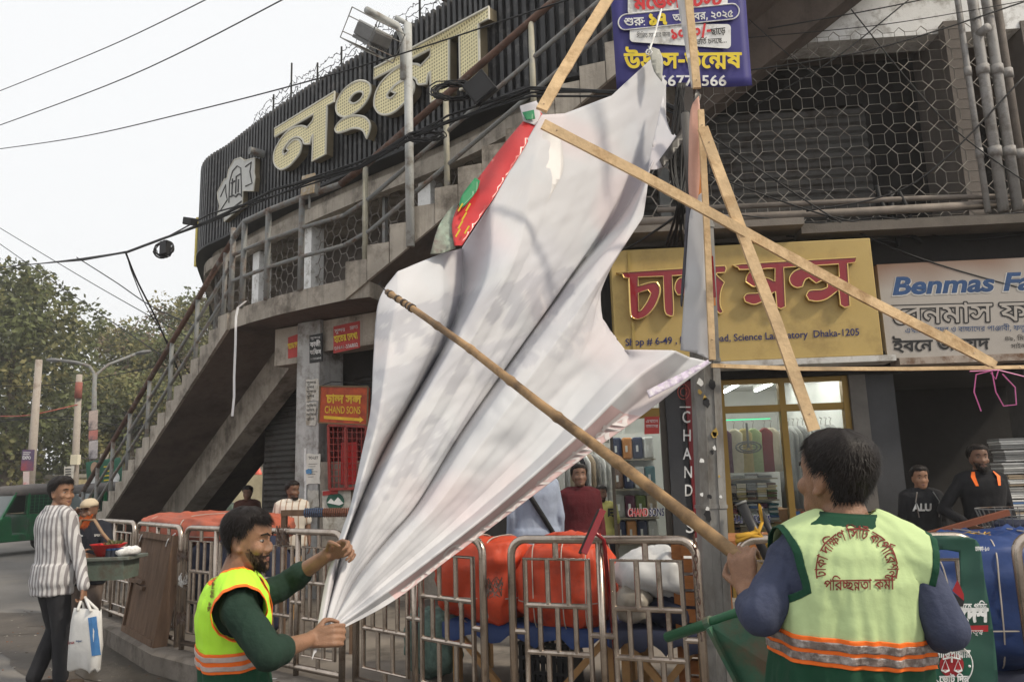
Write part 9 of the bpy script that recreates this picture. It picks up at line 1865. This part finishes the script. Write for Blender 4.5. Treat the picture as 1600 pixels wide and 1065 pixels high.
arc_text('shirt_print', trs, ltext('YI>', .03), lambda t, v: (119+11*t, 839-7*v), WHITEP, vb, .006); arc_text('shirt_print', trs, ltext('SPORT', .02), lambda t, v: (147+13*t, 837.5-5*v), WHITEP, vb, .006)
vt = thing('vendor_tray', 'grey metal tray slung in front of the bearded vendor', 'tray', at_y(165,900,6.9)); q = [at_y(128,872,6.75), at_y(201,869,6.75)]; e = (q[1]-q[0]); Lx = e.length; e.normalize(); nn = V((e.y,-e.x,0)).normalized(); tx_ = (e, nn, UP); o = q[0]
MTR = M('dull tray metal', (.15,.17,.15), .5, .25, 5, .2, dirt=((.09,.07,.05),.4,6))
MB().box(o, tx_, (0,Lx), (-.36,0), (-.03,0)).build('tray_top', MTR, vt, bevel=.006); MB().box(o, tx_, (.02,Lx-.05), (-.3,-.02), (-.19,-.031)).build('drawer', M('green grey tin', (.11,.14,.115), .6, .3, 4, .2, dirt=((.1,.08,.06),.4,5)), vt)
MB().tube([at_y(190,868,6.8),at_y(160,832,6.95),at_y(148,812,7.1),at_y(128,812,7.15),at_y(115,840,7.0),at_y(122,868,6.85)], .014, 6).build('strap', M('tan strap', (.28,.18,.11), .8, .2, 5, .1), vt, smooth=True)
bz = o+e*(Lx*.36)-nn*.15; bo = MB().loft([[bz+V((r*cos(a*.2618),r*sin(a*.2618),z)) for a in range(24)] for r, z in ((.09,.004),(.14,.10),(.15,.105),(.143,.10),(.085,.012))]).build('plastic_bowl', M('red plastic bowl', (.55,.02,.02), .35, .1, 3, 0), None, smooth=True, loc=bz); tag(bo, 'red plastic bowl on the tray of the bearded vendor', 'bowl')
hb = MB(); rnd = random.Random(3)
for k in range(60): p = bz+V((rnd.gauss(.05,.03),rnd.gauss(-.03,.03),.09)); d = V((rnd.uniform(-1,1),rnd.uniform(-1,1),rnd.uniform(.2,1.2)))*.05; hb.add([p,p+d*.5+V((.01,0,0)),p+d,p+d*.5-V((.01,0,0))], [(0,1,2,3)])
tag(hb.build('herbs', LEAF[1], None, loc=bz), 'small bunch of green herbs in the red bowl', 'herbs')
for k in range(3): c = o+e*(Lx*(.5+.11*k))-nn*.06; j_ = thing('jar', ('blue lidded jar next to the red bowl','blue lidded jar in the middle of the row of three','blue lidded jar nearest the folded paper')[k], 'jar', c); MB().tube([c+UP*.002,c+UP*.055], .03, 12).build('jar', M('dark jar', (.03,.035,.05), .2, .2, 5, 0), j_, smooth='auto'); MB().tube([c+UP*.056,c+UP*.07], .031, 12).build('lid', MATS['blue print'], j_, smooth='auto')
c = o+e*(Lx*.84)-nn*.1; tag(lumpy(MB(), c+UP*.035, tx_, (.1,.07,.032), 2.5, .02, 9, 5, 24, 14).build('folded_paper', WHITEP, None, smooth=True, loc=c), 'folded white paper at the right end of the vendor tray', 'paper')
# ---- bystanders
def by(label, px, py, Y, gz_, yaw, hf, skin, shirt, sleeve, tr, seed, arms=None, **k):
    J, f, s_ = stand(at_y(px,py,Y), gz_, yaw); 
    if arms: arms(J, f, s_)
    return make_person(label, J, f, hf, skin, s_, k.pop('vox',.011), shirt, sleeve, tr, seed=seed, nstr=k.pop('nstr',260), **k)
DT = M('dark trousers')
def cross(J, f, s): 
    r = f.cross(UP)
    for a, k in (('L',-1),('R',1)): J['w'+a] = J['e'+a]+f*.2*s-r*(k*.16*s)+UP*.02; 
by('man in a maroon sweater standing in the clothes shop doorway looking up', 905, 744, 7.35, PZ, radians(188), (.06,-1,.22), 1, M('maroon knit', (.075,.008,.012), .9, .15, 6, .3, 70), 'long', DT, 21, wide=1.06)
yb, yT, yH, _h = by('man in a yellow printed shirt behind the man in maroon', 940, 771, 8.1, FZ, radians(170), (-.1,-1,0), 1, M('yellow shirt', (.45,.42,.13), .85, .12, 5, .2, 50), 'short', DT, 22, beard=(HAIRM,.01,0))
trs = bvh([c for c in yb.children if c.name.startswith('shirt')][0]); arc_text('shirt_print', trs, ltext('E', .05), lambda t, v: (949+9*t, 806-17*v), INK, yb, .006)
bb_, bT, bH, _h = by('man in a pale blue shirt with a black cross strap, back turned, beyond the sheet', 833, 724, 6.7, PZ, radians(12), (.1,1,.1), 1, M('pale blue shirt', (.27,.31,.40), .85, .12, 5, .2, 50), 'long', DT, 23, wide=1.1, shirt_f0=-.2)
mb = MB(); mb.tube([bT.at(.95,4.2,.03), bT.at(.7,4.5,.03), bT.at(.4,4.85,.03), bT.at(.1,5.3,.03), bT.at(0,5.8,.03)], .022, 6); mb.build('cross_strap', BLACK, bb_, smooth=True)
hb_, hT, hH, _h = by('teenage boy in a black hoodie with white chest print in the dark shop', 1437, 746, 6.9, PZ, radians(176), (-.15,-1,.0), 2, M('black hoodie', (.014,.014,.016), .9, .2, 5, .2, 50), 'long', DT, 24)
trs = bvh([c for c in hb_.children if c.name.startswith('shirt')][0])
arc_text('chest_print', trs, ltext('ALU', .05), lambda t, v: (1427+28*t, 797-15*v), WHITEP, hb_, .006)
mb = MB()
for s in (-1,1): mb.tube([hT.at(.98,pi/2+s*.45,.03), hT.at(.8,pi/2+s*.5,.03), hT.at(.5,pi/2+s*.45,.03)], .005, 5)
mb.build('drawstring', GREYP, hb_)
ob, oT, oH, _h = by('bearded man in black with an orange collar standing in the dark shop', 1529, 716, 6.6, PZ, radians(172), (-.2,-1,.12), 1, M('black jacket', (.010,.010,.012), .9, .2, 5, .2, 50), 'long', DT, 25, lambda J, f, s: J.update(eR=J['eR']-V((.14*s,0,0)), wR=J['eR']+V((-.02,-.12,-.1))), beard=(HAIRM,.02,0))
mb = MB()
for s in (-1,1): mb.loft([[oT.at(1.03,pi/2+s*.9,.03), oT.at(1.03,pi/2+s*.6,.035)], [oT.at(.95,pi/2+s*.62,.035), oT.at(.95,pi/2+s*.4,.035)], [oT.at(.8,pi/2+s*.42,.03), oT.at(.8,pi/2+s*.3,.03)]], cap=False, closed=False)
mb.build('orange_collar', ORG, ob, smooth=True, fix=False)
WST = M('cream striped shirt', (.55,.51,.45), .85, .06, 5, .2, 50); stripes(WST, (.30,.20,.14), 5, .86)
by('man in a cream striped shirt standing beside the concrete column', 457, 766, 8.75, PZ, radians(205), (.75,-.65,-.02), 1, WST, 'short', DT, 26, beard=(HAIRM,.008,0))
by('man in a dark brown shirt standing in the passage under the stair', 387, 770, 11.2, PZ, radians(200), (.1,-1,-.1), 1, M('dark brown shirt', (.06,.022,.015), .9, .2, 5, .2, 40), 'long', DT, 27, vox=.014)
by('man in a white shirt behind the octagon window grille upstairs', 1493, 222, 8.9, 4.02, radians(170), (.3,-.9,-.2), 1, M('white shirt', (.5,.49,.46), .85, .1, 5, .2, 50), 'short', DT, 28, vox=.014, shoes=False)
J, f, s_ = stand(cs_at(cs_hit(440,425,-.5)[0],-.55)[0].to_3d()+UP*5.0, 3.95, radians(150), sc=.92)
for k in 'LR': J['k'+k] = J['hip']+f*.35+f.cross(UP)*(.1 if k == 'R' else -.1); J['a'+k] = J['k'+k]-UP*.3
sh_ = 5.0-4.72
for k in list(J): J[k] = J[k]-UP*sh_
make_person('person in a white striped top sitting behind the landing wire screen', J, f, (.3,-1,0), 1, s_, .014, WST, 'short', JEAN, True, None, True, 29, nstr=150, shoes=False)
# rider far down the street
J, f, s_ = stand(at_y(358,779,24), 0, radians(170), sc=1.0); hh = J['head'].z; 
for k, sg in (('L',-1),('R',1)):
    r = f.cross(UP); J['hip'] = J['neck']-UP*.5-f*.1; J['k'+k] = J['hip']+f*.38+r*(.16*sg)-UP*.06; J['a'+k] = J['k'+k]-UP*.38-f*.1; J['e'+k] = J['s'+k]+f*.14-UP*.2+r*(.1*sg); J['w'+k] = J['e'+k]+f*.25-UP*.05
make_person('motorcycle rider in a pale green shirt far down the street', J, f, (.1,-1,-.1), 1, 1, .02, M('pale green shirt', (.42,.50,.38), .85, .1, 4, .1), 'long', JEAN, True, None, False, 30, nstr=60)
mc_ = thing('motorcycle', 'dark motorcycle under the rider in pale green', 'motorcycle', V((J['hip'].x,J['hip'].y,0))); p = V((J['hip'].x,J['hip'].y,0))
for d in (-.55,.75):
    c = p+f*d+UP*.3; r = f.cross(UP); MB().tube([c+f*(.26*cos(a*.314))+UP*(.26*sin(a*.314)) for a in range(20)], .045, 8, closed=True).build('wheel', TYRE, mc_, smooth=True)
lumpy(MB(), p+f*.2+UP*.62, (f, f.cross(UP), UP), (.35,.14,.14), 2.4, .0, 1, 1, 20, 12).build('tank', INK, mc_, smooth=True); MB().box(p-f*.25+UP*.66, (f, f.cross(UP), UP), (-.4,.25), (-.13,.13), (0,.1)).build('seat', INK, mc_, bevel=.03); MB().box(p+UP*.3, (f, f.cross(UP), UP), (-.3,.35), (-.12,.12), (0,.3)).build('engine', GREYP, mc_, bevel=.03)
MB().tube([p+f*.75+UP*.3, p+f*.5+UP*1.0], .03, 8).build('fork', GREYP, mc_); MB().tube([p+f*.45+UP*1.0-f.cross(UP)*.35, p+f*.5+UP*1.02, p+f*.45+UP*1.0+f.cross(UP)*.35], .016, 6).build('handlebar', GREYP, mc_); MB().ball(p+f*.66+UP*.9, .09, 12, 8).build('headlight', M('headlight'), mc_, smooth=True)
# ================================================================ hazy winter air
hm = bpy.data.materials.new('haze'); hm.use_nodes = True; t = hm.node_tree; t.nodes.remove(t.nodes['Principled BSDF'])
pv_ = t.nodes.new('ShaderNodeVolumePrincipled'); pv_.inputs['Color'].default_value = (.95,.96,.98,1); pv_.inputs['Density'].default_value = .0018; pv_.inputs['Anisotropy'].default_value = .1
t.links.new(pv_.outputs[0], t.nodes['Material Output'].inputs['Volume'])
tag(MB().box((0,0,0), x=(-90.5,90.5), y=(-40.5,160.5), z=(-1,24)).build('haze', hm), kind='stuff')
